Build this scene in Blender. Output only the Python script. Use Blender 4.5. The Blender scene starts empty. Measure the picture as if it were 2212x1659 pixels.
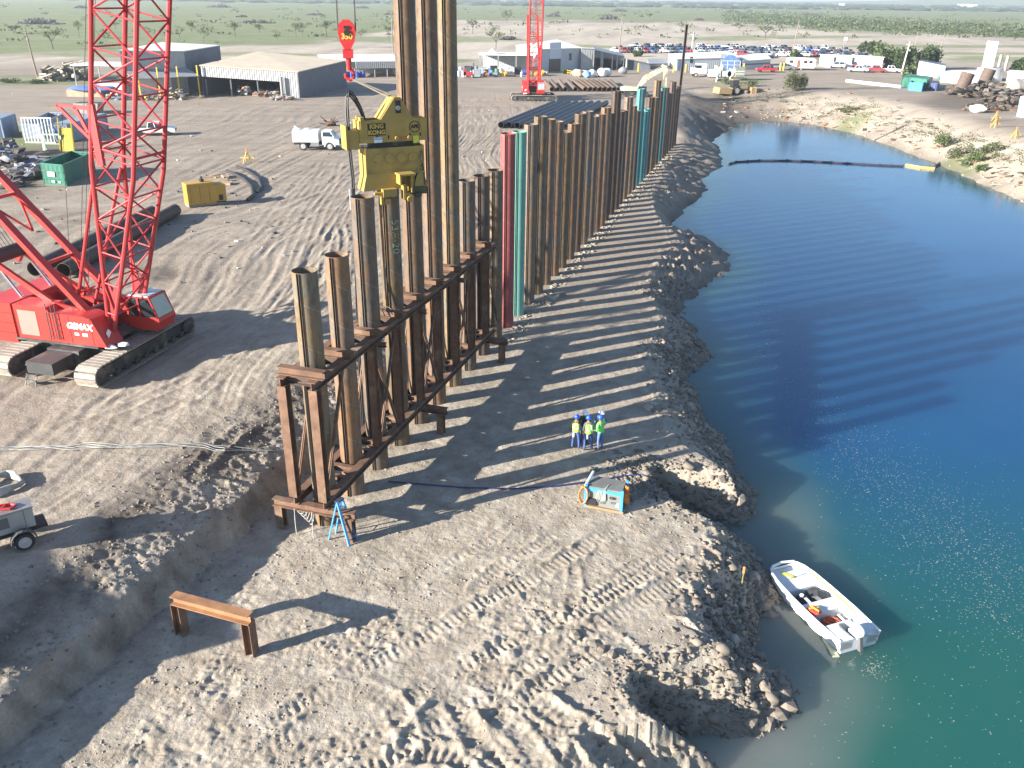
import bpy, bmesh, math, random
import numpy as np
from mathutils import Vector, Matrix, noise as mnoise

SC = bpy.context.scene
COL = SC.collection
rnd = random.Random(7)

# ------------------------------------------------------------------ camera
CAM_Z, PITCH, ROLL, FPX = 20.2, math.radians(24.4), math.radians(0.7), 1850.0   # focal length for a 2212 px wide frame
cam_d = bpy.data.cameras.new('camera'); cam = bpy.data.objects.new('camera', cam_d); COL.objects.link(cam)
cam_d.sensor_width = 36.0; cam_d.lens = 36.0*FPX/2212.0; cam_d.clip_start = 0.5; cam_d.clip_end = 30000
CR = Matrix.Rotation(math.pi/2-PITCH, 3, 'X') @ Matrix.Rotation(ROLL, 3, 'Z')
cam.matrix_world = Matrix.Translation((0, 0, CAM_Z)) @ CR.to_4x4()
SC.camera = cam

# ------------------------------------------------------------------ light
SUN_EL, SUN_AZ = math.radians(18.5), math.radians(26)       # the light travels towards +x, +y
SUN_DIR = Vector((math.cos(SUN_EL)*math.cos(SUN_AZ), math.cos(SUN_EL)*math.sin(SUN_AZ), -math.sin(SUN_EL)))
world = bpy.data.worlds.new('World'); SC.world = world; world.use_nodes = True
wn = world.node_tree.nodes; wl = world.node_tree.links; wn.clear()
wo = wn.new('ShaderNodeOutputWorld'); wb = wn.new('ShaderNodeBackground'); ws = wn.new('ShaderNodeTexSky')
ws.sky_type = 'NISHITA'; ws.sun_disc = False; ws.sun_elevation = SUN_EL
ws.sun_rotation = math.atan2(-SUN_DIR.x, -SUN_DIR.y)      # the sun stands behind and beside the camera
ws.air_density = 1.0; ws.dust_density = 0.45; ws.ozone_density = 3.6; ws.altitude = 0
wb.inputs['Strength'].default_value = 0.066
wl.new(ws.outputs[0], wb.inputs['Color']); wl.new(wb.outputs[0], wo.inputs['Surface'])
sun_d = bpy.data.lights.new('sun', 'SUN'); sun = bpy.data.objects.new('sun', sun_d); COL.objects.link(sun)
sun_d.energy = 5.0; sun_d.angle = math.radians(0.53); sun_d.color = (1.0, 0.93, 0.82)
sun.rotation_euler = SUN_DIR.to_track_quat('-Z', 'Y').to_euler()
sun.location = (-60, -30, 60)
SC.view_settings.view_transform = 'Standard'; SC.view_settings.look = 'None'
SC.view_settings.exposure = 1.82; SC.view_settings.gamma = 1.0; SC.view_settings.use_curve_mapping = False
SC.render.engine = 'CYCLES'
SC.cycles.use_denoising = True; SC.cycles.max_bounces = 6; SC.cycles.diffuse_bounces = 2
SC.cycles.glossy_bounces = 3; SC.cycles.transmission_bounces = 3; SC.cycles.volume_bounces = 0; SC.cycles.volume_step_rate = 4.0

# ------------------------------------------------------------------ pixel helpers (2212 x 1659 reading of the photo)
def ray(px, py):
    return CR @ Vector(((px-1106.0)/FPX, -(py-829.5)/FPX, -1.0))
def G(px, py, z=2.0):
    d = ray(px, py); t = (z-CAM_Z)/d.z
    return Vector((d.x*t, d.y*t, z))
def proj(p):
    v = CR.transposed() @ (Vector(p)-Vector((0, 0, CAM_Z)))
    return (1106-FPX*v.x/v.z, 829.5+FPX*v.y/v.z)
def rise(p, py):                       # the height of the point above p that stands on picture row py
    lo, hi = p[2]-5, p[2]+80
    for _ in range(40):
        m = (lo+hi)/2
        if proj((p[0], p[1], m))[1] > py: lo = m
        else: hi = m
    return lo
def ppm(p):                            # pixels per metre at p
    return FPX/-(CR.transposed() @ (Vector(p)-Vector((0, 0, CAM_Z)))).z

# ------------------------------------------------------------------ objects
def tag(o, label=None, cat=None, group=None, kind=None):
    if label: o['label'] = label
    if cat: o['category'] = cat
    if group: o['group'] = group
    if kind: o['kind'] = kind
    return o
def thing(name, label, cat, loc=(0, 0, 0), rz=0.0, group=None, kind=None):
    o = bpy.data.objects.new(name, None); o.empty_display_size = .3; COL.objects.link(o)
    o.location = loc; o.rotation_euler = (0, 0, rz)
    return tag(o, label, cat, group, kind)
def put(name, me, parent=None, loc=None, rz=0.0):
    o = bpy.data.objects.new(name, me); COL.objects.link(o)
    if parent is not None: o.parent = parent
    if loc is not None: o.location = loc
    if rz: o.rotation_euler = (0, 0, rz)
    return o
def dup(root, loc, rz=None, label=None, group=None, scale=None, mats=None):
    def cp(o, par):
        c = o.copy(); COL.objects.link(c)
        if par is not None: c.parent = par
        for ch in o.children: cp(ch, c)
        return c
    r = cp(root, None); r.location = loc
    if rz is not None: r.rotation_euler = (0, 0, rz)
    if scale: r.scale = scale if hasattr(scale, '__len__') else (scale,)*3
    if label: r['label'] = label
    if group: r['group'] = group
    return r

class MB:
    def __init__(s): s.V = []; s.F = []; s.MI = []; s.m = 0
    def add(s, V, F, m=None):
        b = len(s.V); s.V += [tuple(v) for v in V]; m = s.m if m is None else m
        for f in F: s.F.append(tuple(i+b for i in f)); s.MI.append(m)
        return s
    def box(s, c, d, rz=0.0, R=None, m=None, taper=None):
        R = R or Matrix.Rotation(rz, 3, 'Z'); c = Vector(c); V = []
        for z in (-.5, .5):
            k = taper if (taper and z > 0) else (1, 1)
            for x, y in ((-.5, -.5), (.5, -.5), (.5, .5), (-.5, .5)):
                V.append(c + R @ Vector((x*d[0]*k[0], y*d[1]*k[1], z*d[2])))
        return s.add(V, [(3, 2, 1, 0), (4, 5, 6, 7), (0, 1, 5, 4), (1, 2, 6, 5), (2, 3, 7, 6), (3, 0, 4, 7)], m)
    def basis(s, p0, p1, up=(0, 0, 1)):
        a = (Vector(p1)-Vector(p0)); L = a.length; a.normalize(); u = Vector(up)
        if abs(a.dot(u)) > .98: u = Vector((0, 1, 0)) if abs(a.y) < .9 else Vector((1, 0, 0))
        x = a.cross(u).normalized(); y = x.cross(a).normalized()
        return a, x, y, L
    def bar(s, p0, p1, w, h, up=(0, 0, 1), m=None):
        a, x, y, L = s.basis(p0, p1, up); V = []
        for p in (Vector(p0), Vector(p1)):
            for i, j in ((-.5, -.5), (.5, -.5), (.5, .5), (-.5, .5)): V.append(p+x*i*w+y*j*h)
        return s.add(V, [(3, 2, 1, 0), (4, 5, 6, 7), (0, 1, 5, 4), (1, 2, 6, 5), (2, 3, 7, 6), (3, 0, 4, 7)], m)
    def hbeam(s, p0, p1, d=.36, w=.36, t=.03, up=(0, 0, 1), m=None):
        a, x, y, L = s.basis(p0, p1, up); p0 = Vector(p0); p1 = Vector(p1); e = d/2
        prof = [(-w/2, -e), (w/2, -e), (w/2, -e+t), (t/2, -e+t), (t/2, e-t), (w/2, e-t), (w/2, e), (-w/2, e), (-w/2, e-t), (-t/2, e-t), (-t/2, -e+t), (-w/2, -e+t)]
        n = len(prof); V = [p+x*i+y*j for p in (p0, p1) for i, j in prof]
        F = [(i, (i+1) % n, n+(i+1) % n, n+i) for i in range(n)]
        caps = [(0, 1, 2, 11), (11, 2, 3, 10), (10, 3, 4, 9), (9, 4, 5, 8), (8, 5, 6, 7)]
        F += [c[::-1] for c in caps] + [tuple(n+i for i in c) for c in caps]
        return s.add(V, F, m)
    def tube(s, p0, p1, r0, r1=None, n=8, m=None, caps=True):
        r1 = r0 if r1 is None else r1; a, x, y, L = s.basis(p0, p1); V = []
        for p, r in ((Vector(p0), r0), (Vector(p1), r1)):
            for i in range(n):
                t = 2*math.pi*i/n; V.append(p+x*math.cos(t)*r+y*math.sin(t)*r)
        F = [(i, (i+1) % n, n+(i+1) % n, n+i) for i in range(n)]
        if caps: F += [tuple(range(n-1, -1, -1)), tuple(range(n, 2*n))]
        return s.add(V, F, m)
    def pipe(s, p0, p1, ro, ri, n=20, m=None):
        a, x, y, L = s.basis(p0, p1); V = []
        for p in (Vector(p0), Vector(p1)):
            for r in (ro, ri):
                for i in range(n):
                    t = 2*math.pi*i/n; V.append(p+x*math.cos(t)*r+y*math.sin(t)*r)
        F = []
        for i in range(n):
            j = (i+1) % n
            F += [(i, j, 2*n+j, 2*n+i), (n+j, n+i, 3*n+i, 3*n+j), (j, i, n+i, n+j), (2*n+i, 2*n+j, 3*n+j, 3*n+i)]
        return s.add(V, F, m)
    def path(s, pts, r, n=6, m=None):
        pts = [Vector(p) for p in pts]; V = []; k = len(pts)
        for i, p in enumerate(pts):
            t = (pts[min(i+1, k-1)]-pts[max(i-1, 0)]).normalized()
            u = Vector((0, 0, 1)) if abs(t.z) < .95 else Vector((1, 0, 0))
            x = t.cross(u).normalized(); y = x.cross(t)
            for j in range(n):
                a = 2*math.pi*j/n; V.append(p+x*math.cos(a)*r+y*math.sin(a)*r)
        F = [(i*n+j, i*n+(j+1) % n, (i+1)*n+(j+1) % n, (i+1)*n+j) for i in range(k-1) for j in range(n)]
        F += [tuple(range(n-1, -1, -1)), tuple(range((k-1)*n, k*n))]
        return s.add(V, F, m)
    def prism(s, poly, vec, m=None):
        n = len(poly); v = Vector(vec); V = [Vector(p) for p in poly]+[Vector(p)+v for p in poly]
        F = [(i, (i+1) % n, n+(i+1) % n, n+i) for i in range(n)]
        nrm = Vector((0, 0, 0))
        for i in range(n):
            a, b = Vector(poly[i]), Vector(poly[(i+1) % n]); nrm += a.cross(b)
        if nrm.dot(v) > 0: F += [tuple(range(n-1, -1, -1)), tuple(range(n, 2*n))]
        else:
            F = [f[::-1] for f in F]+[tuple(range(n)), tuple(range(2*n-1, n-1, -1))]
        return s.add(V, F, m)
    def quad(s, a, b, c, d, m=None): return s.add([a, b, c, d], [(0, 1, 2, 3)], m)
    def blob(s, c, r, jit=.25, rg=rnd, sub=1, m=None):
        V, F = ICO[sub]; R = Matrix.Rotation(rg.random()*6, 3, 'Z') @ Matrix.Rotation(rg.random()*6, 3, 'X')
        rr = r if hasattr(r, '__len__') else (r, r, r)
        return s.add([Vector(c)+Vector([q*k for q, k in zip(R @ (v*(1+rg.uniform(-jit, jit))), rr)]) for v in V], F, m)
    def lathe(s, c, prof, n=16, m=None):
        V = []; k = len(prof); c = Vector(c)
        for r, z in prof:
            for i in range(n):
                a = 2*math.pi*i/n; V.append(c+Vector((r*math.cos(a), r*math.sin(a), z)))
        F = [(i*n+j, i*n+(j+1) % n, (i+1)*n+(j+1) % n, (i+1)*n+j) for i in range(k-1) for j in range(n)]
        F += [tuple(range(n-1, -1, -1)), tuple(range((k-1)*n, k*n))]
        return s.add(V, F, m)
    def mesh(s, name, mats, sharp=35):
        me = bpy.data.meshes.new(name); me.from_pydata(s.V, [], s.F)
        for m in (mats if isinstance(mats, (list, tuple)) else [mats]): me.materials.append(m)
        if s.F:
            me.polygons.foreach_set('material_index', s.MI)
            me.polygons.foreach_set('use_smooth', [True]*len(s.F))
            me.set_sharp_from_angle(angle=math.radians(sharp))
        me.update(); return me
    def build(s, name, mats, parent=None, loc=None, rz=0.0, sharp=35):
        return put(name, s.mesh(name, mats, sharp), parent, loc, rz)

def _ico(sub):
    bm = bmesh.new(); bmesh.ops.create_icosphere(bm, subdivisions=sub, radius=1); bm.verts.ensure_lookup_table()
    r = ([v.co.copy() for v in bm.verts], [tuple(v.index for v in f.verts) for f in bm.faces]); bm.free(); return r
ICO = {1: _ico(1), 2: _ico(2)}
def arc_pts(a, b, sag, n=10, side=Vector((0, 0, -1))):
    a = Vector(a); b = Vector(b)
    return [a.lerp(b, i/n)+side*sag*4*(i/n)*(1-i/n) for i in range(n+1)]

# ------------------------------------------------------------------ materials
def nodes_of(name):
    m = bpy.data.materials.new(name); m.use_nodes = True; nt = m.node_tree; nt.nodes.clear()
    out = nt.nodes.new('ShaderNodeOutputMaterial'); b = nt.nodes.new('ShaderNodeBsdfPrincipled')
    nt.links.new(b.outputs[0], out.inputs['Surface']); return m, nt, b, out
class NT:
    def __init__(s, nt): s.nt = nt
    def new(s, t, **kw):
        n = s.nt.nodes.new(t)
        for k, v in kw.items(): setattr(n, k, v)
        return n
    def link(s, a, b): s.nt.links.new(a, b)
    def noise(s, vec, scale, detail=4, rough=.55, dist=0):
        n = s.new('ShaderNodeTexNoise'); n.inputs['Scale'].default_value = scale; n.inputs['Detail'].default_value = detail
        n.inputs['Roughness'].default_value = rough; n.inputs['Distortion'].default_value = dist
        if vec is not None: s.link(vec, n.inputs['Vector'])
        return n.outputs['Fac']
    def ramp(s, fac, stops):
        r = s.new('ShaderNodeValToRGB'); e = r.color_ramp.elements
        while len(e) < len(stops): e.new(.5)
        for el, (p, c) in zip(e, stops):
            el.position = p; el.color = (c[0], c[1], c[2], 1) if hasattr(c, '__len__') else (c, c, c, 1)
        s.link(fac, r.inputs[0]); return r.outputs[0]
    def mix(s, fac, a, b, mode='MIX'):
        n = s.new('ShaderNodeMix', data_type='RGBA', blend_type=mode)
        for sock, v in ((n.inputs[0], fac), (n.inputs[6], a), (n.inputs[7], b)):
            if hasattr(v, 'is_output'): s.link(v, sock)
            elif hasattr(v, '__len__'): sock.default_value = (v[0], v[1], v[2], 1)
            else: sock.default_value = v
        return n.outputs[2]
    def math(s, op, a, b=None, c=None):
        n = s.new('ShaderNodeMath', operation=op)
        for i, v in enumerate((a, b, c)):
            if v is None: continue
            if hasattr(v, 'is_output'): s.link(v, n.inputs[i])
            else: n.inputs[i].default_value = v
        return n.outputs[0]
    def coords(s, scale=(1, 1, 1), world=False, rnd=True):
        if world:
            v = s.new('ShaderNodeNewGeometry').outputs['Position']
        else:
            v = s.new('ShaderNodeTexCoord').outputs['Object']
        mp = s.new('ShaderNodeMapping'); mp.inputs['Scale'].default_value = scale; s.link(v, mp.inputs['Vector'])
        if rnd and not world:
            oi = s.new('ShaderNodeObjectInfo'); k = s.math('MULTIPLY', oi.outputs['Random'], 57.0); s.link(k, mp.inputs['Location'])
        return mp.outputs[0]
    def bump(s, h, strength, dist, bsdf):
        b = s.new('ShaderNodeBump'); b.inputs['Strength'].default_value = strength; b.inputs['Distance'].default_value = dist
        s.link(h, b.inputs['Height']); s.link(b.outputs[0], bsdf.inputs['Normal'])
MATS = {}
def M(name, col, rough=.6, metal=0.0, var=.22, scale=1.6, dirt=None, dirt_amt=.45, bump=0.0, dscale=.8, spec=.5):
    """Painted or raw surface with uneven tone and, if asked, blotches of dirt or rust of their own shape."""
    if name in MATS: return MATS[name]
    m, nt, b, out = nodes_of(name); N = NT(nt); v = N.coords()
    n1 = N.noise(v, scale, 5, .6); lo = tuple(c*(1-var) for c in col); hi = tuple(min(.95, c*(1+var*.7)) for c in col)
    c = N.ramp(n1, [(.3, lo), (.7, hi)])
    if dirt:
        n2 = N.noise(v, dscale, 6, .65, .6); f = N.ramp(n2, [(.66-dirt_amt*.35, 0.0), (.8-dirt_amt*.2, 1.0)]); c = N.mix(N.math('MULTIPLY', f, min(1, .4+dirt_amt)), c, dirt)
    N.link(c, b.inputs['Base Color']); b.inputs['Roughness'].default_value = rough; b.inputs['Metallic'].default_value = metal
    b.inputs['Specular IOR Level'].default_value = spec
    if bump: N.bump(N.noise(v, scale*9, 3), bump, .02, b)
    MATS[name] = m; return m

def pile_mat(name, base, rust, dark, paint=None, rust_amt=.5):
    m, nt, b, out = nodes_of(name); N = NT(nt)
    v = N.coords((1, 1, .35)); n1 = N.noise(v, 1.6, 6, .62, .4); n2 = N.noise(v, 5, 4, .6); fine = N.noise(N.coords((1, 1, .12)), 18, 4, .7)
    c = N.ramp(n1, [(.36-.1*rust_amt, base), (.54-.12*rust_amt, tuple((x+y)/2 for x, y in zip(base, rust))), (.68-.1*rust_amt, rust)])
    c = N.mix(N.ramp(n2, [(.48, 0.0), (.68, .7)]), c, dark)
    c = N.mix(.35, c, N.ramp(fine, [(.3, .35), (.7, .75)]), 'OVERLAY')
    tc = N.new('ShaderNodeTexCoord'); sx = N.new('ShaderNodeSeparateXYZ'); N.link(tc.outputs['Object'], sx.inputs[0])
    ang = N.math('DIVIDE', N.math('ARCTAN2', sx.outputs[1], sx.outputs[0]), 2*math.pi)
    oi = N.new('ShaderNodeObjectInfo')
    spiral = N.math('FRACT', N.math('ADD', N.math('ADD', ang, N.math('DIVIDE', sx.outputs[2], 1.7)), oi.outputs['Random']))
    seam = N.math('LESS_THAN', spiral, .018)
    bands = N.noise(N.coords((.0, .0, 1)), .8, 2)
    if paint:
        f = N.ramp(N.noise(v, 2.2, 7, .7, .5), [(.60, 0.0), (.72, .8)]); pv = N.ramp(n1, [(.3, tuple(x*.75 for x in paint)), (.7, paint)])
        c = N.mix(f, pv, c)
    c = N.mix(N.math('MULTIPLY', seam, .55), c, tuple(min(1, x*1.9+.04) for x in base))
    hue = N.new('ShaderNodeHueSaturation'); hue.inputs['Saturation'].default_value = 1.0
    N.link(N.math('MULTIPLY_ADD', oi.outputs['Random'], .5, .75), hue.inputs['Value']); N.link(c, hue.inputs['Color'])
    N.link(hue.outputs[0], b.inputs['Base Color']); b.inputs['Roughness'].default_value = .62; b.inputs['Metallic'].default_value = .15
    N.bump(N.math('ADD', N.math('MULTIPLY', fine, .3), seam), .35, .02, b)
    return m
# ------------------------------------------------------------------ terrain
ZW = -1.8                                            # pond level
PA = G(707, 1125, 0); PB = G(1452, 314, 0)           # first and last pile of the wall
PDIR = (PB-PA).normalized(); PPERP = Vector((PDIR.y, -PDIR.x, 0)); WALL = (PB-PA).length
def hsh(i, j, s):
    h = (i.astype(np.int64)*374761393 + j.astype(np.int64)*668265263 + s*1442695041) & 0xffffffff
    h = ((h ^ (h >> 13))*1274126177) & 0xffffffff
    return ((h ^ (h >> 16)) & 0xffff)/65535.0
def vnoise(x, y, s=0):
    i = np.floor(x); j = np.floor(y); fx = x-i; fy = y-j
    fx = fx*fx*fx*(fx*(fx*6-15)+10); fy = fy*fy*fy*(fy*(fy*6-15)+10)
    a = hsh(i, j, s); b = hsh(i+1, j, s); c = hsh(i, j+1, s); d = hsh(i+1, j+1, s)
    return (a+(b-a)*fx+(c-a)*fy+(a-b-c+d)*fx*fy)*2-1
def fbm(x, y, s=0, o=3, g=.5):
    t = 0; a = 1; n = 0
    for k in range(o):
        ca, sa = math.cos(k*1.1), math.sin(k*1.1)
        t = t+a*vnoise((x*ca-y*sa)*2**k+k*17.3, (x*sa+y*ca)*2**k-k*9.1, s+k); n += a; a *= g
    return t/n
# shoreline: photo pixel, bank width in metres
SH = [(1380, 1900, 3), (1470, 1720, 3), (1545, 1662, 2), (1500, 1625, 1.4), (1420, 1590, 1.2), (1500, 1588, 1.6), (1640, 1586, 2.2), (1722, 1525, 2.4), (1690, 1470, 2.8), (1650, 1425, 3),
      (1640, 1395, 3), (1655, 1360, 3), (1690, 1295, 3), (1678, 1245, 3), (1640, 1195, 2.6), (1570, 1158, 2), (1490, 1140, 1.4), (1432, 1112, .7), (1426, 1088, .6), (1500, 1108, 1.2),
      (1618, 1140, 2), (1640, 1105, 2.6), (1625, 1060, 3), (1592, 1010, 3.2), (1560, 955, 3.2), (1532, 900, 3.2), (1500, 845, 3.2), (1484, 805, 2.6), (1512, 790, 3), (1532, 775, 3.4), (1532, 748, 3.4),
      (1496, 702, 3), (1462, 680, 2.2), (1480, 650, 3), (1530, 618, 4.5), (1574, 582, 5), (1570, 550, 5), (1535, 520, 4.5), (1490, 510, 4), (1458, 500, 2), (1450, 480, 2), (1478, 452, 4),
      (1515, 425, 5), (1522, 402, 5), (1510, 388, 5), (1562, 360, 6), (1552, 322, 6), (1535, 308, 7), (1562, 288, 9), (1600, 266, 14), (1650, 261, 24), (1700, 264, 24),
      (1750, 268, 18), (1850, 290, 14), (1950, 326, 13), (2050, 364, 12), (2150, 412, 12), (2212, 440, 12), (2420, 530, 12), (2700, 680, 14), (3400, 1000, 14)]
SHW = np.array([(*G(a, b, ZW)[:2], w) for a, b, w in SH]+[(70, -20, 14), (60, -90, 10), (8, -90, 6), (4, 5, 4)])
def shore(x, y):
    """signed distance to the pond's edge (positive on land) and the bank's width there"""
    sh = x.shape; x = x.ravel(); y = y.ravel(); best = np.full(x.shape, 1e9); wid = np.zeros(x.shape); ins = np.zeros(x.shape, bool); n = len(SHW)
    for i in range(n):
        ax, ay, aw = SHW[i]; bx, by, bw = SHW[(i+1) % n]; dx, dy = bx-ax, by-ay
        t = np.clip(((x-ax)*dx+(y-ay)*dy)/(dx*dx+dy*dy), 0, 1); d = np.hypot(x-ax-t*dx, y-ay-t*dy)
        k = d < best; best[k] = d[k]; wid[k] = (aw+(bw-aw)*t)[k]
        c = (ay > y) != (by > y); xx = (bx-ax)*(y-ay)/(by-ay if by != ay else 1e-9)+ax; ins ^= c & (x < xx)
    return np.where(ins, -best, best).reshape(sh), wid.reshape(sh)
PCEN = np.array([G(a, b, ZW)[:2] for a, b in ((1900, 1600), (1800, 900), (1800, 600), (1800, 400), (1750, 300), (1640, 262))])
def uv(x, y):
    rx = x-PA.x; ry = y-PA.y
    return rx*PDIR.x+ry*PDIR.y, rx*PPERP.x+ry*PPERP.y
def level(x, y):
    u, v = uv(x, y); vv = v+fbm(x/3.1, y/3.1, 5, 2)*.24+fbm(x/.75, y/.75, 6, 3)*.22
    lev = np.interp(vv, [-8.5, -7.2, -5.6, -3.45, -2.78], [2.0, 1.95, 1.7, 1.12, 0.0])
    k = np.clip((u-WALL-2)/24, 0, 1); k = k*k*(3-2*k); lev = lev+(2.0-lev)*k
    xc = np.interp(y, PCEN[:, 1], PCEN[:, 0]); side = (x > xc) & (y < 240)
    return np.where(side, 2.3, lev)
def land(x, y):
    """the ground without its fine relief"""
    d, w = shore(x, y); jig = fbm(x/1.9, y/1.9, 9, 3)*np.clip(w*.16, .1, .9)
    d2 = d+jig*np.clip(1-np.abs(d)/(w+1.5), 0, 1); t = np.clip(d2/w, 0, 1); L = level(x, y)
    z = ZW+(L-ZW)*(1-(1-t)**1.12)
    z = np.where(d2 < 0, ZW-np.minimum(2.5, -d2*.45), z)
    return z, d2, w
def HZ(x, y):
    return float(land(np.array([[float(x)]]), np.array([[float(y)]]))[0][0, 0])
def GP(px, py):                                      # the point of the ground shown at a photo pixel
    z = 2.0
    for _ in range(6):
        p = G(px, py, z); z = HZ(p.x, p.y)*.6+z*.4
    p = G(px, py, z); return Vector((p.x, p.y, HZ(p.x, p.y)))

LANES = [  # crawler tracks near the camera: photo pixels, width, depth
 ([(1330, 1150), (1296, 1162), (1218, 1213), (1138, 1262), (1041, 1304), (960, 1355), (879, 1404), (786, 1446), (700, 1480)], .62, .075),
 ([(1484, 1188), (1404, 1236), (1323, 1284), (1242, 1333), (1202, 1342), (1089, 1397), (1009, 1439), (944, 1478), (860, 1530), (760, 1580)], .62, .085),
 ([(1510, 1230), (1430, 1275), (1350, 1320), (1270, 1370), (1180, 1420), (1090, 1480)], .6, .05),
 ([(1130, 1500), (1210, 1553), (1275, 1601), (1339, 1653), (1420, 1730)], .7, .13),
 ([(976, 1494), (1000, 1550), (1030, 1607), (1090, 1670), (1140, 1740)], .65, .12),
 ([(660, 1650), (711, 1627), (786, 1607), (850, 1560), (905, 1500), (935, 1440)], .6, .07),
 ([(560, 1560), (640, 1530), (734, 1494), (800, 1490), (850, 1520), (880, 1580), (900, 1660)], .6, .06),
 ([(700, 1700), (800, 1655), (900, 1620), (1010, 1640), (1100, 1720)], .65, .09),
 ([(1230, 1200), (1245, 1260), (1235, 1330), (1200, 1390)], .3, .04), ([(1010, 1310), (1060, 1240), (1150, 1190), (1210, 1150)], .5, .04),
 ([(870, 1260), (950, 1230), (1050, 1180), (1130, 1120)], .45, .03), ([(1290, 1350), (1350, 1400), (1390, 1440), (1420, 1500)], .5, .06),
 ([(500, 1620), (600, 1560), (680, 1500), (760, 1440), (840, 1400)], .45, .035),
 ([(430, 1010), (480, 965), (520, 930), (560, 905)], .6, .06), ([(390, 1050), (440, 1000), (500, 950), (540, 925)], .5, .05),
 ([(720, 640), (735, 580), (745, 520), (735, 480)], .45, .07), ([(690, 620), (700, 560), (715, 500)], .4, .06), ([(760, 620), (770, 560), (765, 500)], .4, .05),
 ([(1420, 1200), (1340, 1250), (1270, 1290), (1180, 1330), (1100, 1370)], .6, .06), ([(1060, 1560), (1150, 1500), (1240, 1440), (1330, 1400)], .6, .08), ([(820, 1700), (880, 1600), (960, 1560), (1050, 1520)], .6, .08),
 ([(1180, 1700), (1150, 1620), (1100, 1560), (1010, 1520)], .6, .1), ([(450, 1700), (520, 1640), (620, 1600), (700, 1560)], .6, .05)]
for off in (0, 52, 118, 170):   # wheel ruts sweeping over the yard, ordinary and twin
    for pair in (0, 13):
        LANES += [([(-60+off*.9+pair, 640-off*.2), (130+off+pair, 520), (300+off+pair, 425), (450+off*.9+pair, 350), (580+off*.8+pair, 300), (720+off*.5+pair, 250)], .55, .034, 1)]
for off in (0, 70, 165, 240):
    for pair in (0, 22): LANES += [([(-40+off+pair, 1000-off*.3), (120+off+pair, 860), (260+off+pair, 745), (390+off*.9+pair, 640), (520+off*.7+pair, 530), (620+off*.55+pair, 430), (690+off*.4+pair, 350)], .55, .034, 1)]
def lanes(x, y, z, py):
    cl = np.zeros_like(x)
    for pts, wd, dep, *cl_ in LANES:
        cl_ = not cl_
        P = np.array([(GP(a, b).x, GP(a, b).y) for a, b in pts])
        if not cl_: P = P+np.stack([fbm(P[:, 0]/9, P[:, 1]/9, len(pts)+int(pts[0][0]) % 7, 2)*2.2, P[:, 1]*0], -1)
        # smooth the polyline
        for _ in range(2):
            Q = [P[0]]
            for i in range(len(P)-1): Q += [P[i]*.75+P[i+1]*.25, P[i]*.25+P[i+1]*.75]
            P = np.array(Q+[P[-1]])
        x0, y0 = P.min(0)-2; x1, y1 = P.max(0)+2
        jj = np.where((x[0] > x0) & (x[0] < x1))[0]; ii = np.where((y[:, 0] > y0) & (y[:, 0] < y1))[0]
        if not len(ii) or not len(jj): continue
        sl = (slice(ii[0], ii[-1]+1), slice(jj[0], jj[-1]+1)); X = x[sl]; Y = y[sl]
        best = np.full(X.shape, 1e9); S = np.zeros_like(X); side = np.zeros_like(X); acc = 0
        for i in range(len(P)-1):
            a = P[i]; d = P[i+1]-a; L = np.hypot(*d)
            if L < 1e-6: continue
            t = np.clip(((X-a[0])*d[0]+(Y-a[1])*d[1])/(L*L), 0, 1); ex = X-a[0]-t*d[0]; ey = Y-a[1]-t*d[1]; q = np.hypot(ex, ey)
            k = q < best; best[k] = q[k]; S[k] = (acc+t*L)[k]; side[k] = np.sign(ex*d[1]-ey*d[0])[k]; acc += L
        h = wd/2; q = best+(fbm(X/.5, Y/.5, 31, 2)*.09 if cl_ else 0); inn = np.clip((h-q)/.1, 0, 1)
        fade = np.clip(np.minimum(S, acc-S)/1.2, 0, 1)*np.clip(.8+fbm(X/1.6, Y/1.6, 41, 2)*.9, 0, 1)
        cleat = np.clip(np.abs(((S/.27+side*best*.35) % 1.0)-.5)*4-.75, 0, 1)
        berm = np.exp(-((q-h-.12)/.13)**2)*(dep*1.0)*((1+.9*fbm(X/.28, Y/.28, 33, 2)) if cl_ else (1+.5*fbm(X/2, Y/2, 33, 2)))
        z[sl] += fade*(inn*(-dep*.5+cleat*(dep*.62 if cl_ else 0.))+berm)
    return z
def axis_y():
    a = [-400, -200, -100, -50, -20, -5, 6]; y = 12.5
    while y < 37: a.append(y); y += .056
    while y < 9000: a.append(y); y += max(.06, (.0078 if y < 130 else .0125)*(y-29.3))
    return np.array(a)
def axis_x():
    f = np.arange(-13.2, 14.5, .056); out = []; s = .06; v = f[-1]
    while v < 7000: s *= 1.045; v += s; out.append(v)
    lf = []; s = .06; v = f[0]
    while v > -7000: s *= (1.013 if v > -62 else 1.05); v -= s; lf.append(v)
    return np.concatenate([np.array(lf)[::-1], f, np.array(out)])
gx, gy = np.meshgrid(axis_x(), axis_y())
gz, gd, gw = land(gx, gy); gu, gv = uv(gx, gy)
near = np.clip((90-gy)/50, 0, 1); mid = np.clip((260-gy)/120, 0, 1); dry = gd > -.3
bankz = np.clip(1-np.abs(gd-gw*.5)/(gw*.5+1.0), 0, 1)*(gd > -.6)
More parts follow.
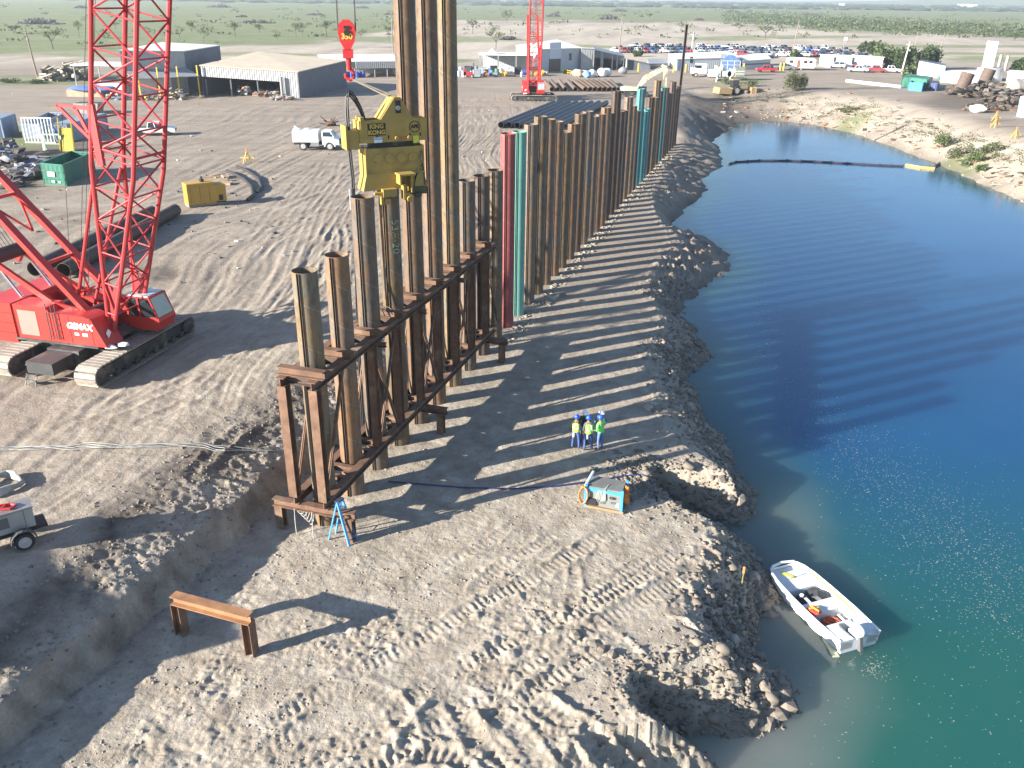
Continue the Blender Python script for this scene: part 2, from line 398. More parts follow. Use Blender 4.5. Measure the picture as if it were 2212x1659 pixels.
# relief: broad swells, wheel-combed streaks of the yard, clods
gz += fbm(gx/14, gy/14, 1, 3)*.12*mid*dry
gz += fbm(gx/1.5, gy/1.5, 2, 3)*.035*near*dry+fbm(gx/.34, gy/.34, 3, 3)*.022*near*dry
soft = np.clip((fbm(gx/2.6+9, gy/2.6, 77, 3)+.05)*2.2, 0, 1)*np.clip((27.5-gy)/4+.25*np.sin(gx), 0, 1)*(gv > -1)
gz += soft*(np.abs(fbm(gx/.9, gy/.9, 71, 4, .6))*.15+(np.abs(fbm(gx/.22, gy/.22, 73, 2))**.7)*.07-.06)
gz += np.clip((36-gy)/12, 0, 1)*dry*(np.maximum(0, fbm(gx/.19, gy/.19, 74, 2)-.12)*.05*np.clip(fbm(gx/1.3, gy/1.3, 75, 2)*2+.7, 0, 1))
ang = math.radians(80); sx = gx*math.cos(ang)+gy*math.sin(ang); sy = -gx*math.sin(ang)+gy*math.cos(ang); warp = fbm(gx/22, gy/22, 12, 2)*5
yard = np.clip((-gv-6)/4, 0, 1)*np.clip((190-gy)/40, 0, 1)
gz += yard*(fbm(sx/13, (sy+warp)/.85, 21, 3, .6)*.085+fbm(sx/6, (sy+warp)/.33, 23, 2)*.03+np.abs(fbm(gx/1.1, gy/1.1, 22, 3))*.05)
rid = 1-np.abs(fbm(gx/1.25, gy/1.25, 51, 4, .6))
gz += bankz*np.clip(gw/3, .5, 1.7)*((rid**3-.45)*.42+fbm(gx/.4, gy/.4, 52, 2)*.10)*(gd > -.4)
trench = np.clip(1-np.abs(gv+4.2)/3.2, 0, 1)*(gu < WALL); gz += trench*((1-np.abs(fbm(gx/.9, gy/.9, 61, 4, .6)))*.22-.12+fbm(gx/.28, gy/.28, 62, 2)*.05)
gz = lanes(gx, gy, gz, None)
gz = np.where(gd < -.5, np.minimum(gz, ZW-.1), gz)
AX_, AY_ = gx[0], gy[:, 0]
def HZ(x, y):
    i = min(max(int(np.searchsorted(AX_, x))-1, 0), len(AX_)-2); j = min(max(int(np.searchsorted(AY_, y))-1, 0), len(AY_)-2)
    a = (x-AX_[i])/(AX_[i+1]-AX_[i]); b = (y-AY_[j])/(AY_[j+1]-AY_[j])
    return float(gz[j, i]*(1-a)*(1-b)+gz[j, i+1]*a*(1-b)+gz[j+1, i]*(1-a)*b+gz[j+1, i+1]*a*b)
# far rise on the horizon and gentle swells of the plain
gz += np.clip((gy-900)/2500, 0, 1)*fbm(gx/900, gy/900, 81, 2)*3
gz += 42*np.exp(-((gx-2600)/900)**2-((gy-4300)/500)**2)
# what covers the ground: r grass, g pale sand, b dark earth and shade painted on the trench face, a damp
inv = np.array(CR.transposed()); dz = 2-CAM_Z
cx_ = inv[0][0]*gx+inv[0][1]*gy+inv[0][2]*dz; cy_ = inv[1][0]*gx+inv[1][1]*gy+inv[1][2]*dz; cz_ = inv[2][0]*gx+inv[2][1]*gy+inv[2][2]*dz
ok = cz_ < -1; ppx = np.where(ok, 1106-FPX*cx_/np.where(ok, cz_, -1), 0); ppy = np.where(ok, 829.5+FPX*cy_/np.where(ok, cz_, -1), 5000)
edge = np.interp(ppx, [-600, 0, 300, 480, 700, 850, 1000, 1200, 1500, 1700, 1900, 2212, 3000], [122, 114, 106, 98, 90, 62, 44, 46, 48, 56, 69, 84, 100])
edge = edge+fbm(gx/40, gy/40, 91, 3)*9
grass = np.clip((edge-ppy)/5+.5, 0, 1)*(gy > 150)
def spot(cx, cy, rx, ry, soft=.6):
    q = ((ppx-cx)/rx)**2+((ppy-cy)/ry)**2; q = q+fbm(gx/9, gy/9, 95, 3)*.7
    return np.clip((1-q)/soft, 0, 1)
for c in ((120, 166, 260, 5), (60, 178, 200, 7), (1560, 84, 130, 6), (1700, 80, 260, 4), (2060, 100, 330, 4), (2100, 116, 260, 4), (1240, 100, 120, 5), (960, 132, 110, 5), (1780, 126, 60, 7),
          (1600, 180, 60, 12), (1850, 232, 50, 9), (2080, 312, 60, 18), (2070, 350, 50, 9), (40, 300, 120, 26), (2150, 128, 120, 8), (350, 118, 420, 7), (900, 85, 300, 9)):
    grass = np.maximum(grass, spot(*c)*.85)
sand = np.clip((ppy-edge)/6+.3, 0, 1)*np.clip((150-ppy)/25, 0, 1)*(gy > 150)*np.clip(.75+fbm(sx/60, sy/9, 97, 3)*.7, .15, 1)
sand = np.maximum(sand, spot(700, 46, 260, 2.2)*.7)
rightbank = np.clip((gx-PCEN[:, 0].min())/1, 0, 1)*(gx > np.interp(gy, PCEN[:, 1], PCEN[:, 0]))*np.clip(1.25-np.abs(gd-gw*.45)/(gw*.6), 0, 1)*(gy < 190)*(ppx > 1700)
sand = np.maximum(sand, rightbank*np.clip(.6+fbm(gx/3, gy/3, 98, 3)*.8, 0, 1))
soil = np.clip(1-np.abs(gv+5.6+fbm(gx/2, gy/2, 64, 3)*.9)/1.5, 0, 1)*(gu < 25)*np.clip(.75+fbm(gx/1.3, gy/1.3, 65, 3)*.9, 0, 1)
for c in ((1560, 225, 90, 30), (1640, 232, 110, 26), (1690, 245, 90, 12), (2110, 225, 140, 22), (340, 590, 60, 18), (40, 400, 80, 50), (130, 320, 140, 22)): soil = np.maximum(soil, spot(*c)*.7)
soil = np.maximum(soil, np.clip(1-np.abs(gv+3.1)/.75, 0, 1)*(gu < WALL)*(.35+.3*np.clip(fbm(gx/.6, gy/.6, 66, 3)*2, -1, 1)))  # shade of the trench face painted in as darker earth
damp = np.clip(1-gd/1.1, 0, 1)*(gd > -1.5)
ny, nx = gx.shape; idx = np.arange(nx*ny, dtype=np.int32).reshape(ny, nx)
quads = np.stack([idx[:-1, :-1], idx[:-1, 1:], idx[1:, 1:], idx[1:, :-1]], -1).reshape(-1, 4)
def grid_mesh(name, X, Y, Z, Q, attrs):
    me = bpy.data.meshes.new(name); nv = X.size; nf = len(Q)
    me.vertices.add(nv); me.loops.add(nf*4); me.polygons.add(nf)
    me.vertices.foreach_set('co', np.stack([X.ravel(), Y.ravel(), Z.ravel()], -1).astype(np.float32).ravel())
    me.loops.foreach_set('vertex_index', Q.astype(np.int32).ravel()); me.polygons.foreach_set('loop_start', np.arange(0, nf*4, 4, dtype=np.int32))
    me.polygons.foreach_set('use_smooth', np.ones(nf, bool))
    for k, a in attrs.items():
        at = me.attributes.new(k, 'FLOAT_COLOR', 'POINT'); at.data.foreach_set('color', np.stack([q.ravel() for q in a], -1).astype(np.float32).ravel())
    me.update(); return me
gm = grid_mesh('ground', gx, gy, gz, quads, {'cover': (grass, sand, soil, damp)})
# ground material
m, nt, b, out = nodes_of('earth'); N = NT(nt)
at = N.new('ShaderNodeAttribute', attribute_name='cover'); sp = N.new('ShaderNodeSeparateColor'); N.link(at.outputs['Color'], sp.inputs[0])
pos = N.coords(world=True); sxyz = N.new('ShaderNodeSeparateXYZ'); N.link(pos, sxyz.inputs[0])
big = N.noise(pos, .16, 5, .6); medn = N.noise(pos, .9, 6, .65, .4); fine = N.noise(pos, 9, 5, .7)
rot = N.new('ShaderNodeMapping'); rot.inputs['Rotation'].default_value = (0, 0, -ang); rot.inputs['Scale'].default_value = (.035, .55, 1); N.link(pos, rot.inputs['Vector'])
streak = N.noise(rot.outputs[0], 1.0, 6, .62, .6)
nearc = N.ramp(medn, [(.30, (.25, .208, .162)), (.52, (.355, .307, .247)), (.72, (.45, .40, .333))])
yardc = N.ramp(streak, [(.28, (.185, .145, .112)), (.5, (.285, .235, .188)), (.72, (.375, .325, .27))])
yardc = N.mix(.45, yardc, N.ramp(big, [(.3, (.215, .172, .135)), (.7, (.345, .295, .24))]))
fary = N.ramp(N.math('DIVIDE', sxyz.outputs[1], 200.0), [(.19, 0.0), (.36, 1.0)])
leftw = N.ramp(N.math('MULTIPLY_ADD', sxyz.outputs[0], -.02, .3), [(.55, 0.0), (.75, .8)])
c = N.mix(N.math('MAXIMUM', fary, leftw), nearc, yardc)
c = N.mix(.5, c, N.ramp(fine, [(.25, .3), (.75, .72)]), 'OVERLAY')
sandc = N.ramp(N.noise(pos, .35, 6, .65), [(.3, (.38, .32, .25)), (.7, (.58, .51, .42))])
c = N.mix(N.math('MULTIPLY', sp.outputs[1], N.ramp(medn, [(.25, .65), (.6, 1.0)])), c, sandc)
soil_shade_c = N.ramp(N.noise(pos, 2.2, 6, .7), [(.35, (.055, .043, .035)), (.7, (.17, .14, .115))])
c = N.mix(sp.outputs[2], c, soil_shade_c)
gcl = N.noise(pos, .022, 8, .62); gmid = N.noise(pos, .12, 6, .7)
grassc = N.ramp(gcl, [(.36, (.20, .215, .12)), (.5, (.16, .19, .08)), (.66, (.27, .26, .145))])
grassc = N.mix(.6, grassc, N.ramp(gmid, [(.3, (.10, .135, .055)), (.55, (.19, .215, .10)), (.75, (.32, .29, .19))]))
gf = N.math('MULTIPLY', sp.outputs[0], N.ramp(N.noise(pos, .3, 6, .7), [(.28, .55), (.5, 1.0)]))
c = N.mix(gf, c, grassc)
c = N.mix(N.math('MULTIPLY', at.outputs['Alpha'], .62), c, (.11, .10, .085))
N.link(c, b.inputs['Base Color']); b.inputs['Roughness'].default_value = .93; b.inputs['Specular IOR Level'].default_value = .2
hgt = N.math('ADD', N.math('MULTIPLY', fine, .55), N.math('MULTIPLY', N.noise(pos, 2.6, 6, .7), 1.1)); N.bump(hgt, .7, .08, b)
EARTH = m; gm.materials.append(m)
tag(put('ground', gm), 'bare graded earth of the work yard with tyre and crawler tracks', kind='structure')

# ------------------------------------------------------------------ pond
wx, wy = np.meshgrid(np.concatenate([np.arange(-2, 40, .6), np.arange(40, 190, 3)]), np.concatenate([np.arange(-100, -40, 4), np.arange(-40, 70, .6), np.arange(70, 200, 2)]))
wd, _ = shore(wx, wy); wd = wd+fbm(wx/4, wy/4, 14, 3)*1.2
shal = np.clip(1+wd/5.5, 0, 1)**1.5
milky = np.clip(1+wd/3.6, 0, 1)*np.clip((45-wy)/20, 0, 1)
wi = np.arange(wx.size, dtype=np.int32).reshape(wx.shape); wq = np.stack([wi[:-1, :-1], wi[:-1, 1:], wi[1:, 1:], wi[1:, :-1]], -1).reshape(-1, 4)
wm = grid_mesh('pond_water', wx, wy, np.full_like(wx, ZW), wq, {'depth': (shal, milky, shal*0, shal*0+1)})
m, nt, b, out = nodes_of('water'); N = NT(nt); pos = N.coords(world=True)
at = N.new('ShaderNodeAttribute', attribute_name='depth'); sp = N.new('ShaderNodeSeparateColor'); N.link(at.outputs['Color'], sp.inputs[0])
sxyz = N.new('ShaderNodeSeparateXYZ'); N.link(pos, sxyz.inputs[0])
c = N.ramp(N.noise(pos, .07, 4, .6, .5), [(.3, (.005, .050, .165)), (.7, (.008, .066, .185))])
c = N.mix(N.ramp(N.math('DIVIDE', sxyz.outputs[1], 100.0), [(.24, 0.0), (.42, .85)]), (.016, .095, .082), c)
c = N.mix(N.math('MULTIPLY', sp.outputs[0], .75), c, (.05, .125, .10))
c = N.mix(N.math('MULTIPLY', sp.outputs[1], .85), c, (.17, .185, .185))
N.link(c, b.inputs['Base Color']); b.inputs['Roughness'].default_value = .07; b.subsurface_method = 'BURLEY'; b.inputs['Subsurface Weight'].default_value = .85; b.inputs['Subsurface Radius'].default_value = (1.2, 1.6, 2.0); b.inputs['Subsurface Scale'].default_value = 4.0; b.inputs['IOR'].default_value = 1.33
mp = N.new('ShaderNodeMapping'); mp.inputs['Rotation'].default_value = (0, 0, .35); mp.inputs['Scale'].default_value = (.8, 2.6, 1); N.link(pos, mp.inputs['Vector'])
w1 = N.noise(mp.outputs[0], 1.4, 4, .55); N.bump(w1, .22, .05, b)
wm.materials.append(m); tag(put('pond_water', wm), 'still blue green water of the excavated pond', kind='structure')
# ------------------------------------------------------------------ pile wall
def hx(h):                                            # photo colour to linear
    r = [int(h[i:i+2], 16)/255 for i in (0, 2, 4)]; return tuple(x/12.92 if x < .04045 else ((x+.055)/1.055)**2.4 for x in r)
P_GREY = pile_mat('weathered_steel', (.125, .12, .115), (.2, .115, .055), (.06, .055, .052), rust_amt=.25)
P_RUST = pile_mat('rusty_steel', (.12, .108, .096), (.195, .108, .054), (.068, .053, .044), rust_amt=.75)
P_OLIV = pile_mat('stained_steel', (.115, .108, .092), (.19, .115, .05), (.052, .048, .04), rust_amt=.5)
P_DARK = pile_mat('dark_steel', (.068, .06, .058), (.115, .065, .04), (.036, .033, .036), rust_amt=.35)
P_RED = pile_mat('red_coated_steel', (.16, .14, .12), (.3, .16, .09), (.1, .07, .06), paint=(.33, .085, .085))
P_GREEN = pile_mat('green_coated_steel', (.16, .14, .12), (.3, .17, .09), (.09, .08, .06), paint=(.17, .42, .35))
P_TEAL = pile_mat('teal_coated_steel', (.13, .12, .11), (.24, .14, .08), (.07, .06, .05), paint=(.06, .20, .205))
INNER = M('pipe_inside', (.10, .085, .07), .8, .1)
RUSTBEAM = M('rusty_beam', (.165, .092, .058), .75, .1, .35, 2.2, dirt=(.33, .24, .17), dirt_amt=.35, bump=.3)
SLOT = M('slot_steel', (.022, .018, .016), .8, 0, .3, 4)
ORD = 'first second third fourth fifth sixth seventh eighth ninth tenth eleventh twelfth thirteenth fourteenth fifteenth sixteenth seventeenth eighteenth nineteenth twentieth'.split()
def nth(n):
    if n <= 20: return ORD[n-1]
    t = ['twenty', 'thirty', 'forty', 'fifty'][n//10-2]
    if n % 10 == 0: return t[:-1]+'ieth'
    return t+'-'+ORD[n % 10-1]
TOPS = [583.5, 549.6, 424, 392, -60, -60, -60, 389, 379, 367, 288, 284, 268, 251, 257, 262, 285, 266.6, 245, 240, 251, 246, 231.6, 243.6, 196, 240, 238, 209, 228, 239,
        191.5, 240.6, 235, 210, 210, 173, 196, 189, 188.6, 200, 201, 176, 190, 186]
PMATS = {0: P_OLIV, 1: P_RUST, 2: P_GREY, 3: P_OLIV, 4: P_RUST, 5: P_RUST, 6: P_OLIV, 7: P_GREY, 8: P_DARK, 9: P_OLIV, 10: P_RED, 11: P_GREEN, 12: P_GREY, 13: P_OLIV, 14: P_RUST, 15: P_RUST,
         16: P_OLIV, 17: P_RUST, 18: P_RUST, 19: P_GREY, 20: P_GREY, 21: P_RUST, 22: P_RUST, 30: P_TEAL, 31: P_TEAL, 32: P_TEAL, 37: P_TEAL}
PDESC = {P_OLIV: 'stained brown', P_RUST: 'orange rusted', P_GREY: 'weathered grey', P_DARK: 'dark brown', P_RED: 'red painted', P_GREEN: 'pale green painted', P_TEAL: 'teal painted'}
NP = len(TOPS); PR = .475; PILES = []; PTOP = []
TIE_A = math.atan2(-PDIR.y, -PDIR.x)                  # the interlock faces along the wall, back towards the near end
for i in range(NP):
    p = PA.lerp(PB, i/(NP-1)); p = Vector((p.x+rnd.uniform(-.08, .08), p.y+rnd.uniform(-.08, .08), 0)) if i > 10 else Vector((p.x, p.y, 0))
    top = rise(p, TOPS[i]) if TOPS[i] > 0 else {4: 31.5, 5: 34.0, 6: 36.5}[i]
    PTOP.append(top); PILES.append(p)
    mat = PMATS.get(i) or rnd.choice([P_DARK, P_DARK, P_DARK, P_OLIV, P_DARK, P_GREY])
    pl = 'in the template' if i < 8 else ('beside the end of the template' if i < 10 else 'in the wall')
    hgt = ', very tall' if 4 <= i <= 6 else (', under the hammer' if i == 3 else '')
    rt = thing('pipe_pile', f'{PDESC[mat]} steel pipe pile {pl}, {nth(i+1)} from the ladder end{hgt}', 'pile', (p.x, p.y, -.6), TIE_A, 'steel pipe piles of the wall')
    h = top+.6
    w = MB(); w.pipe((0, 0, 0), (0, 0, h), PR, PR-.022, 28); w.F_out = None
    w.build('pipe', [mat], rt)
    for s, nm in ((1, 'interlock'), (-1, 'tie_bar')):
        k = MB(); x0 = s*(PR-.012)
        if s == 1:
            k.box((x0+.03, -.046, h/2), (.07, .014, h-.02)); k.box((x0+.03, .046, h/2), (.07, .014, h-.02))
            k.box((x0+.008, 0, h/2), (.012, .075, h-.03), m=1)
        else:
            k.box((x0-.05, 0, h/2), (.10, .016, h-.02)); k.box((x0-.10, 0, h/2), (.012, .09, h-.02))
        k.build(nm, [mat, SLOT], rt)
# bent slender pole at the far end of the wall
pp = GP(1456, 312); tp = rise(pp, 53)
k = MB(); a = Vector((0, 0, -.5)); bq = Vector((.45, .5, tp-pp.z)); k.hbeam(a, bq, .36, .36, .03, up=(1, 0, 0))
tag(k.build('soldier_beam', M('dark_rust', (.075, .055, .05), .8), None, pp), 'tall dark leaning steel beam at the far end of the pile wall', 'steel beam')

# chalk marking on the fourth pile
def text_mesh(s, size, extrude=.004, bold=0.0, shear=0.0):
    cu = bpy.data.curves.new('lettering', 'FONT'); cu.body = s; cu.size = size; cu.extrude = extrude; cu.offset = bold; cu.shear = shear; cu.align_x = 'CENTER'; cu.align_y = 'CENTER'; cu.resolution_u = 3
    o = bpy.data.objects.new('lettering', cu); COL.objects.link(o)
    me = bpy.data.meshes.new_from_object(o.evaluated_get(bpy.context.evaluated_depsgraph_get())); bpy.data.objects.remove(o); me.name = 'lettering'; return me
CHALK = M('chalk_paint', (.45, .62, .45), .9)
me = text_mesh('53A-20', .52, .0, -.012); me.materials.append(CHALK)
p4 = PILES[3]; ang4 = math.atan2(-p4.y, -p4.x)+math.radians(30)
for v in me.vertices:                                  # wrap the writing round the pile: reads downwards
    along, across = v.co.x, v.co.y
    t = ang4+across/PR; v.co = Vector(((PR+.004)*math.cos(t-TIE_A), (PR+.004)*math.sin(t-TIE_A), -along))
par4 = [o for o in bpy.data.objects if o.name.startswith('pipe_pile')][3]
o = put('chalk_number', me, par4); o.location = (0, 0, PTOP[3]+.6-2.35)

# ------------------------------------------------------------------ driving template
TU = PDIR.copy(); TV = PPERP.copy()
def T(u, v, z): q = PA+TU*u+TV*v; return Vector((q.x, q.y, z))
STEP = WALL/(NP-1); org = T(0, 0, 0)
tm = thing('driving_template', 'rusty H-beam template frame caging the first eight piles', 'steel frame', org)
def TL(u, v, z): return T(u, v, z)-org
VB = .66; U0, U1 = -1.35, STEP*8+.35; ZB, ZT = 1.62, 6.85
for v in (-VB, VB):
    k = MB(); k.hbeam(TL(U0, v, ZT), TL(U1, v, ZT), .36, .34, .026); k.build('wale_beam', RUSTBEAM, tm)
    k = MB(); k.hbeam(TL(U0+.1, v, ZB), TL(U1, v, ZB), .36, .34, .026); k.build('wale_beam', RUSTBEAM, tm)
    k = MB(); k.hbeam(TL(U0+.22, v, ZB+.18), TL(U0+.22, v, ZT-.18), .36, .36, .026, up=TU); k.build('leg', RUSTBEAM, tm)
    for j in (1.5, 2.5, 3.5, 4.5, 5.5, 6.5, 7.5):
        if v < 0 and j not in (1.5, 3.5, 5.5, 7.5): continue
        k = MB(); k.hbeam(TL(STEP*j, v, ZB+.18), TL(STEP*j, v, ZT-.18), .33, .33, .024, up=TU); k.build('leg', RUSTBEAM, tm)
    for j in range(0, 8, 1):
        if v < 0 and j % 2: continue
        a, bb = (STEP*(j+.5), STEP*(j+1.4)) if j % 2 else (STEP*(j+.45), STEP*(j-.4))
        k = MB(); k.bar(TL(a, v*1.0, ZT-.2), TL(bb, v*1.0, ZB+.2), .11, .11); k.bar(TL(a, v*1.0-.0, ZT-.2)+TU*.0+Vector((0, 0, 0)), TL(bb, v*1.0, ZB+.2), .012, .16); k.build('diagonal_brace', RUSTBEAM, tm)
for j in range(9):
    u = STEP*(j-.5)+(.35 if j == 0 else 0)
    k = MB(); k.hbeam(TL(u, -VB-.28, ZT+.34), TL(u, VB+.34, ZT+.34), .32, .32, .026); k.build('spacer_beam', RUSTBEAM, tm)
    k = MB(); k.hbeam(TL(u, -VB-.2, ZT), TL(u, VB-.17, ZT), .3, .26, .024); k.build('spacer_beam', M('dark_rust2', (.09, .06, .045), .8), tm)
    if j: 
        for uu in (u-.42, u+.42):
            k = MB(); k.hbeam(TL(uu, -VB-.1, ZB+.05), TL(uu, VB-.17, ZB+.05), .26, .24, .022); k.build('spacer_beam', RUSTBEAM, tm)
for j, (uu, vv) in enumerate(((U0+.3, 1.9), (STEP*3.6, 1.95), (STEP*7.6, 1.95))):
    k = MB(); k.hbeam(TL(uu, -1.75 if j == 0 else -.9, ZB-.34), TL(uu, vv, ZB-.34), .32, .32, .026); k.build('sill_beam', RUSTBEAM, tm)
    for v2 in ((-1.5, 1.65) if j == 0 else (1.6,)):
        g = T(uu, v2, 0); gz0 = HZ(g.x, g.y)-.4
        k = MB(); k.hbeam(TL(uu, v2, gz0), TL(uu, v2, ZB-.5), .34, .34, .026, up=TU); k.build('sill_post', RUSTBEAM, tm)
for uu in (STEP*1.6, STEP*3.4, STEP*5.5): # stub lugs on the outer face
    k = MB(); k.hbeam(TL(uu, VB+.17, ZT-.25), TL(uu, VB+.55, ZT-.25), .2, .2, .02); k.build('lug', RUSTBEAM, tm)
ROPE = M('pale_rope', (.42, .40, .36), .9); WIRE = M('wire_rope', (.10, .095, .09), .6, .6)
k = MB()
for q in range(5):
    a = T(U0+.35+q*.03, -.9+q*.1, ZB-.3); bb = T(U0+.3, -.25+q*.09, ZB-.3); k.path(arc_pts(a, bb, .45+.12*q, 12), .018, 5)
k.path([T(U0+.1, -.7, ZB-.4), T(U0+.0, -.66, .6), T(U0-.05, -.62, .1)], .02, 5); k.path([T(U0+.1, .1, ZB-.4), T(U0+.0, .12, .5), T(U0-.05, .15, .06)], .02, 5)
tag(k.build('tag_line', ROPE), 'pale ropes hanging in loops from the near sill of the template', 'rope')
k = MB()
for q in range(6):
    a = T(STEP*2.5+rnd.uniform(-.2, .2), -.35+q*.12, ZT+.52); k.path(arc_pts(a, a+Vector((rnd.uniform(.2, 1.0), rnd.uniform(-1.2, -.3), -.02)), -.12, 6), .02, 5)
k.path([Vector((PILES[3].x-.55, PILES[3].y-.3, PTOP[3]-.3)), T(STEP*2.55, -.45, ZT+.6)], .022, 5)
tag(k.build('wire_sling', WIRE), 'slack wire sling lying over the template beam below the hammer', 'cable')

# ------------------------------------------------------------------ vibratory hammer
YEL = M('machine_yellow', (.36, .245, .06), .55, 0, .18, 1.4, dirt=(.16, .115, .05), dirt_amt=.3); BLACK = M('black_rubber', (.02, .02, .022), .55); BLK = M('black_paint', (.018, .018, .02), .6)
STEEL = M('bare_steel', (.33, .32, .31), .4, .7); WHITE = M('white_paint', (.78, .79, .80), .5, 0, .06)
HR = math.radians(27); hb = PTOP[3]-.72
hm = thing('vibratory_hammer', 'yellow vibratory hammer with sign plates clamped on top of the fourth pile', 'pile hammer', (p4.x+.12, p4.y-.05, hb), HR); hm.scale = (1, 1, .96)
bpy.context.view_layer.update()
# suppressor housing: a peaked body, pointed plates front and back
prof = [(-1.36, 2.56), (-1.36, 3.50), (-.42, 3.52), (.22, 4.42), (.46, 4.42), (.98, 3.52), (1.62, 3.50), (1.62, 2.56)]
for y in (-.42, .36):
    k = MB(); k.prism([(x, y, z) for x, z in prof], (0, .06, 0)); k.build('side_plate', YEL, hm)
k = MB(); k.box((0.12, 0, 2.60), (2.9, .72, .06)); k.box((-1.33, 0, 3.03), (.06, .72, .94)); k.box((1.59, 0, 3.03), (.06, .72, .94)); k.box((1.28, 0, 3.47), (.64, .72, .05))
k.bar((-.44, 0, 3.52), (.20, 0, 4.40), .72, .05); k.bar((.48, 0, 4.40), (.98, 0, 3.52), .72, .05); k.box((.34, 0, 4.37), (.26, .72, .06)); k.build('suppressor_box', YEL, hm)
k = MB(); k.box((.34, -.44, 4.03), (.24, .05, .52)); k.tube((.34, -.5, 3.98), (.34, .5, 3.98), .10, n=12, m=1); k.build('lift_pin', [BLK, STEEL], hm)
k = MB(); k.box((-1.62, -.05, 2.72), (.5, .6, .8)); k.box((-1.9, -.05, 2.82), (.08, .74, 1.0)); k.box((-1.22, -.1, 3.4), (.16, .7, .5)); k.build('hose_bracket', YEL, hm)
k = MB(); k.box((-.62, -.427, 3.12), (.78, .012, .52)); o = k.build('sign_plate', BLK, hm)
def face_text(s, size, x, y, z, mat, parent, bold=.0, rot=None, shear=0, ext=.003):
    me = text_mesh(s, size, ext, bold, shear); me.materials.append(mat); o = put('lettering', me, parent, (x, y, z)); o.rotation_euler = rot or (math.pi/2, 0, 0); return o
SIGN_Y = M('sign_yellow', (.5, .36, .06), .6)
face_text('KING', .25, -.62, -.437, 3.245, SIGN_Y, o, .012); face_text('KONG', .25, -.62, -.437, 2.995, SIGN_Y, o, .012)
k = MB()
for q in range(36):
    a0, a1 = 2*math.pi*q/36, 2*math.pi*(q+1)/36
    k.prism([(1.06+r*math.cos(a), -.424, 3.16+r*math.sin(a)) for r, a in ((.215, a0), (.25, a0), (.25, a1), (.215, a1))], (0, -.008, 0))
o = k.build('round_emblem', BLK, hm); face_text('APE', .2, 1.06, -.434, 3.16, BLK, o, .012)
k = MB()
for x, z in ((-.62, 2.79), (-.12, 2.78), (.84, 2.82), (1.30, 2.82)): k.box((x, -.427, z), (.055, .014, .15))
k.build('slot', BLK, hm)
k = MB(); k.box((-.58, -.43, 2.52-.0+.2-.05), (.36, .01, .22)); k.box((-.58, -.437, 2.72), (.34, .006, .07), m=1); k.build('notice_plate', [M('notice_white', (.7, .74, .8), .5), M('notice_blue', (.25, .35, .6), .5)], hm)
k = MB(); k.box((1.1, -.43, 2.64-.02+.0), (.26, .01, .3)); k.build('notice_plate', M('notice_yellow', (.55, .55, .05), .5), hm)
for x in (.22, .78):
    k = MB(); k.tube((x, -.42, 2.72), (x, -.56, 2.72), .085, n=12); k.build('bolt', YEL, hm)
k = MB(); k.box((.5, -.43, 2.72), (.4, .012, .12)); k.build('orange_patch', M('orange_patch', (.45, .14, .05), .7), hm)
# rubber springs, gear case, clamp beam and jaws
k = MB(); k.box((.1, 0, 2.43), (1.9, .5, .24)); k.build('elastomer_block', BLACK, hm)
k = MB(); k.tube((.35, -.25, 2.42), (.35, .25, 2.42), .3, n=18, m=0); k.build('drive_pulley', STEEL, hm)
k = MB(); k.box((.13, 0, 1.82), (2.5, .8, 1.0)); k.box((-1.14, 0, 1.78), (.08, .92, 1.16)); k.box((1.40, 0, 1.78), (.08, .92, 1.16)); k.box((.13, 0, 1.30), (2.58, .86, .06)); k.build('gear_case', YEL, hm)
for x in (-.62, -.1, .42, .94):
    k = MB(); k.tube((x, -.40, 1.86), (x, -.455, 1.86), .215, .2, n=24); k.build('bearing_cover', YEL, hm)
k = MB(); k.prism([(-1.16, -.44, 1.26), (1.36, -.44, 1.26), (1.56, -.50, .52), (-1.36, -.50, .52)][::-1], (0, .86, 0)); k.build('clamp_beam', YEL, hm)
k = MB(); k.prism([(-.3, -.5, .55), (-.3, -.5, .95), (.05, -.95, 1.18), (.62, -.95, 1.18), (.62, -.5, .55)][::-1], (0, .0, .0)) if False else None
k.box((.42, -.80, 1.22), (.72, .62, .08)); k.box((.16, -.72, .98), (.08, .5, .42)); k.box((.66, -.72, .80), (.07, .46, .8)); k.box((.34, -.72, .45), (.1, .34, .7)); k.tube((.55, -1.0, .12), (.55, -.5, .12), .13, n=14); k.box((.5, -.66, .2), (.2, .3, .34)); k.build('clamp_arm', YEL, hm)
k = MB(); k.box((-.28, -.66, .42), (.62, .3, .34)); k.box((-.62, -.66, .12), (.12, .2, .4)); k.box((-.38, -.66, .05), (.24, .22, .26)); k.tube((-.62, -.66, .42), (-.95, -.66, .42), .07, n=10); k.build('clamp_jaw', YEL, hm)
k = MB(); k.box((1.12, -.3, .38), (.7, .5, .34)); k.tube((.9, -.55, .2), (1.2, -.55, .2), .12, n=12); k.build('clamp_cylinder', M('dark_olive', (.07, .065, .03), .6), hm)
k = MB(); k.path([(1.3, -.44, 2.1), (1.32, -.5, 1.7), (1.25, -.5, 1.45), (1.0, -.52, 1.0), (.9, -.5, .5)], .03, 6); k.path([(1.32, -.44, 1.6), (1.4, -.5, 1.2), (1.42, -.5, .6)], .028, 6); k.build('jaw_hose', BLACK, hm)
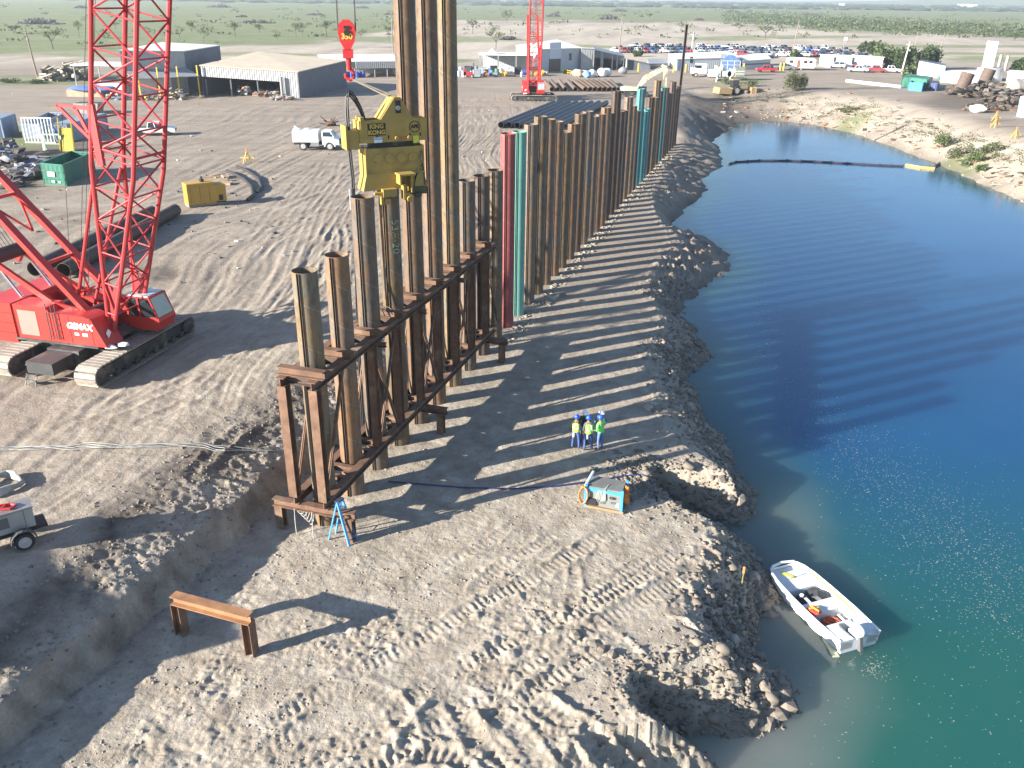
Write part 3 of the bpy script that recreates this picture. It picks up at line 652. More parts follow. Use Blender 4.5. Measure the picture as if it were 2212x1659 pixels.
# hook block, rope falls, sling, hoses
hk = Vector((p4.x-1.42, p4.y+.35, 0)); zt = rise(hk, 42); zb = rise(hk, 166)
REDH = M('hook_red', (.52, .028, .03), .4, 0, .1)
bl = thing('hook_block', 'red crane hook block hanging on twin ropes above the hammer', 'hook block', (hk.x, hk.y, zb), math.radians(8))
H = zt-zb; k = MB(); e = [( -.12, .47), (-.34, .62), (-.42, .78), (-.36, .92), (-.14, 1.0), (.14, 1.0), (.36, .92), (.42, .78), (.34, .62), (.12, .47)]
k.prism([(x*.86, -.15, z*H) for x, z in e], (0, .3, 0)); k.build('cheek_plate', REDH, bl)
k = MB(); k.tube((0, -.2, .78*H), (0, .2, .78*H), .12, n=14); k.box((0, -.17, .87*H), (.22, .03, .12)); k.build('sheave_pin', BLK, bl)
k = MB(); k.box((0, 0, .41*H), (.42, .3, .16*H)); k.tube((0, 0, .33*H), (0, 0, .12*H), .12, .09, n=10); k.build('swivel', REDH, bl)
k = MB(); k.path([(0, 0, .2*H), (.08, 0, .12*H), (.2, 0, .06*H), (.16, 0, -.02*H), (.02, 0, -.06*H), (-.14, 0, -.01*H), (-.16, 0, .06*H)], .075, 8); k.build('hook', REDH, bl)
face_text('350', .3, 0, -.16, .71*H, M('decal_yellow', (.7, .5, .08), .5), bl, .012)
pk = hm.matrix_world @ Vector((.34, 0, 4.0)); k = MB()
for s in (-.16, .16): k.path([Vector((hk.x, hk.y, zb-.05)), pk+Vector((s, s*.4, .35)), pk+Vector((s*1.2, 0, 0))], .035, 6)
tag(k.build('wire_sling', M('sling_wire', (.30, .26, .2), .6, .4)), 'twin wire sling running from the red hook to the hammer peak', 'sling')
bt = hm.matrix_world @ Vector((-1.72, -.05, 3.1)); en = hm.matrix_world @ Vector((-1.0, 0, 3.5)); gr = T(-.5+STEP*1.6, -2.6, 0); gr.z = HZ(gr.x, gr.y)+.05
hw = thing('hydraulic_hose', 'bundle of black hydraulic hoses looping over and hanging down from the hammer', 'hose', bt); low = Vector((bt.x-.2, bt.y-.4, gr.z))
for q in range(4):
    o4 = Vector(((q % 2)*.075-.03, (q//2)*.075-.03, 0)); k = MB()
    top = [en+(bt-en)*t+Vector((-.25*math.sin(t*math.pi), 0, (1.15+.06*q)*math.sin(t*math.pi)**.8)) for t in (0, .1, .22, .36, .5, .64, .78, .9, 1)]
    k.path([v-bt+o4 for v in top]+[o4+Vector((-.02, -.01, -.5)), o4+Vector((.05, 0, -2)), o4+Vector((.0, 0, -3.4)), o4+(low-bt)*.6, o4+(low-bt)*.94, o4+(low-bt)+Vector((-.9, .5, 0)), o4+(low-bt)+Vector((-3.5, .7, .0))], .036, 6)
    k.build('hose', M('hose_black', (.035, .035, .038), .5), hw)
k = MB(); c4 = (low-bt)*.19; k.tube(c4+Vector((0, 0, .45)), c4-Vector((0, 0, .45)), .10, n=10); k.build('hose_wrap', M('hose_grey', (.2, .2, .21), .5), hw)

# ------------------------------------------------------------------ small things on the berm
# blue stepladder
lp = GP(741, 1165); SBLUE = M('fibreglass_blue', (.10, .36, .75), .5)
ld = thing('stepladder', 'blue fibreglass stepladder standing open under the near end of the template', 'ladder', lp, math.radians(66)); LH = 1.85
for s in (-1, 1):
    k = MB(); k.bar((s*.28, -.5, 0), (s*.16, 0, LH), .10, .06); k.build('front_rail', SBLUE, ld)
    k = MB(); k.bar((s*.26, .52, 0), (s*.15, .05, LH-.05), .07, .05); k.build('rear_rail', SBLUE, ld)
for q in range(5):
    t = (q+.7)/5.6; k = MB(); k.box((0, -.5*(1-t), LH*t), (.54-.22*t, .10, .03)); k.build('step', M('alu', (.5, .5, .5), .4, .7), ld)
for q in (.3, .6): k = MB(); k.bar((-.25, .52*(1-q)+.03, LH*q), (.25, .52*(1-q)+.03, LH*q), .02, .03); k.build('rear_bar', SBLUE, ld)
k = MB(); k.box((0, .02, LH+.02), (.38, .22, .06)); k.build('cap', M('cap_dark', (.04, .05, .09), .5), ld)

# rusty goal-shaped beam frame in the trench shade
pa, pb = G(395, 1370, 0), G(545, 1412, 0); za, zb2 = rise(pa, 1300), rise(pb, 1345)
gl = thing('beam_stand', 'lone rusty H-beam resting on two posts beside the trench', 'steel frame', pa); d = (pb-pa).normalized(); RB2 = M('orange_rust_beam', (.33, .165, .08), .75, .05, .3, 2, dirt=(.12, .06, .035), dirt_amt=.3, bump=.25)
ht = (za+zb2)/2
for q, nm in ((Vector((0, 0, 0)), 'post'), (pb-pa, 'post')):
    k = MB(); k.hbeam(q+Vector((0, 0, -.5)), q+Vector((0, 0, ht)), .33, .34, .026, up=d); k.build(nm, RUSTBEAM, gl)
k = MB(); k.hbeam(-d*.12+Vector((0, 0, ht+.17)), pb-pa+d*.14+Vector((0, 0, ht+.17)), .34, .36, .028); k.build('beam', RB2, gl)

# steel tool box with a blue frame and orange cords
a, bb = GP(1262, 1092), GP(1345, 1108); d = Vector((bb.x-a.x, bb.y-a.y, 0)); L = d.length; d.normalize(); mid_ = (a+bb)/2
GREYB = M('box_grey', (.22, .23, .22), .5, .2, .12); BLUEF = M('frame_blue', (.05, .33, .68), .5); ORNG = M('cord_orange', (.72, .25, .05), .6)
bx = thing('welding_pack', 'grey steel welding pack with blue frame and coiled cords near the bank', 'welding machine', Vector((mid_.x, mid_.y, mid_.z)), math.atan2(d.y, d.x)-.05)
W2 = .92; k = MB(); k.box((0, .42, .55), (L*.86, W2*.94, .86)); k.build('cabinet', GREYB, bx)
k = MB(); k.box((0, .44, 1.01), (L*.88, W2, .07)); k.build('lid', M('lid_grey', (.17, .17, .16), .6), bx)
for q in (0, 1): k = MB(); k.box((0, -.04+q*(W2-.02), .91), (L*.98, .06, .14)); k.build('frame_rail', BLUEF, bx)
for x in (-L*.47, L*.47):
    for y in (-.05, W2*.95): k = MB(); k.box((x, y, .56), (.10, .09, 1.12)); k.build('corner_post', BLUEF, bx)
k = MB(); k.box((.05, .4, .05), (L*1.0, W2*1.08, .10)); k.build('skid', M('skid_rust', (.30, .2, .12), .8), bx)
k = MB(); k.box((L*.25, -.02, .42), (.22, .02, .1)); k.box((L*.36, -.02, .34), (.12, .02, .16), m=1); k.build('data_plate', [M('plate_dark', (.1, .1, .1), .5), M('plate_white', (.6, .6, .6), .5)], bx)
face_text('CES', .16, L*.22, -.052+.0, .66, BLK, bx, .008)
k = MB(); k.box((-L*.3, -.06, .32), (.4, .1, .3)); k.build('outlet_panel', BLK, bx)
k = MB(); k.tube((-L*.5, 0, 1.0), (-L*.42, .75, 1.32), .07, n=8); k.build('hose_roll', M('roll_grey', (.45, .47, .5), .6), bx)
def coil(c, rx, rz, th, turns, axis='x'):
    k = MB(); pts = []
    for q in range(turns*14):
        a = 2*math.pi*q/14; e = rnd.uniform(.92, 1.06); off = (q/(turns*14)-.5)*th
        pts.append(Vector((off, rx*math.cos(a)*e, rz*math.sin(a)*e))+Vector(c) if axis == 'x' else Vector((rx*math.cos(a)*e, off, rz*math.sin(a)*e))+Vector(c))
    k.path(pts, .022, 5); return k
for nm, lab, x, y in (('extension_cord', 'coil of orange cord hung on the near corner of the welding pack', -L*.52, -.1), ('extension_cord', 'coil of orange cord hung on the lake side of the welding pack', L*.52, .55)):
    o = coil((0, 0, 0), .2, .42, .14, 7, 'y' if y < 0 else 'x').build(nm, ORNG, None, bx.matrix_basis @ Vector((x, y-.03, .62)), bx.rotation_euler.z); tag(o, lab, 'cord')
k = MB()
for q in range(4): k.path([(-.25+q*.05, -.06, .95), (-.33+q*.09, -.09, .55), (-.2+q*.06, -.1, .33), (-.05+q*.04, -.09, .55), (0+q*.02, -.06, 1.05), (.1, .3, 1.06), (.15, .45, 1.05)], .016, 5)
o = k.build('welding_lead', M('lead_pale', (.45, .5, .45), .6), None, bx.location, bx.rotation_euler.z); tag(o, 'pale green lead looped over the lid of the welding pack', 'cable')
# blue discharge hose over the berm and into the notch
BH = M('layflat_blue', (.02, .03, .14), .5); pts = [(840, 1042), (900, 1047), (1000, 1055), (1100, 1058), (1200, 1052), (1290, 1040), (1350, 1030), (1385, 1027), (1405, 1040), (1412, 1060)]
k = MB(); P = [GP(*q)+Vector((0, 0, .06)) for q in pts]+[GP(1418, 1085)+Vector((0, 0, .1)), G(1426, 1100, ZW+.5), G(1440, 1110, ZW+.03), G(1470, 1112, ZW+.02)]; k.path(P, .033, 6)
tag(k.build('discharge_hose', BH), 'thin dark blue hose laid across the berm to the water notch', 'hose')
# survey stake on the bank, plank in the water
sp_ = GP(1602, 1265); sk = thing('marker_stake', 'orange topped survey stake on the bank before the skiff', 'stake', sp_)
k = MB(); k.box((0, 0, .3), (.03, .03, .7)); k.build('shaft', M('stake_wood', (.35, .3, .12), .8), sk); k = MB(); k.box((0, 0, .75), (.07, .05, .3)); k.build('flag_top', M('stake_orange', (.75, .33, .12), .6), sk)
a, bb = G(1780, 1374, ZW+.0), G(1806, 1420, ZW+.0); k = MB(); k.bar(a+Vector((0, 0, .0)), bb, .26, .05); tag(k.build('plank', M('wet_plank', (.42, .42, .30), .7)), 'pale plank floating beside the skiff', 'plank')
# ------------------------------------------------------------------ crawler cranes
RED = M('crane_red', (.50, .035, .028), .4, 0, .10, 1.2, dirt=(.2, .035, .03), dirt_amt=.15); REDD = M('boom_red', (.40, .035, .04), .45, 0, .12, 2)
PINK = M('faded_red', (.62, .2, .17), .5, 0, .06); TRK = M('track_steel', (.31, .28, .24), .75, .1, .25, 3, dirt=(.26, .23, .18), dirt_amt=.4); CBLK = M('carbody_dark', (.045, .047, .05), .6, 0, .25, 2, dirt=(.24, .215, .18), dirt_amt=.4)
GLASS = M('dark_glass', (.02, .028, .035), .08, 0, .05, spec=.8); GLASSP = M('pale_glass', (.30, .36, .37), .15, 0, .1, spec=.8); CHROME = M('chrome', (.6, .62, .65), .2, .9, .05)
CRZ = math.radians(-15); CC = Vector((-22.6, 43.4, HZ(-22.6, 43.4)))
cr = thing('crawler_crane', 'red lattice boom crawler crane with a big counterweight close behind the pile template', 'crane', CC, CRZ, 'red crawler cranes')
bpy.context.view_layer.update()
FW = Vector((math.cos(CRZ), math.sin(CRZ), 0))
# tracks: their own heading below the turned upper works
TA = math.atan2(.97, .243)-CRZ
def tl(a, s, z): c, d = math.cos(TA), math.sin(TA); return Vector((a*c-s*d, a*d+s*c, z))
shoe = MB(); shoe.box((0, 0, 0), (1.22, .27, .07)); shoe.box((0, .1, .045), (1.16, .035, .05)); shoe = shoe.mesh('track_shoe', TRK)
TLN, TR_ = 3.75, .52                                   # half distance of the end wheels, their radius
for s in (2.57, -2.57):
    k = MB()
    for e in (-1, 1): k.tube(tl(e*TLN, s-.5, TR_+.06), tl(e*TLN, s+.5, TR_+.06), TR_-.08, n=18)
    k.bar(tl(-TLN, s, .58), tl(TLN, s, .58), .7, .55)
    for q in range(9): k.tube(tl(-3.2+q*.8, s-.42, .26), tl(-3.2+q*.8, s+.42, .26), .2, n=10)
    tr = k.build('crawler_track', CBLK, cr)
    per = 4*TLN+2*math.pi*TR_; n = 56
    for q in range(n):
        d = per*q/n
        if d < 2*TLN: a, z, t = -TLN+d, 2*TR_+.06, 0
        elif d < 2*TLN+math.pi*TR_: t = (d-2*TLN)/TR_; a, z = TLN+TR_*math.sin(t), TR_+.06+TR_*math.cos(t)
        elif d < 4*TLN+math.pi*TR_: a, z, t = TLN-(d-2*TLN-math.pi*TR_), .06, math.pi
        else: t = math.pi+(d-4*TLN-math.pi*TR_)/TR_; a, z = -TLN+TR_*math.sin(t), TR_+.06+TR_*math.cos(t)
        o = put('track_shoe', shoe, tr, tl(a, s, z)); o.rotation_euler = (Matrix.Rotation(TA, 3, 'Z') @ Matrix.Rotation(math.pi/2, 3, 'Z') @ Matrix.Rotation(0, 3, 'X')).to_euler()
        R = Matrix.Rotation(TA-math.pi/2, 3, 'Z') @ Matrix.Rotation(-t, 3, 'X'); o.rotation_euler = R.to_euler()
k = MB(); k.bar(tl(-2.6, 0, .85), tl(2.6, 0, .85), 1.9, .75); k.bar(tl(-1.2, -2.3, .8), tl(-1.2, 2.3, .8), .8, .5); k.bar(tl(1.2, -2.3, .8), tl(1.2, 2.3, .8), .8, .5); k.build('carbody', CBLK, cr)
k = MB(); k.bar(tl(-4.2, .1, .82), tl(-2.5, .1, .82), 1.55, .62); k.build('carbody_weight', CBLK, cr)
k = MB(); 
for e in (-.3, .3): k.bar(tl(-4.35, .5+e, .55), tl(-4.6, .5+e, -.0), .05, .05)
for z, x in ((.45, -4.4), (.2, -4.52)): k.bar(tl(x, .2, z), tl(x, .8, z), .05, .18)
k.build('boarding_step', CBLK, cr)
k = MB(); k.tube((0, 0, 1.15), (0, 0, 1.45), 1.15, n=28); k.build('slew_ring', CBLK, cr)
# upper works: local x forward, local -y is the camera side
k = MB(); k.box((-.6, 0, 1.5), (5.4, 3.6, .18)); k.bar((-3.2, -2.05, 1.36), (1.9, -2.05, 1.36), .25, .1); k.build('deck_frame', CBLK, cr)
pr = [(-3.0, 1.45), (1.75, 1.45), (2.35, 1.62), (1.75, 3.05), (-3.0, 3.05)]
k = MB(); k.prism([(-3.0, -2.12, 1.42), (2.42, -2.12, 1.42), (1.72, -2.12, 2.86), (1.3, -2.12, 3.0), (-.75, -2.12, 3.0), (-.95, -2.12, 3.25), (-3.0, -2.12, 3.25)], (0, 1.25, 0)); hsn = k.build('machine_house', RED, cr)
k = MB(); k.box((-2.2, -2.13, 2.3), (1.15, .02, 1.35)); k.build('faded_panel', PINK, cr)
k = MB()
for x in (.35, 1.66, -.98, -3.0): k.box((x, -2.128, 2.2), (.025, .012, 1.5))
k.box((-.6, -2.126, 2.93), (4.6, .012, .03)); k.build('panel_seam', M('seam_dark', (.12, .015, .015), .6), cr)
k = MB()
for x in (-.86, -.52, -.28): k.bar((x, -2.2, 1.6), (x, -2.2, 3.5), .035, .035)
for z in (1.7, 2.05, 2.4, 2.75, 3.05): k.bar((-.86, -2.2, z), (-.28, -2.2, z), .03, .03)
k.build('side_ladder', CBLK, cr)
WHT = M('decal_white', (.85, .85, .85), .5, 0, .03)
face_text('GSMAX', .46, 1.0-.05, -2.135, 2.42, WHT, hsn, .02, shear=.2); k = MB(); k.box((.72, -2.132, 2.0), (.26, .01, .14)); k.box((1.22, -2.132, 2.0), (.3, .01, .17)); k.build('white_label', WHT, cr)
nx_ = Vector((1.44, 0, .70)).normalized()
k = MB(); k.prism([(2.3, -1.75, 1.82), (2.18, -1.75, 2.06), (2.12, -1.5, 2.2), (2.2, -1.4, 2.02), (2.26, -1.6, 1.9)], nx_*.02); k.build('white_emblem', WHT, cr)
k = MB(); k.blob((2.35, -1.85, 1.38), (.45, .2, .16), .1); k.blob((2.9, -1.5, 1.45), (.4, .25, .14), .1); k.build('white_sack', M('sack_white', (.72, .74, .76), .7), cr)
k = MB(); k.prism([(-3.0, 2.12, 1.42), (1.4, 2.12, 1.42), (1.4, 2.12, 2.7), (-3.0, 2.12, 3.0)], (0, -1.2, 0)); k.build('machine_house', RED, cr)
k = MB(); k.box((-1.0, 0, 1.95), (3.6, 1.7, .7)); k.tube((-1.6, -.8, 2.4), (-1.6, .8, 2.4), .5, n=16); k.tube((.2, -.8, 2.3), (.2, .8, 2.3), .45, n=16); k.build('winch_drum', M('winch_dark', (.06, .03, .03), .6), cr)
# counterweight slabs
for q in range(4):
    k = MB(); k.box((-4.05, 0, 1.35+q*.55), (1.85, 4.3, .53)); k.build('counterweight_slab', RED, cr)
k = MB(); k.box((-3.05, 0, 2.1), (.2, 3.2, 1.9)); k.build('rear_bulkhead', RED, cr)
# rear gantry
for s in (-1.05, 1.05):
    k = MB(); k.bar((-1.2, s, 3.0), (-4.9, s, 5.2), .2, .3); k.bar((-4.9, s, 5.2), (-5.3, s, 4.6), .25, .5); k.build('gantry_arm', RED, cr)
    k = MB(); k.tube((-4.6, s, 5.0), (-3.3, s, 3.2), .09, n=8); k.build('gantry_ram', CHROME, cr)
k = MB(); k.tube((-4.75, -1.0, 5.25), (-4.75, 1.0, 5.25), .38, n=14); k.build('gantry_sheave', M('sheave_dark', (.05, .03, .03), .6), cr)
# cab
cb = [(1.75, 1.55), (3.55, 1.55), (3.75, 2.1), (3.25, 3.35), (1.75, 3.35)]; y0, y1 = .55, 1.95
k = MB(); k.prism([(1.75, y0, 1.5), (3.5, y0, 1.5), (3.72, y0, 2.05), (3.66, y0, 2.22), (1.75, y0, 2.22)], (0, y1-y0, 0)); k.box((2.5, (y0+y1)/2, 3.3), (1.55, y1-y0, .08)); k.bar((1.8, y0+.04, 2.2), (1.8, y0+.04, 3.3), .1, .08); k.bar((2.55, y0+.04, 2.2), (2.5, y0+.04, 3.3), .1, .08); k.bar((3.62, y0+.04, 2.2), (3.22, y0+.04, 3.3), .08, .08); k.bar((3.62, y1-.04, 2.2), (3.22, y1-.04, 3.3), .08, .08); k.bar((1.8, y1-.04, 2.2), (1.8, y1-.04, 3.3), .1, .08)
cbo = k.build('cab', RED, cr)
k = MB(); k.quad((3.64, y0+.08, 2.24), (3.64, y1-.08, 2.24), (3.24, y1-.08, 3.26), (3.24, y0+.08, 3.26)); k.build('windscreen', GLASSP, cbo)
k = MB(); k.prism([(1.84, y0+.05, 2.22), (3.56, y0+.05, 2.22), (3.18, y0+.05, 3.26), (1.84, y0+.05, 3.26)], (0, y1-y0-.1, 0)); k.build('side_glass', GLASS, cbo)
k = MB(); k.box((2.45, (y0+y1)/2, 3.36), (1.4, y1-y0-.1, .05)); k.build('cab_roof', M('roof_silver', (.6, .63, .66), .35, .3), cbo)
# boom: solve its lean so that it leaves the frame where the photo shows it
BF = CC+FW*2.0+Vector((0, 0, 1.95))
def solve(f, target, lo, hi):
    for _ in range(40):
        m_ = (lo+hi)/2
        if f(m_) < target: lo = m_
        else: hi = m_
    return lo
def at_top(ln):
    d = FW*math.cos(ln)+Vector((0, 0, math.sin(ln))); return next(proj(BF+d*t)[0] for t in [x*.05 for x in range(100, 1200)] if proj(BF+d*t)[1] < 0)
LEAN = math.radians(solve(lambda a: -at_top(math.radians(a)), -283, 72, 89))
BL = 14.4/math.cos(LEAN); BL = min(BL, 85)
def bl_(t, f, s):                                      # boom point in crane coordinates
    c, n = math.cos(LEAN), math.sin(LEAN); return Vector((2.0+t*c-f*n, s, 1.95+t*n+f*c))
BH = 1.15; TAP = 8.5
def fh(t): return BH*min(1, .12+.88*t/TAP) if t < BL-9 else BH*max(.25, (BL-t)/9)
k = MB()
for s in (-1, 1):
    k.prism([bl_(-.1, -.16, s*1.08), bl_(.1, .16, s*1.08), bl_(3.6, fh(3.6), s*1.1), bl_(2.2, 0, s*1.1), bl_(3.6, -fh(3.6), s*1.1)], Vector((0, -.07*s, 0)))
boom = k.build('boom', REDD, cr)
for f in (-1, 1):
    for s in (-1, 1):
        k = MB(); k.tube(bl_(.0, f*fh(0), s*BH*.95), bl_(TAP, f*BH, s*BH), .115, n=8); k.tube(bl_(TAP, f*BH, s*BH), bl_(BL-9, f*BH, s*BH), .115, n=8); k.tube(bl_(BL-9, f*BH, s*BH), bl_(BL, f*.3, s*.45), .1, n=8)
        k.build('chord', REDD, boom)
rest = MB(); t = 1.0; q = 0; nb = 0
while t < BL-.5:
    t2 = min(t+1.62, BL-.3); sg = 1 if q % 2 else -1; w1 = fh(t); w2 = fh(t2); e1 = min(BH, .45+(BL-t)*.08) if t > BL-9 else BH; e2 = e1
    mem = [(bl_(t, sg*w1, -e1), bl_(t2, -sg*w2, -e2), .05), (bl_(t, sg*w1, e1), bl_(t2, -sg*w2, e2), .05), (bl_(t, w1, sg*e1), bl_(t2, w2, -sg*e2), .05), (bl_(t, -w1, sg*e1), bl_(t2, -w2, -sg*e2), .05),
           (bl_(t, -w1, -e1), bl_(t, w1, -e1), .045), (bl_(t, -w1, -e1), bl_(t, -w1, e1), .045), (bl_(t, w1, -e1), bl_(t, w1, e1), .045), (bl_(t, -w1, e1), bl_(t, w1, e1), .045)]
    if abs(t-TAP) < .9: mem += [(bl_(t+.35, -w1, -e1), bl_(t+.35, w1, -e1), .07), (bl_(t+.35, -w1, -e1), bl_(t+.35, -w1, e1), .07), (bl_(t+.35, w1, -e1), bl_(t+.35, w1, e1), .07)]
    for a, b_, r in mem:
        if nb < 190: k = MB(); k.tube(a, b_, r, n=6); k.build('brace', REDD, boom); nb += 1
        else: rest.tube(a, b_, r, n=5, caps=False)
    t = t2; q += 1
tag(rest.build('lattice', REDD, boom), kind='stuff')
# boom stops and a walkway bracket
for s in (-.7, .7): k = MB(); k.tube((-.6, s, 2.0), bl_(8.0, BH, s*1.4), .09, n=8); k.build('boom_stop', REDD, cr)
k = MB(); k.bar((-.2, -.75, 3.6), (-.2, .75, 3.6), .08, .08); k.build('stop_tie', REDD, cr)
k = MB(); br = bl_(11.2, BH, -BH); 
for a, b_ in (((0, 0, 0), (-1.9, 0, .1)), ((-1.9, 0, .1), (0, 0, -1.7)), ((0, 0, 0), (0, 0, -1.7)), ((-.9, 0, .05), (-.4, 0, -1.1))): k.bar(br+Vector(a), br+Vector(b_), .1, .16)
k.bar(br+Vector((0, 0, .2)), br+Vector((0, 0, -2.6)), .35, .2); k.build('rope_guide', REDD, cr)
# mast: solve its lean likewise
MF = Vector((1.3, 0, 2.3)); 
def mpt(e, L, s): return Vector((MF.x-L*math.cos(e), s, MF.z+L*math.sin(e)))
W4 = cr.matrix_world
def at_left(e):
    for L in [x*.1 for x in range(20, 300)]:
        p = proj(W4 @ mpt(math.radians(e), L, -1.15))
        if p[0] < 0: return -p[1]
    return 0
ME = math.radians(solve(at_left, -471, 10, 85)); ML = 17.0
mast = None
for s in (-1.15, 1.15):
    k = MB(); k.bar(mpt(ME, 0, s), mpt(ME, ML, s*.8), .26, .42, up=(0, 1, 0)); o = k.build('mast_leg', RED, cr); mast = mast or o
for L in (4.0, 8.2, 12.4):
    k = MB(); k.bar(mpt(ME, L, -1.1), mpt(ME, L, 1.1), .16, .16); k.bar(mpt(ME, L, -1.1), mpt(ME, L-2.3, 0), .1, .1); k.bar(mpt(ME, L, 1.1), mpt(ME, L-2.3, 0), .1, .1); k.build('mast_tie', RED, cr)
for s in (-1.3, 1.3): k = MB(); k.bar((-1.3, s, 3.15), (1.6, s, 2.75), .14, .3); k.build('mast_foot', RED, cr)
k = MB()
for s in (-.7, -.5, .5, .7): k.path([mpt(ME, ML, s), bl_(BL, -.2, s)], .03, 5)
for s in (-.6, -.36, -.12, .12, .36, .6): k.path([mpt(ME, ML, s), (-4.75, s, 5.5)], .022, 4)
k.build('pendant_rope', WIRE, cr)
for s in (-.7, -.5, .5, .7):
    for f in (.08, .2): k = MB(); a = mpt(ME, ML, s).lerp(bl_(BL, -.2, s), f); b_ = mpt(ME, ML, s).lerp(bl_(BL, -.2, s), f+.012); k.bar(a, b_, .12, .16); k.build('pendant_link', RED, cr)
k = MB(); 
for s in (-.3, .0, .3): k.path([(-.5, s, 2.6), bl_(BL-1, BH*.4, s)], .016, 4)
k.path([bl_(11.0, BH+1.6, -BH), (-.2, -1.2, 2.6)], .016, 4); k.build('hoist_rope', WIRE, cr)
k = MB(); k.tube(bl_(BL, -.3, -.4), bl_(BL, -.3, .4), .6, n=16); k.build('boom_sheave', REDD, cr)
hd = W4 @ bl_(BL, -.6, 0); k = MB()
for s in (-.36, .36): k.path([Vector((hk.x+s, hk.y, zb+.8*H)), Vector((hd.x+s*.8, hd.y, hd.z))], .03, 5)
tag(k.build('hoist_line', WIRE), 'twin hoist ropes carrying the red hook block', 'rope')
# the second crane, farther off
g2 = GP(1152, 216); dup(cr, (g2.x, g2.y, g2.z), math.radians(-88.5), 'smaller looking red lattice crane standing beyond the stacked black pipes')
# ------------------------------------------------------------------ yard buildings
CORR = M('corrugated_grey', (.36, .37, .38), .45, .3, .12, .8, dirt=(.26, .22, .18), dirt_amt=.2); CORRD = M('corrugated_slate', (.13, .145, .175), .5, .2, .15, .8)
ROOFW = M('roof_white', (.78, .77, .74), .7, 0, .07, .5); ROOFT = M('roof_tan', (.56, .47, .35), .8, 0, .12, .4, dirt=(.36, .3, .23), dirt_amt=.3); ROOFG = M('roof_grey', (.33, .34, .35), .5, .2, .15)
WALLW = M('wall_white', (.74, .75, .76), .6, 0, .06, .5, dirt=(.5, .46, .4), dirt_amt=.12); WALLG = M('wall_pale_grey', (.46, .49, .52), .6, 0, .08, .5); DARKIN = M('shed_interior', (.05, .05, .05), .9)
YPOST = M('safety_yellow', (.62, .42, .03), .5); POSTG = M('post_grey', (.3, .31, .32), .5, .3)
def corr(k, p0, p1, zb0, zb1, zt0, zt1, pitch=.45, dep=.07, m=None):
    """ribbed sheet wall between two ground points"""
    p0 = Vector(p0); p1 = Vector(p1); d = p1-p0; d.z = 0; L = d.length; n = max(2, int(L/pitch)); nrm = Vector((d.y, -d.x, 0)).normalized(); V = []; F = []
    for i in range(n+1):
        for j, s in ((0, 0), (.25, 1), (.5, 1), (.75, 0)):
            t = min(1, (i+j)/n)
            q = p0+d*t+nrm*dep*s; V += [(q.x, q.y, zb0+(zb1-zb0)*t), (q.x, q.y, zt0+(zt1-zt0)*t)]
    c = len(V)//2
    for i in range(c-1): F.append((2*i, 2*i+2, 2*i+3, 2*i+1))
    return k.add(V, F, m)
def slab(k, a, b, c, d, th=.14, over=.3, m=None):
    P = [Vector(q) for q in (a, b, c, d)]; ce = sum(P, Vector())/4; P = [q+(q-ce).normalized()*over for q in P]
    return k.prism(P, Vector((0, 0, th)), m)
def footprint(c0, cr_, cl_, z=None):
    a, b, c = GP(*c0), GP(*cr_), GP(*cl_)
    for q in (a, b, c): q.z = min(a.z, b.z, c.z)
    return a, b, c, b+c-a
# tan roofed open shed
a, b, c, e = footprint((648, 212), (749, 188), (442, 207.5)); o0 = a.copy(); z0 = a.z
za, zb_, zc = rise(a, 156), rise(b, 132), rise(c, 142); ze = zb_+zc-za+.6; I = lambda p, z: Vector((p.x-o0.x, p.y-o0.y, z-o0.z))
sh = thing('open_shed', 'low open fronted shed with a broad tan roof and ribbed fascia', 'shed', o0)
k = MB(); slab(k, I(a, za), I(b, zb_), I(e, ze), I(c, zc)); k.build('roof', ROOFT, sh)
f1 = c.lerp(a, .83); zf = zc+(za-zc)*.83
k = MB(); corr(k, I(c, 0), I(a, 0), zc-z0-1.9, za-z0-1.9, zc-z0, za-z0); k.build('fascia', CORR, sh)
k = MB(); corr(k, I(f1, 0), I(a, 0), 0, 0, zf-z0-1.9, za-z0-1.9); k.build('front_wall', CORR, sh)
k = MB(); corr(k, I(a, 0), I(b, 0), 0, 0, za-z0, zb_-z0); k.build('side_wall', CORRD, sh)
k = MB(); corr(k, I(b, 0), I(e, 0), 0, 0, zb_-z0, ze-z0); corr(k, I(e, 0), I(c, 0), 0, 0, ze-z0, zc-z0); k.build('rear_wall', CORRD, sh)
for t in (.02, .28, .56, .82): k = MB(); q = I(c.lerp(a, t), 0)+Vector((.1, .5, 0)); k.box((q.x, q.y, (za-z0)/2-.8), (.25, .25, za-z0-1.6)); k.build('column', CORRD, sh)
k = MB(); q = I(a, 0)+Vector((-3.2, -.3, 0)); k.tube(q+Vector((0, 0, za-z0-3.4)), q+Vector((0, 0, za-z0+1.2)), .28, n=10); k.tube(q+Vector((0, 0, za-z0-2.9)), q+Vector((-2.4, -.2, za-z0-2.7)), .35, n=10); k.build('vent_pipe', POSTG, sh)
# tall slate shed with a canopy
a, b, c, e = footprint((410, 203), (484, 183), (275, 212)); o0 = a.copy(); z0 = a.z; za, zb_, zc = rise(a, 111), rise(b, 99), rise(c, 110)
sh = thing('tall_shed', 'tall slate coloured metal shed with white roof and yellow canopy posts', 'shed', o0); ze = zb_+zc-za+.4
k = MB(); slab(k, I(a, za), I(b, zb_), I(e, ze), I(c, zc)); k.build('roof', ROOFW, sh)
k = MB(); corr(k, I(a, 0), I(b, 0), 0, 0, za-z0, zb_-z0); k.build('side_wall', CORRD, sh)
k = MB(); corr(k, I(c, 0), I(a, 0), 0, 0, zc-z0, za-z0); k.build('front_wall', CORR, sh)
k = MB(); corr(k, I(b, 0), I(e, 0), 0, 0, zb_-z0, ze-z0); corr(k, I(e, 0), I(c, 0), 0, 0, ze-z0, zc-z0); k.build('rear_wall', CORRD, sh)
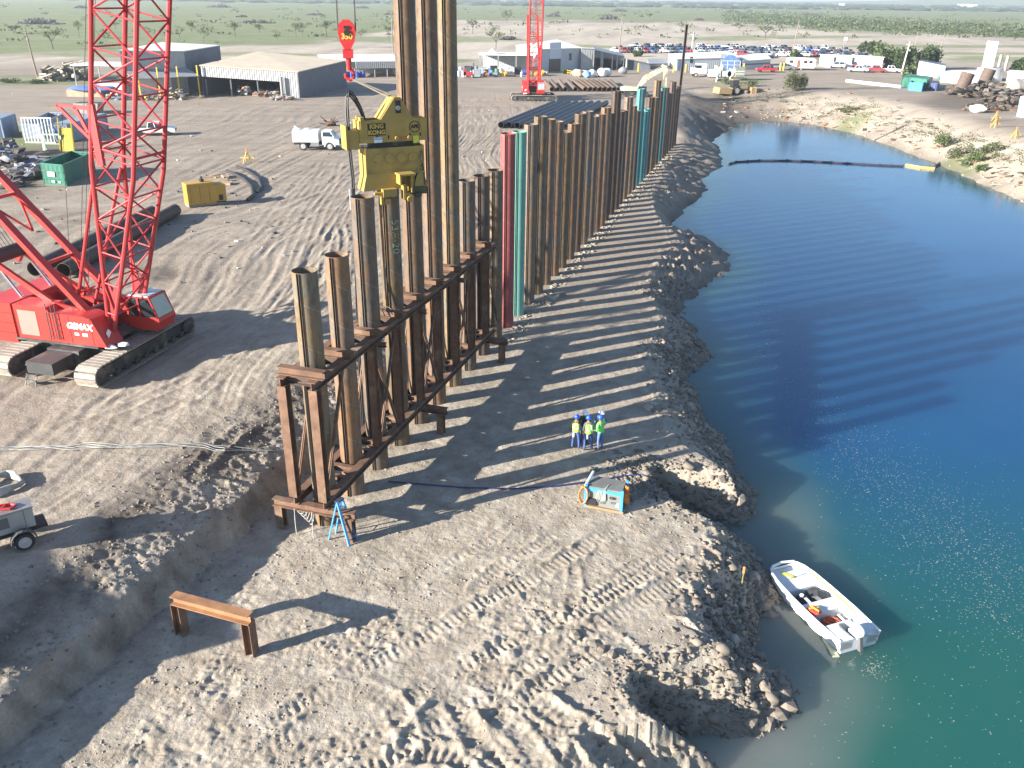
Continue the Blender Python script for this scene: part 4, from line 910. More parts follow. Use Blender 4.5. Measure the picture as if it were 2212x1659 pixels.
out_ = Vector((a.y-c.y, c.x-a.x, 0)).normalized()*-1
if out_.y > 0: out_ = -out_
H1 = (za-z0)*.86; H2 = (za-z0)*.72; k = MB(); p = [I(c, 0)+Vector((0, 0, H1)), I(a, 0)+Vector((0, 0, H1)), I(a, 0)+out_*5.5+Vector((0, 0, H2)), I(c, 0)+out_*5.5+Vector((0, 0, H2))]; slab(k, *p, th=.1, over=.1); k.build('canopy', ROOFG, sh)
for t in (.05, .35, .66, .98): k = MB(); q = I(c.lerp(a, t), 0)+out_*5.3; k.box((q.x, q.y, H2/2), (.22, .22, H2)); k.build('canopy_post', YPOST, sh)
for t, w in ((.3, 4.2), (.62, 2.4)): k = MB(); q = I(c.lerp(a, t), 0)+out_*.15; k.box((q.x, q.y, 2.0), (w, .1, 4.0), rz=math.atan2((a-c).y, (a-c).x)); k.build('white_door', WALLW, sh)
# side lean-to on the far edge of the tall shed
p0 = GP(205, 190); lt = thing('lean_to', 'white topped lean-to roof on thin posts beyond the red crane boom', 'shelter', p0)
k = MB(); hh = rise(p0, 140)-p0.z; k.box((5, 3, hh), (17, 9, .18)); k.build('roof', ROOFW, lt)
for x in (-3, 2, 7, 12): k = MB(); k.box((x, -1.2, hh/2), (.2, .2, hh)); k.build('post', POSTG, lt)
# white topped canopy in the middle distance
p0 = GP(702, 168); p1 = GP(862, 166); cn = thing('canopy_shelter', 'long white roofed canopy with grey back wall and blue drums under it', 'shelter', p0); d = p1-p0; d.z = 0; bk = Vector((-d.y, d.x, 0)).normalized()*9; hh = rise(p0, 134)-p0.z
k = MB(); slab(k, Vector((0, 0, hh)), d+Vector((0, 0, hh)), d+bk+Vector((0, 0, hh+.9)), bk+Vector((0, 0, hh+.9)), .18, .4); k.build('roof', ROOFW, cn)
k = MB(); corr(k, bk, bk+d, 0, 0, hh, hh); corr(k, d, d+bk, 0, 0, hh, hh); k.build('back_wall', WALLG, cn); k = MB(); corr(k, d*.42+Vector((0, -.2, 0)), d+Vector((0, -.2, 0)), hh-1.5, hh-1.5, hh, hh); k.build('fascia', CORR, cn)
for t in (0, .17, .34, .5, .67, .84, 1): k = MB(); q = d*t; k.box((q.x, q.y, hh/2), (.2, .2, hh)); k.build('post', POSTG, cn)
BLUED = M('drum_blue', (.03, .08, .40), .4); drum = MB(); drum.lathe((0, 0, 0), [(.27, 0), (.29, .02), (.29, .3), (.305, .32), (.29, .34), (.29, .58), (.305, .6), (.29, .62), (.29, .86), (.26, .88)], 12); drm = drum.mesh('blue_drum', BLUED)
for q, (px, py) in enumerate(((742, 168), (748, 168), (754, 167.5), (760, 168), (766, 167.5), (772, 168), (779, 167), (786, 167), (580, 196), (586, 195))):
    g = GP(px, py); tag(put('plastic_drum', drm, None, g), f'blue plastic drum, {nth(q+1)} from the tan shed under the white canopy' if q < 8 else ('nearer' if q == 8 else 'farther')+' blue plastic drum in the mouth of the tan roofed shed', 'drum', 'blue drums under the canopy' if q < 8 else 'blue drums in the open shed').scale = (1.5, 1.5, 1.5)
# white workshop and its neighbours
def block(name, label, c0, cr_, cl_, ya, yb, yc, wm_, rm_, wr=None, rr=.0, cat='building'):
    a, b, c, e = footprint(c0, cr_, cl_); o0 = a.copy(); z0 = a.z; za, zb_, zc = rise(a, ya)-z0, rise(b, yb)-z0, rise(c, yc)-z0; ze = zb_+zc-za+rr
    t = thing(name, label, cat, o0); L = lambda p, z: Vector((p.x-o0.x, p.y-o0.y, z))
    k = MB(); slab(k, L(a, za), L(b, zb_), L(e, ze), L(c, zc)); k.build('roof', rm_, t)
    k = MB(); corr(k, L(a, 0), L(b, 0), 0, 0, za, zb_, .6, .04); k.build('front_wall', wr or wm_, t)
    k = MB(); corr(k, L(c, 0), L(a, 0), 0, 0, zc, za, .6, .04); k.build('side_wall', wm_, t)
    k = MB(); corr(k, L(b, 0), L(e, 0), 0, 0, zb_, ze, .6, .04); corr(k, L(e, 0), L(c, 0), 0, 0, ze, zc, .6, .04); k.build('rear_wall', wm_, t)
    return t, L(b, 0), za, L(c, 0)
def panel(t, d, f0, f1, z0, z1, mat, nm, off=.07):
    q = d*((f0+f1)/2); L = d.length*(f1-f0); n = Vector((d.y, -d.x, 0)).normalized()*off; k = MB(); k.box((q.x+n.x, q.y+n.y, (z0+z1)/2), (L, .08, z1-z0), rz=math.atan2(d.y, d.x)); return k.build(nm, mat, t)
SHUT = M('shutter_grey', (.55, .6, .66), .5, 0, .05); DKW = M('dark_window', (.04, .05, .06), .25)
t, d, h, l = block('workshop', 'white workshop with a half raised roller door behind the far crane', (1164, 157), (1254, 151), (1115, 146), 107, 104, 99, WALLW, ROOFW, WALLG, 1.2)
dr = panel(t, d, .23, .50, 3.2, 7.2, SHUT, 'roller_door'); panel(t, d, .23, .50, .1, 3.2, DKW, 'door_opening'); panel(t, d, .70, .76, 2.6, 4.4, DKW, 'window'); panel(t, l*-1, -.6, -.45, 1.0, 3, DKW, 'window') if False else None
t, d, h, l = block('ribbed_annex', 'bare grey ribbed annex joined to the white workshop', (1254, 152), (1281, 152), (1248, 146), 104, 105, 104, CORR, ROOFW)
a, b, c, e = footprint((1281, 153), (1346, 151), (1279, 144)); o0 = a.copy(); t = thing('open_bay', 'dark open machine bay beside the grey ribbed annex', 'shed', o0); I = lambda p, z: Vector((p.x-o0.x, p.y-o0.y, z)); h0, h1 = rise(a, 108)-a.z, rise(b, 122)-a.z
k = MB(); slab(k, I(a, h0), I(b, h1), I(e, h1), I(c, h0)); k.build('roof', ROOFG, t); k = MB(); corr(k, I(c, 0), I(e, 0), 0, 0, h0, h1); corr(k, I(b, 0), I(e, 0), 0, 0, h1, h1); k.build('rear_wall', CORRD, t)
for f in (.0, .25, .3, .62, .78, 1): k = MB(); q = I(a.lerp(b, f), 0); hq = h0+(h1-h0)*f; k.box((q.x, q.y, hq/2), (.3, .3, hq)); k.build('column', POSTG, t)
k = MB(); corr(k, I(a, 0), I(b, 0), h0-1.8, h1-1.0, h0, h1); k.build('fascia', CORRD, t)
t, d, h, l = block('gatehouse', 'small pale lean-to office next to the dark open bay', (1352, 152), (1402, 151), (1347, 147), 128, 138, 127, WALLW, ROOFG, WALLG); panel(t, d, .05, .32, .1, 2.7, DKW, 'doorway')
t, d, h, l = block('low_store', 'low grey store with a plain sloping roof between two offices', (1402, 151), (1443, 150), (1398, 143), 141, 141, 128, WALLG, ROOFG); panel(t, d, .05, .98, .1, 1.6, DKW, 'opening')
t, d, h, l = block('long_office', 'long white roofed office with pale grey wall before the car park', (1460, 153), (1596, 151), (1443, 140), 128, 124, 117, WALLW, ROOFW, WALLG, .3); panel(t, d, .02, .10, .1, 3.0, M('door_blue', (.14, .2, .3), .5), 'door'); panel(t, d, .2, .25, 2, 3.6, DKW, 'window'); panel(t, d, .68, .78, 2.6, 4.2, SHUT, 'window')
t, d, h, l = block('office_wing', 'short pale office wing with a hipped white roof', (1603, 151), (1662, 148), (1596, 141), 132, 128, 121, WALLW, ROOFW, WALLG, .2); panel(t, d, -.01, 1.0, h-1.1, h-.7, CORRD, 'eave_band')
t, d, h, l = block('carport', 'grey flat roofed carport behind the office wing', (1622, 128), (1668, 126), (1615, 122), 121, 120, 117, CORRD, ROOFG)
t, d, h, l = block('mobile_office', 'long white mobile office with dark windows behind parked pickups', (1789, 146), (1905, 148), (1769, 141), 119, 124, 118, WALLW, ROOFW, WALLW, .2); panel(t, d, .08, .12, .6, 2.9, DKW, 'window'); panel(t, d, .42, .46, 1, 2.9, DKW, 'window'); panel(t, d, .92, .99, .8, 2.4, SHUT, 'window')
t, d, h, l = block('white_trailer_office', 'white trailer office standing before the dark trees', (1980, 163), (2037, 170), (1986, 150), 132, 143, 129, WALLW, CORRD, WALLW); panel(t, d, .72, .86, .8, 2.6, SHUT, 'door')
t, d, h, l = block('white_store', 'low white store with a shallow white roof near the tank tower', (2030, 177), (2118, 184), (2040, 168), 161, 167, 153, WALLW, ROOFW, WALLW, .4); panel(t, d, .12, .17, 1, 1.9, SHUT, 'window'); panel(t, d, .34, .40, 1, 1.9, SHUT, 'window'); panel(t, d, .70, .78, .1, 1.9, POSTG, 'door')
t, d, h, l = block('white_semi_trailer', 'white box trailer at the edge of the scrap yard', (2172, 180), (2240, 188), (2178, 172), 156, 161, 152, WALLW, ROOFW, WALLW, cat='trailer')
p = GP(2134, 174); tw = thing('tank_tower', 'tall white rectangular tank tower rising from a grey round base', 'tower', p); q = rise(p, 147)-p.z; h2 = rise(p, 89)-p.z
k = MB(); k.lathe((0, 0, 0), [(3.0, 0), (3.0, q), (2.8, q+.1)], 24); k.build('base', M('base_grey', (.36, .37, .38), .7), tw); k = MB(); k.box((-.9, 0, (q+h2)/2), (1.9, 1.7, h2-q)); k.build('tank', WALLW, tw)
for n_, (px, py, pt) in enumerate(((2155, 152, 118), (2170, 153, 120))):
    p = GP(px, py); k = MB(); hh = rise(p, pt)-p.z; k.tube((0, 0, 0), (.1, 0, hh), .42, n=12); k.tube((0, 0, hh*.45), (0, 0, hh*.45+.1), .5, n=12); tag(k.build('steel_stack', M('stack_grey', (.33, .31, .29), .7), None, p), ('first' if n_ == 0 else 'second')+' grey steel stack beside the white tank tower', 'pipe', 'grey stacks by the tower')
# containers and skips
def container(name, label, c0, c1, c2, ytop, mat, open_top=False, cat='container', rib=.3, endm=None):
    a, b, f = GP(*c0), GP(*c1), GP(*c2); z0 = min(a.z, b.z, f.z); o0 = Vector((a.x, a.y, z0)); t = thing(name, label, cat, o0); h = rise(a, ytop)-z0
    X = Vector((b.x-a.x, b.y-a.y, 0)); Y = Vector((f.x-b.x, f.y-b.y, 0)); O = Vector((0, 0, 0))
    for nm, p, q in (('end_wall', O, X), ('side_wall', X, X+Y), ('end_wall', X+Y, Y), ('side_wall', Y, O)): k = MB(); corr(k, p, q, .12, .12, h, h, rib, .06); k.build(nm, endm if (endm and nm == 'end_wall') else mat, t)
    k = MB()
    for p, q in ((O, X), (X, X+Y), (X+Y, Y), (Y, O)):
        for z in (.08, h): k.bar(p+Vector((0, 0, z)), q+Vector((0, 0, z)), .14, .14)
        k.bar(p, p+Vector((0, 0, h)), .16, .16)
    k.build('edge_frame', mat, t); k = MB(); k.quad(O+Vector((0, 0, .1)), X+Vector((0, 0, .1)), X+Y+Vector((0, 0, .1)), Y+Vector((0, 0, .1))); k.build('floor', mat, t)
    if not open_top: k = MB(); slab(k, Vector((0, 0, h)), X+Vector((0, 0, h)), X+Y+Vector((0, 0, h)), Y+Vector((0, 0, h)), .08, .02); k.build('roof', mat, t)
    return t, X, Y, h
SKG = M('skip_green', (.015, .14, .095), .5, 0, .15, 1, dirt=(.12, .1, .07), dirt_amt=.2); CNG = M('container_grey', (.26, .30, .37), .5, 0, .14, .7, dirt=(.2, .16, .12), dirt_amt=.3); CNB = M('container_steel_blue', (.20, .26, .36), .5, 0, .12, .8)
t, X, Y, h = container('green_skip', 'open green steel skip with white stencils on its end', (98, 398), (144, 402), (206, 374), 353, SKG, True, 'skip', .55)
k = MB()
for z in (.35, .68): k.bar(Vector((0, -.1, h*z)), X+Vector((0, -.1, h*z)), .12, .1)
k.build('end_rib', SKG, t); k = MB(); n_ = Vector((X.y, -X.x, 0)).normalized()*.12; q = X*.42+n_; k.box((q.x, q.y, h*.56), (.9, .02, .55), rz=math.atan2(X.y, X.x)); q = X*.46+n_; k.box((q.x, q.y, h*.2), (.4, .02, .2), rz=math.atan2(X.y, X.x)); q = X*.75+n_; k.box((q.x, q.y, h*.2), (.3, .02, .15), rz=math.atan2(X.y, X.x)); k.build('white_stencil', WHITE, t)
t, X, Y, h = container('grey_container', 'long pale grey container with a blue notice on its open end', (112, 308), (150, 308), (234, 279), 271, CNG, False, 'container', .5, M('container_pale', (.45, .48, .5), .6)); panel(t, X, .3, .75, h*.55, h*.85, M('tarp_blue', (.06, .14, .5), .6), 'blue_notice')
container('open_grey_container', 'roofless grey container lying behind the pale grey one', (52, 298), (92, 300), (146, 272), 268, CNG, True, 'container', .5)
container('steel_blue_container', 'steel blue container at the weedy edge of the yard', (-20, 300), (10, 300), (40, 286), 258, CNB, False, 'container', .6)
container('dark_green_container', 'green container with a dark end beside the blue bins', (1946, 188), (1998, 195), (2010, 188), 166, M('container_green', (.05, .19, .13), .5), False, 'container', .6)
t, X, Y, h = container('blue_bin', 'bright blue open bin standing before the green container', (1962, 195), (1990, 198), (1996, 192), 178, M('bin_blue', (.05, .25, .6), .5), True, 'bin', .6)
container('small_dark_container', 'small dark blue container at the end of the green one', (2008, 196), (2022, 197), (2026, 192), 180, M('bin_navy', (.04, .06, .16), .5), False, 'container', .6)
p = GP(60, 309); k = MB()
for x in range(10): k.tube((x*.42-.2, 0, 0), (x*.42-.5, .6, 3.1), .08, n=8)
k.bar((-.3, 0, .1), (3.7, 0, .1), .14, .14); k.bar((-.6, .6, 3.1), (3.4, .6, 3.1), .14, .14); tag(k.build('rack_panel', M('rack_white', (.62, .66, .66), .5), None, p), 'white barred rack panel leaning against the roofless container', 'rack')
p = GP(96, 325); k = MB()
for x in (0, 2.1): k.bar((x, 0, 0), (x, .3, 1.9), .3, .12); k.bar((x, .5, 0), (x, .3, 1.9), .1, .1)
k.bar((0, .3, 1.9), (2.1, .3, 1.9), .3, .14); k.bar((0, .1, .8), (2.1, .1, .8), .1, .1); tag(k.build('trestle', M('mint_paint', (.38, .56, .44), .6), None, p), 'mint green steel trestle standing before the rack panel', 'trestle')
p = GP(131, 327); k = MB(); k.prism([(0, 0, 0), (1.7, 0, 0), (1.5, 1.2, 2.6), (-.2, 1.2, 2.6)], (0, .08, .04)); k.bar((0, -.05, 0), (-.4, 1.6, 3.8), .14, .14); k.bar((1.7, -.05, 0), (1.2, 1.6, 3.8), .14, .14); tag(k.build('ramp_panel', M('ramp_yellow', (.42, .33, .02), .6), None, p), 'yellow ramp panel propped against the grey container', 'ramp')
p = GP(163, 208); k = MB(); k.box((2, 1, .6), (6.5, 3.4, 1.2)); k.blob((2, .8, 1.3), (3.6, 2.2, .5), .12, sub=2, m=1); k.blob((5, 1.5, 1.2), (2.4, 2, .55), .12, sub=2, m=1); tag(k.build('covered_pallet', [M('pallet_wood', (.45, .34, .24), .8), M('tarp_blue2', (.12, .2, .45), .5)], None, p), 'wooden crates under a blue tarpaulin beyond the crane boom', 'crate')
p = GP(188, 246); k = MB(); k.prism([(-1.6, 0, 0), (1.6, 0, 0), (2.0, 0, 1.6), (-2.0, 0, 1.6)], (0, 2.4, 0)); k.box((0, 1.2, 1.62), (3.6, 2.0, .04), m=1); tag(k.build('concrete_hopper', [M('hopper_grey', (.30, .29, .27), .7), DARKIN], None, p), 'grey steel hopper standing alone in the yard', 'hopper')
p = GP(218, 203); k = MB(); k.box((1.8, 0, 1.0), (5.2, .3, 2.0)); k.box((1.8, .8, .3), (5.0, 1.6, .5)); tag(k.build('white_hoarding', WALLW, None, p), 'big white sheet standing on edge beyond the blue tarpaulin', 'hoarding')
# yellow generator
a, b = GP(409, 449), GP(492, 441); d = Vector((b.x-a.x, b.y-a.y, 0)); L = d.length; gn = thing('generator', 'yellow enclosed generator with a grille end on the bare yard', 'generator', a, math.atan2(d.y, d.x)); hh = rise(a, 399)-a.z
GY = M('generator_yellow', (.46, .28, .05), .5, 0, .1)
k = MB(); k.box((L/2, .75, .1), (L, 1.5, .2)); k.build('skid', M('skid_grey', (.25, .22, .18), .8), gn); k = MB(); k.box((L*.36, .75, hh/2+.1), (L*.72, 1.45, hh-.2)); k.box((L*.86, .75, hh*.45+.1), (L*.28, 1.4, hh*.82-.2)); k.build('enclosure', GY, gn)
k = MB(); 
for z in range(9): k.box((-.02, .75, .35+z*(hh-.5)/9), (.05, 1.2, .07))
k.build('grille', M('grille_amber', (.35, .2, .03), .6), gn); k = MB(); k.tube((L*.45, .7, hh), (L*.45, .7, hh+.25), .22, n=12); k.tube((L*.45, .7, hh+.25), (L*.45, .7, hh+.5), .08, n=8); k.build('exhaust', BLK, gn)
for x in (.2, .44, .68): k = MB(); k.box((L*x, -.0, hh*.5), (L*.22, .04, hh*.7)); k.build('door', GY, gn)
k = MB(); k.box((L*.82, .04, hh*.3), (.6, .05, .5)); k.build('panel_recess', BLK, gn)
HB = M('duct_black', (.03, .03, .035), .6)
for q, pts in enumerate((((490, 372), (505, 378), (530, 392), (545, 408), (548, 425), (535, 436)), ((512, 363), (535, 372), (560, 390), (566, 408), (556, 418)))):
    k = MB(); k.path([GP(*z)+Vector((0, 0, .18)) for z in pts], .17, 8); tag(k.build('suction_hose', HB), ('short' if q else 'long')+' fat black hose curving on the ground behind the generator', 'hose')
k = MB()
for q in range(16): g = GP(455+rnd.uniform(0, 45), 388+rnd.uniform(-8, 14)); k.box(g+Vector((0, 0, .15)), (rnd.uniform(.5, 2), rnd.uniform(.2, .5), rnd.uniform(.08, .3)), rz=rnd.uniform(0, 3))
tag(k.build('timber_offcuts', M('timber', (.36, .27, .18), .8)), 'loose timber offcuts strewn behind the generator', 'timber', kind='stuff')
# big pipes behind the crane
for q, (p0, p1) in enumerate((((78, 600), (331, 470)), ((141, 603), (381, 466)))):
    a, b = GP(*p0), GP(*p1); k = MB(); k.pipe(a+Vector((0, 0, .62)), b+Vector((0, 0, .52)), .52, .49, 24); tag(k.build('steel_pipe', P_DARK), ('front' if q else 'rear')+' one of two long dark steel pipes lying behind the red crane', 'pipe', 'pipes lying behind the crane')
for q in range(8):
    x0 = 1082+q*17.5; a, b = GP(x0, 277+q*.7), GP(1196+q*16.2, 229); a.z = b.z = 2.05; k = MB(); k.pipe(a+Vector((0, 0, .46)), b+Vector((0, 0, .46)), .46, .43, 20)
    tag(k.build('steel_pipe', M('pipe_blue_black', (.055, .058, .072), .5, .3, .3)), f'black steel pipe lying {nth(q+1)} from the crane in the stacked row', 'pipe', 'black pipes lying in a row')
xs = [(1192, 1176), (1205, 1190), (1221, 1208), (1243, 1226), (1264, 1239), (1275, 1251), (1285, 1261), (1296, 1271), (1306, 1281), (1317, 1292), (1327, 1306), (1337, 1318)]
for q, (n0, f0) in enumerate(xs):
    a, b = GP(n0, 198), GP(f0, 180); k = MB(); r = .47; k.pipe(a+Vector((0, 0, r)), b+Vector((0, 0, r)), r, r-.03, 18); grey_ = q in (1, 2, 3, 10, 11)
    tag(k.build('steel_pipe', P_GREY if grey_ else P_RUST), ('grey' if grey_ else 'rusty')+f' steel pipe lying {nth(q+1)} from the far crane in the slanting row', 'pipe', 'rusty pipes in a slanting row')
# bollards, railings, poles
bo = MB(); bo.lathe((0, 0, 0), [(.16, 0), (.16, 1.25), (.1, 1.36)], 12); bom = bo.mesh('bollard', YPOST)
for q, (px, py) in enumerate(((1379, 154), (1455, 156), (1481, 156), (1606, 154), (1685, 153), (1692, 153))):
    o = tag(put('bollard', bom, None, GP(px, py)), ['yellow bollard before the pale lean-to office', 'yellow bollard at the blue office door', 'yellow bollard under the office window', 'yellow bollard where office and wing meet', 'nearer one of twin yellow bollards by the red pickup', 'second of twin yellow bollards by the red pickup'][q], 'bollard', 'yellow bollards'); o.scale = (1.5, 1.5, 1.5)
p = GP(1216, 158); k = MB(); p1 = GP(1243, 165)-p
for z in (.5, 1.0): k.bar(Vector((0, 0, z)), p1+Vector((0, 0, z)), .1, .1)
for f in (0, .2, .4, .6, .8, 1): k.bar(p1*f, p1*f+Vector((0, 0, 1.0)), .1, .1)
tag(k.build('yellow_railing', YPOST, None, p), 'yellow pipe railing at the ramp of the white workshop', 'railing')
POLEW = M('pole_wood', (.23, .19, .15), .8); POLEP = M('pole_pale', (.62, .58, .50), .6)
for q, (bx_, by_, tx, ty, mt, lab) in enumerate(((1336, 117, 1344, 35, POLEW, 'thin dark light pole behind the open machine bay'), (1493, 114, 1496, 70, POLEP, 'white pole standing among the parked cars'), (1711, 119, 1722, 42, POLEW, 'tall leaning pole at the east side of the car park'),
     (1820, 113, 1824, 78, POLEW, 'dark pole with a white sign above the mobile office'), (1947, 158, 1959, 90, POLEP, 'leaning pale pole beside the white pickups'), (1975, 104, 1979, 68, POLEW, 'dark pole rising behind the dense trees'), (2031, 108, 2036, 74, POLEW, 'lone pole on the far sandy strip'),
     (849, 112, 848, 28, POLEW, 'dark utility pole beside the tall pile cluster'), (81, 166, 69, 62, POLEW, 'slanting utility pole at the weedy roadside'))):
    p = GP(bx_, by_); hh = rise(p, ty)-p.z; un = (tx-bx_)/ppm(p)*.5; t = thing('utility_pole', lab, 'pole', p)
    k = MB(); k.tube((0, 0, -.3), (un, 0, hh), .22, .14, n=8); k.build('shaft', mt, t)
    k = MB(); (k.box((un, -.1, hh-1), (1.2, .1, 1.2)) if q == 3 else k.box((un, 0, hh-.8), (1.8, .14, .14))); k.build('sign_board' if q == 3 else 'crossarm', WHITE if q == 3 else mt, t)
    k = MB(); k.blob((un+.3, -.2, hh-2.2), .3, .05); k.build('fitting', POSTG, t)
a, b = GP(1828, 178), GP(1946, 191); k = MB(); k.tube(a+Vector((0, 0, .35)), b+Vector((0, 0, .35)), .35, n=10); tag(k.build('white_pipe', WALLW), 'long white pipe lying along the track before the pickups', 'pipe')
# bulk bags, clutter
for q, (px, py, r, mt) in enumerate(((1244, 163, 1.0, 'w'), (1252, 166, 1.2, 'o'), (1260, 165, 1.0, 'w'), (1268, 168, 1.1, 'b'), (1278, 166, 1.2, 'w'), (1300, 166, 1.4, 'w'), (1310, 165, 1.3, 'w'), (1345, 160, 1.2, 'g'))):
    g = GP(px, py); k = MB(); k.blob((0, 0, r*.7), (r, r*.9, r*.8), .12, sub=2); nm = {'w': 'white', 'o': 'orange and white', 'b': 'blue', 'g': 'grey'}[mt]
    tag(k.build('bulk_bag', M('bag_'+mt, {'w': (.72, .73, .74), 'o': (.6, .35, .25), 'b': (.2, .4, .72), 'g': (.25, .25, .27)}[mt], .8), None, g), f'{nm} bulk bag, {nth(q+1)} of the heap before the workshop annex', 'bag', 'bulk bags before the annex')
cl_cols = [(.5, .5, .5), (.7, .72, .74), (.05, .12, .4), (.35, .12, .06), (.03, .03, .035), (.2, .26, .3), (.6, .4, .08), (.1, .2, .12)]
for q in range(44):
    px = 985+q*3.4 if q < 36 else 1118+(q-36)*9; py = 164+rnd.uniform(-4, 2)-(3 if q % 3 == 0 else 0); g = GP(px, py); r = rnd.uniform(.7, 1.3); ci = rnd.randrange(8); k = MB(); kd = rnd.randrange(3); mt = M(f'clutter_{ci}', cl_cols[ci], .6)
    if kd == 0: k.lathe((0, 0, 0), [(.42*r, 0), (.45*r, .05), (.45*r, 1.2*r), (.4*r, 1.25*r)], 12); nm = 'storage_drum'
    elif kd == 1: k.box((0, 0, .8*r), (1.5*r, 1.0, 1.5*r)); k.box((0, 0, 1.58*r), (1.6*r, 1.1, .08)); k.box((0, -.52, .8*r), (1.2*r, .04, .1)); nm = 'storage_crate'
    else: k.tube((-.8*r, 0, .5), (.8*r, 0, .5), .5, n=12); k.box((0, 0, 1.1), (.5, .4, .3)); k.box((-.6*r, 0, .1), (.2, 1, .2)); k.box((.6*r, 0, .1), (.2, 1, .2)); nm = 'storage_tank'
    cn_ = ['grey', 'white', 'navy blue', 'rust red', 'black', 'slate', 'amber', 'dark green'][ci]
    tag(k.build(nm, mt, None, g, rnd.uniform(-.3, .3)), f'{cn_} {nm.replace("_", " ")}, {nth(q+1)} along the clutter by the small canopy', nm.split('_')[1], 'clutter stored by the small canopy')
p0 = GP(1042, 160); cn = thing('small_canopy', 'small pale canopy shelter behind the stored drums and crates', 'shelter', p0); k = MB(); k.box((6, 4, 4.6), (14, 8, .25)); k.prism([(1, 0, 4.7), (4, 0, 4.7), (2.5, 0, 6)], (0, 3, 0)); k.build('roof', WALLW, cn); k = MB(); corr(k, (0, 8, 0), (13, 8, 0), 0, 0, 4.5, 4.5); k.build('back_wall', WALLG, cn)
for x in (-.6, 4, 8.5, 12.8): k = MB(); k.box((x, .3, 2.3), (.3, .3, 4.6)); k.build('post', POSTG, cn)
# scrap heaps
def heap(name, label, spots, cols, n, sz, cat='scrap'):
    k = MB()
    for q in range(n):
        px, py, rx, ry, h = rnd.choice(spots); g = GP(px+rnd.uniform(-rx, rx), py+rnd.uniform(-ry, ry)); s = sz*rnd.uniform(.4, 1.3); z = rnd.uniform(0, h); mi = rnd.randrange(len(cols)); t = rnd.random()
        if t < .35: k.blob(g+Vector((0, 0, z)), (s, s*.8, s*.5), .35, m=mi)
        elif t < .7: k.bar(g+Vector((-s, 0, z)), g+Vector((s, rnd.uniform(-s, s), z+rnd.uniform(-.3, 1)*s)), s*.25, s*.18, m=mi)
        else: k.box(g+Vector((0, 0, z)), (s*1.4, s, s*.7), R=Matrix.Rotation(rnd.random()*3, 3, 'Z') @ Matrix.Rotation(rnd.uniform(-.6, .6), 3, 'X'), m=mi)
    tag(k.build(name, [M(f'{name}_{i}', c, .8, 0, .3) for i, c in enumerate(cols)]), label, cat, kind='stuff')
heap('scrap_heap', 'dark tangled scrap heap beside the green skip', [(20, 352, 28, 22, 1.6), (55, 372, 30, 18, 1.0), (20, 395, 30, 14, .5), (80, 375, 14, 12, .8)], [(.05, .045, .045), (.08, .06, .05), (.10, .11, .13), (.3, .3, .32), (.12, .13, .2)], 260, .7)
heap('timber_heap', 'jumbled heap of pale timbers and steel at the yard edge', [(140, 172, 44, 4, 2.4), (165, 170, 25, 4, 3.2), (105, 174, 12, 3, 1.2)], [(.42, .38, .27), (.08, .07, .06), (.2, .17, .12), (.5, .47, .38)], 170, 1.2)
heap('metal_heap', 'heap of bent metal in the mouth of the tan roofed shed', [(572, 206, 26, 4, .8), (528, 204, 12, 3, 1.6), (610, 214, 22, 3, .5)], [(.3, .28, .24), (.1, .09, .08), (.5, .48, .45), (.45, .14, .04), (.2, .24, .3)], 160, .55)
heap('yard_junk', 'junk stacked under the canopy of the slate shed', [(300, 214, 34, 4, .8), (370, 212, 28, 4, 1.0), (255, 212, 20, 5, .8)], [(.1, .1, .11), (.3, .3, .3), (.45, .3, .06), (.15, .2, .35), (.4, .25, .15)], 150, .7)
heap('scrap_tanks', 'long scrap heap of rusted tanks and machinery at the far yard', [(2090, 205, 30, 8, 2.2), (2140, 215, 40, 10, 2.4), (2190, 225, 40, 10, 2.2), (2060, 200, 14, 5, .8), (2140, 236, 60, 5, .5)], [(.085, .066, .056), (.04, .037, .037), (.14, .12, .10), (.13, .08, .05)], 520, .75)
for q, (px, py, r, h, lab) in enumerate(((2072, 206, 1.3, 3.6, 'dark rusted upright tank at the head of the scrap heap'), (2116, 203, 1.2, 4.2, 'tilted brown tank rising above the scrap heap'), (2182, 214, 1.9, 4.0, 'fat grey tank lying in the scrap heap'))):
    p = GP(px, py); k = MB(); ax = Vector((.25, 0, 1)) if q < 2 else Vector((1, .2, .05)); c0 = Vector((0, 0, .8 if q < 2 else r)); k.tube(c0, c0+ax*h, r, n=18); k.tube(c0+ax*h*.3, c0+ax*(h*.3+.15), r+.06, n=18); k.tube(c0+ax*h*.8, c0+ax*(h*.8+.15), r+.06, n=18); tag(k.build('scrap_tank', M('tank_rust' if q < 2 else 'tank_grey', (.12, .085, .07) if q < 2 else (.26, .24, .22), .8, 0, .3), None, p), lab, 'tank')
p = GP(2110, 243); k = MB(); k.blob((0, 0, .6), (1.6, 1.0, .8), .2, sub=2); tag(k.build('foam_block', WALLW, None, p), 'white foam block lying at the foot of the scrap heap', 'block')
p = GP(2208, 252); k = MB(); k.lathe((0, 0, 0), [(.9, 0), (1.0, 3.2), (.9, 3.3)], 14); tag(k.build('blue_tank', M('tank_paleblue', (.4, .55, .7), .5), None, p), 'upright pale blue tank at the near end of the scrap yard', 'tank')
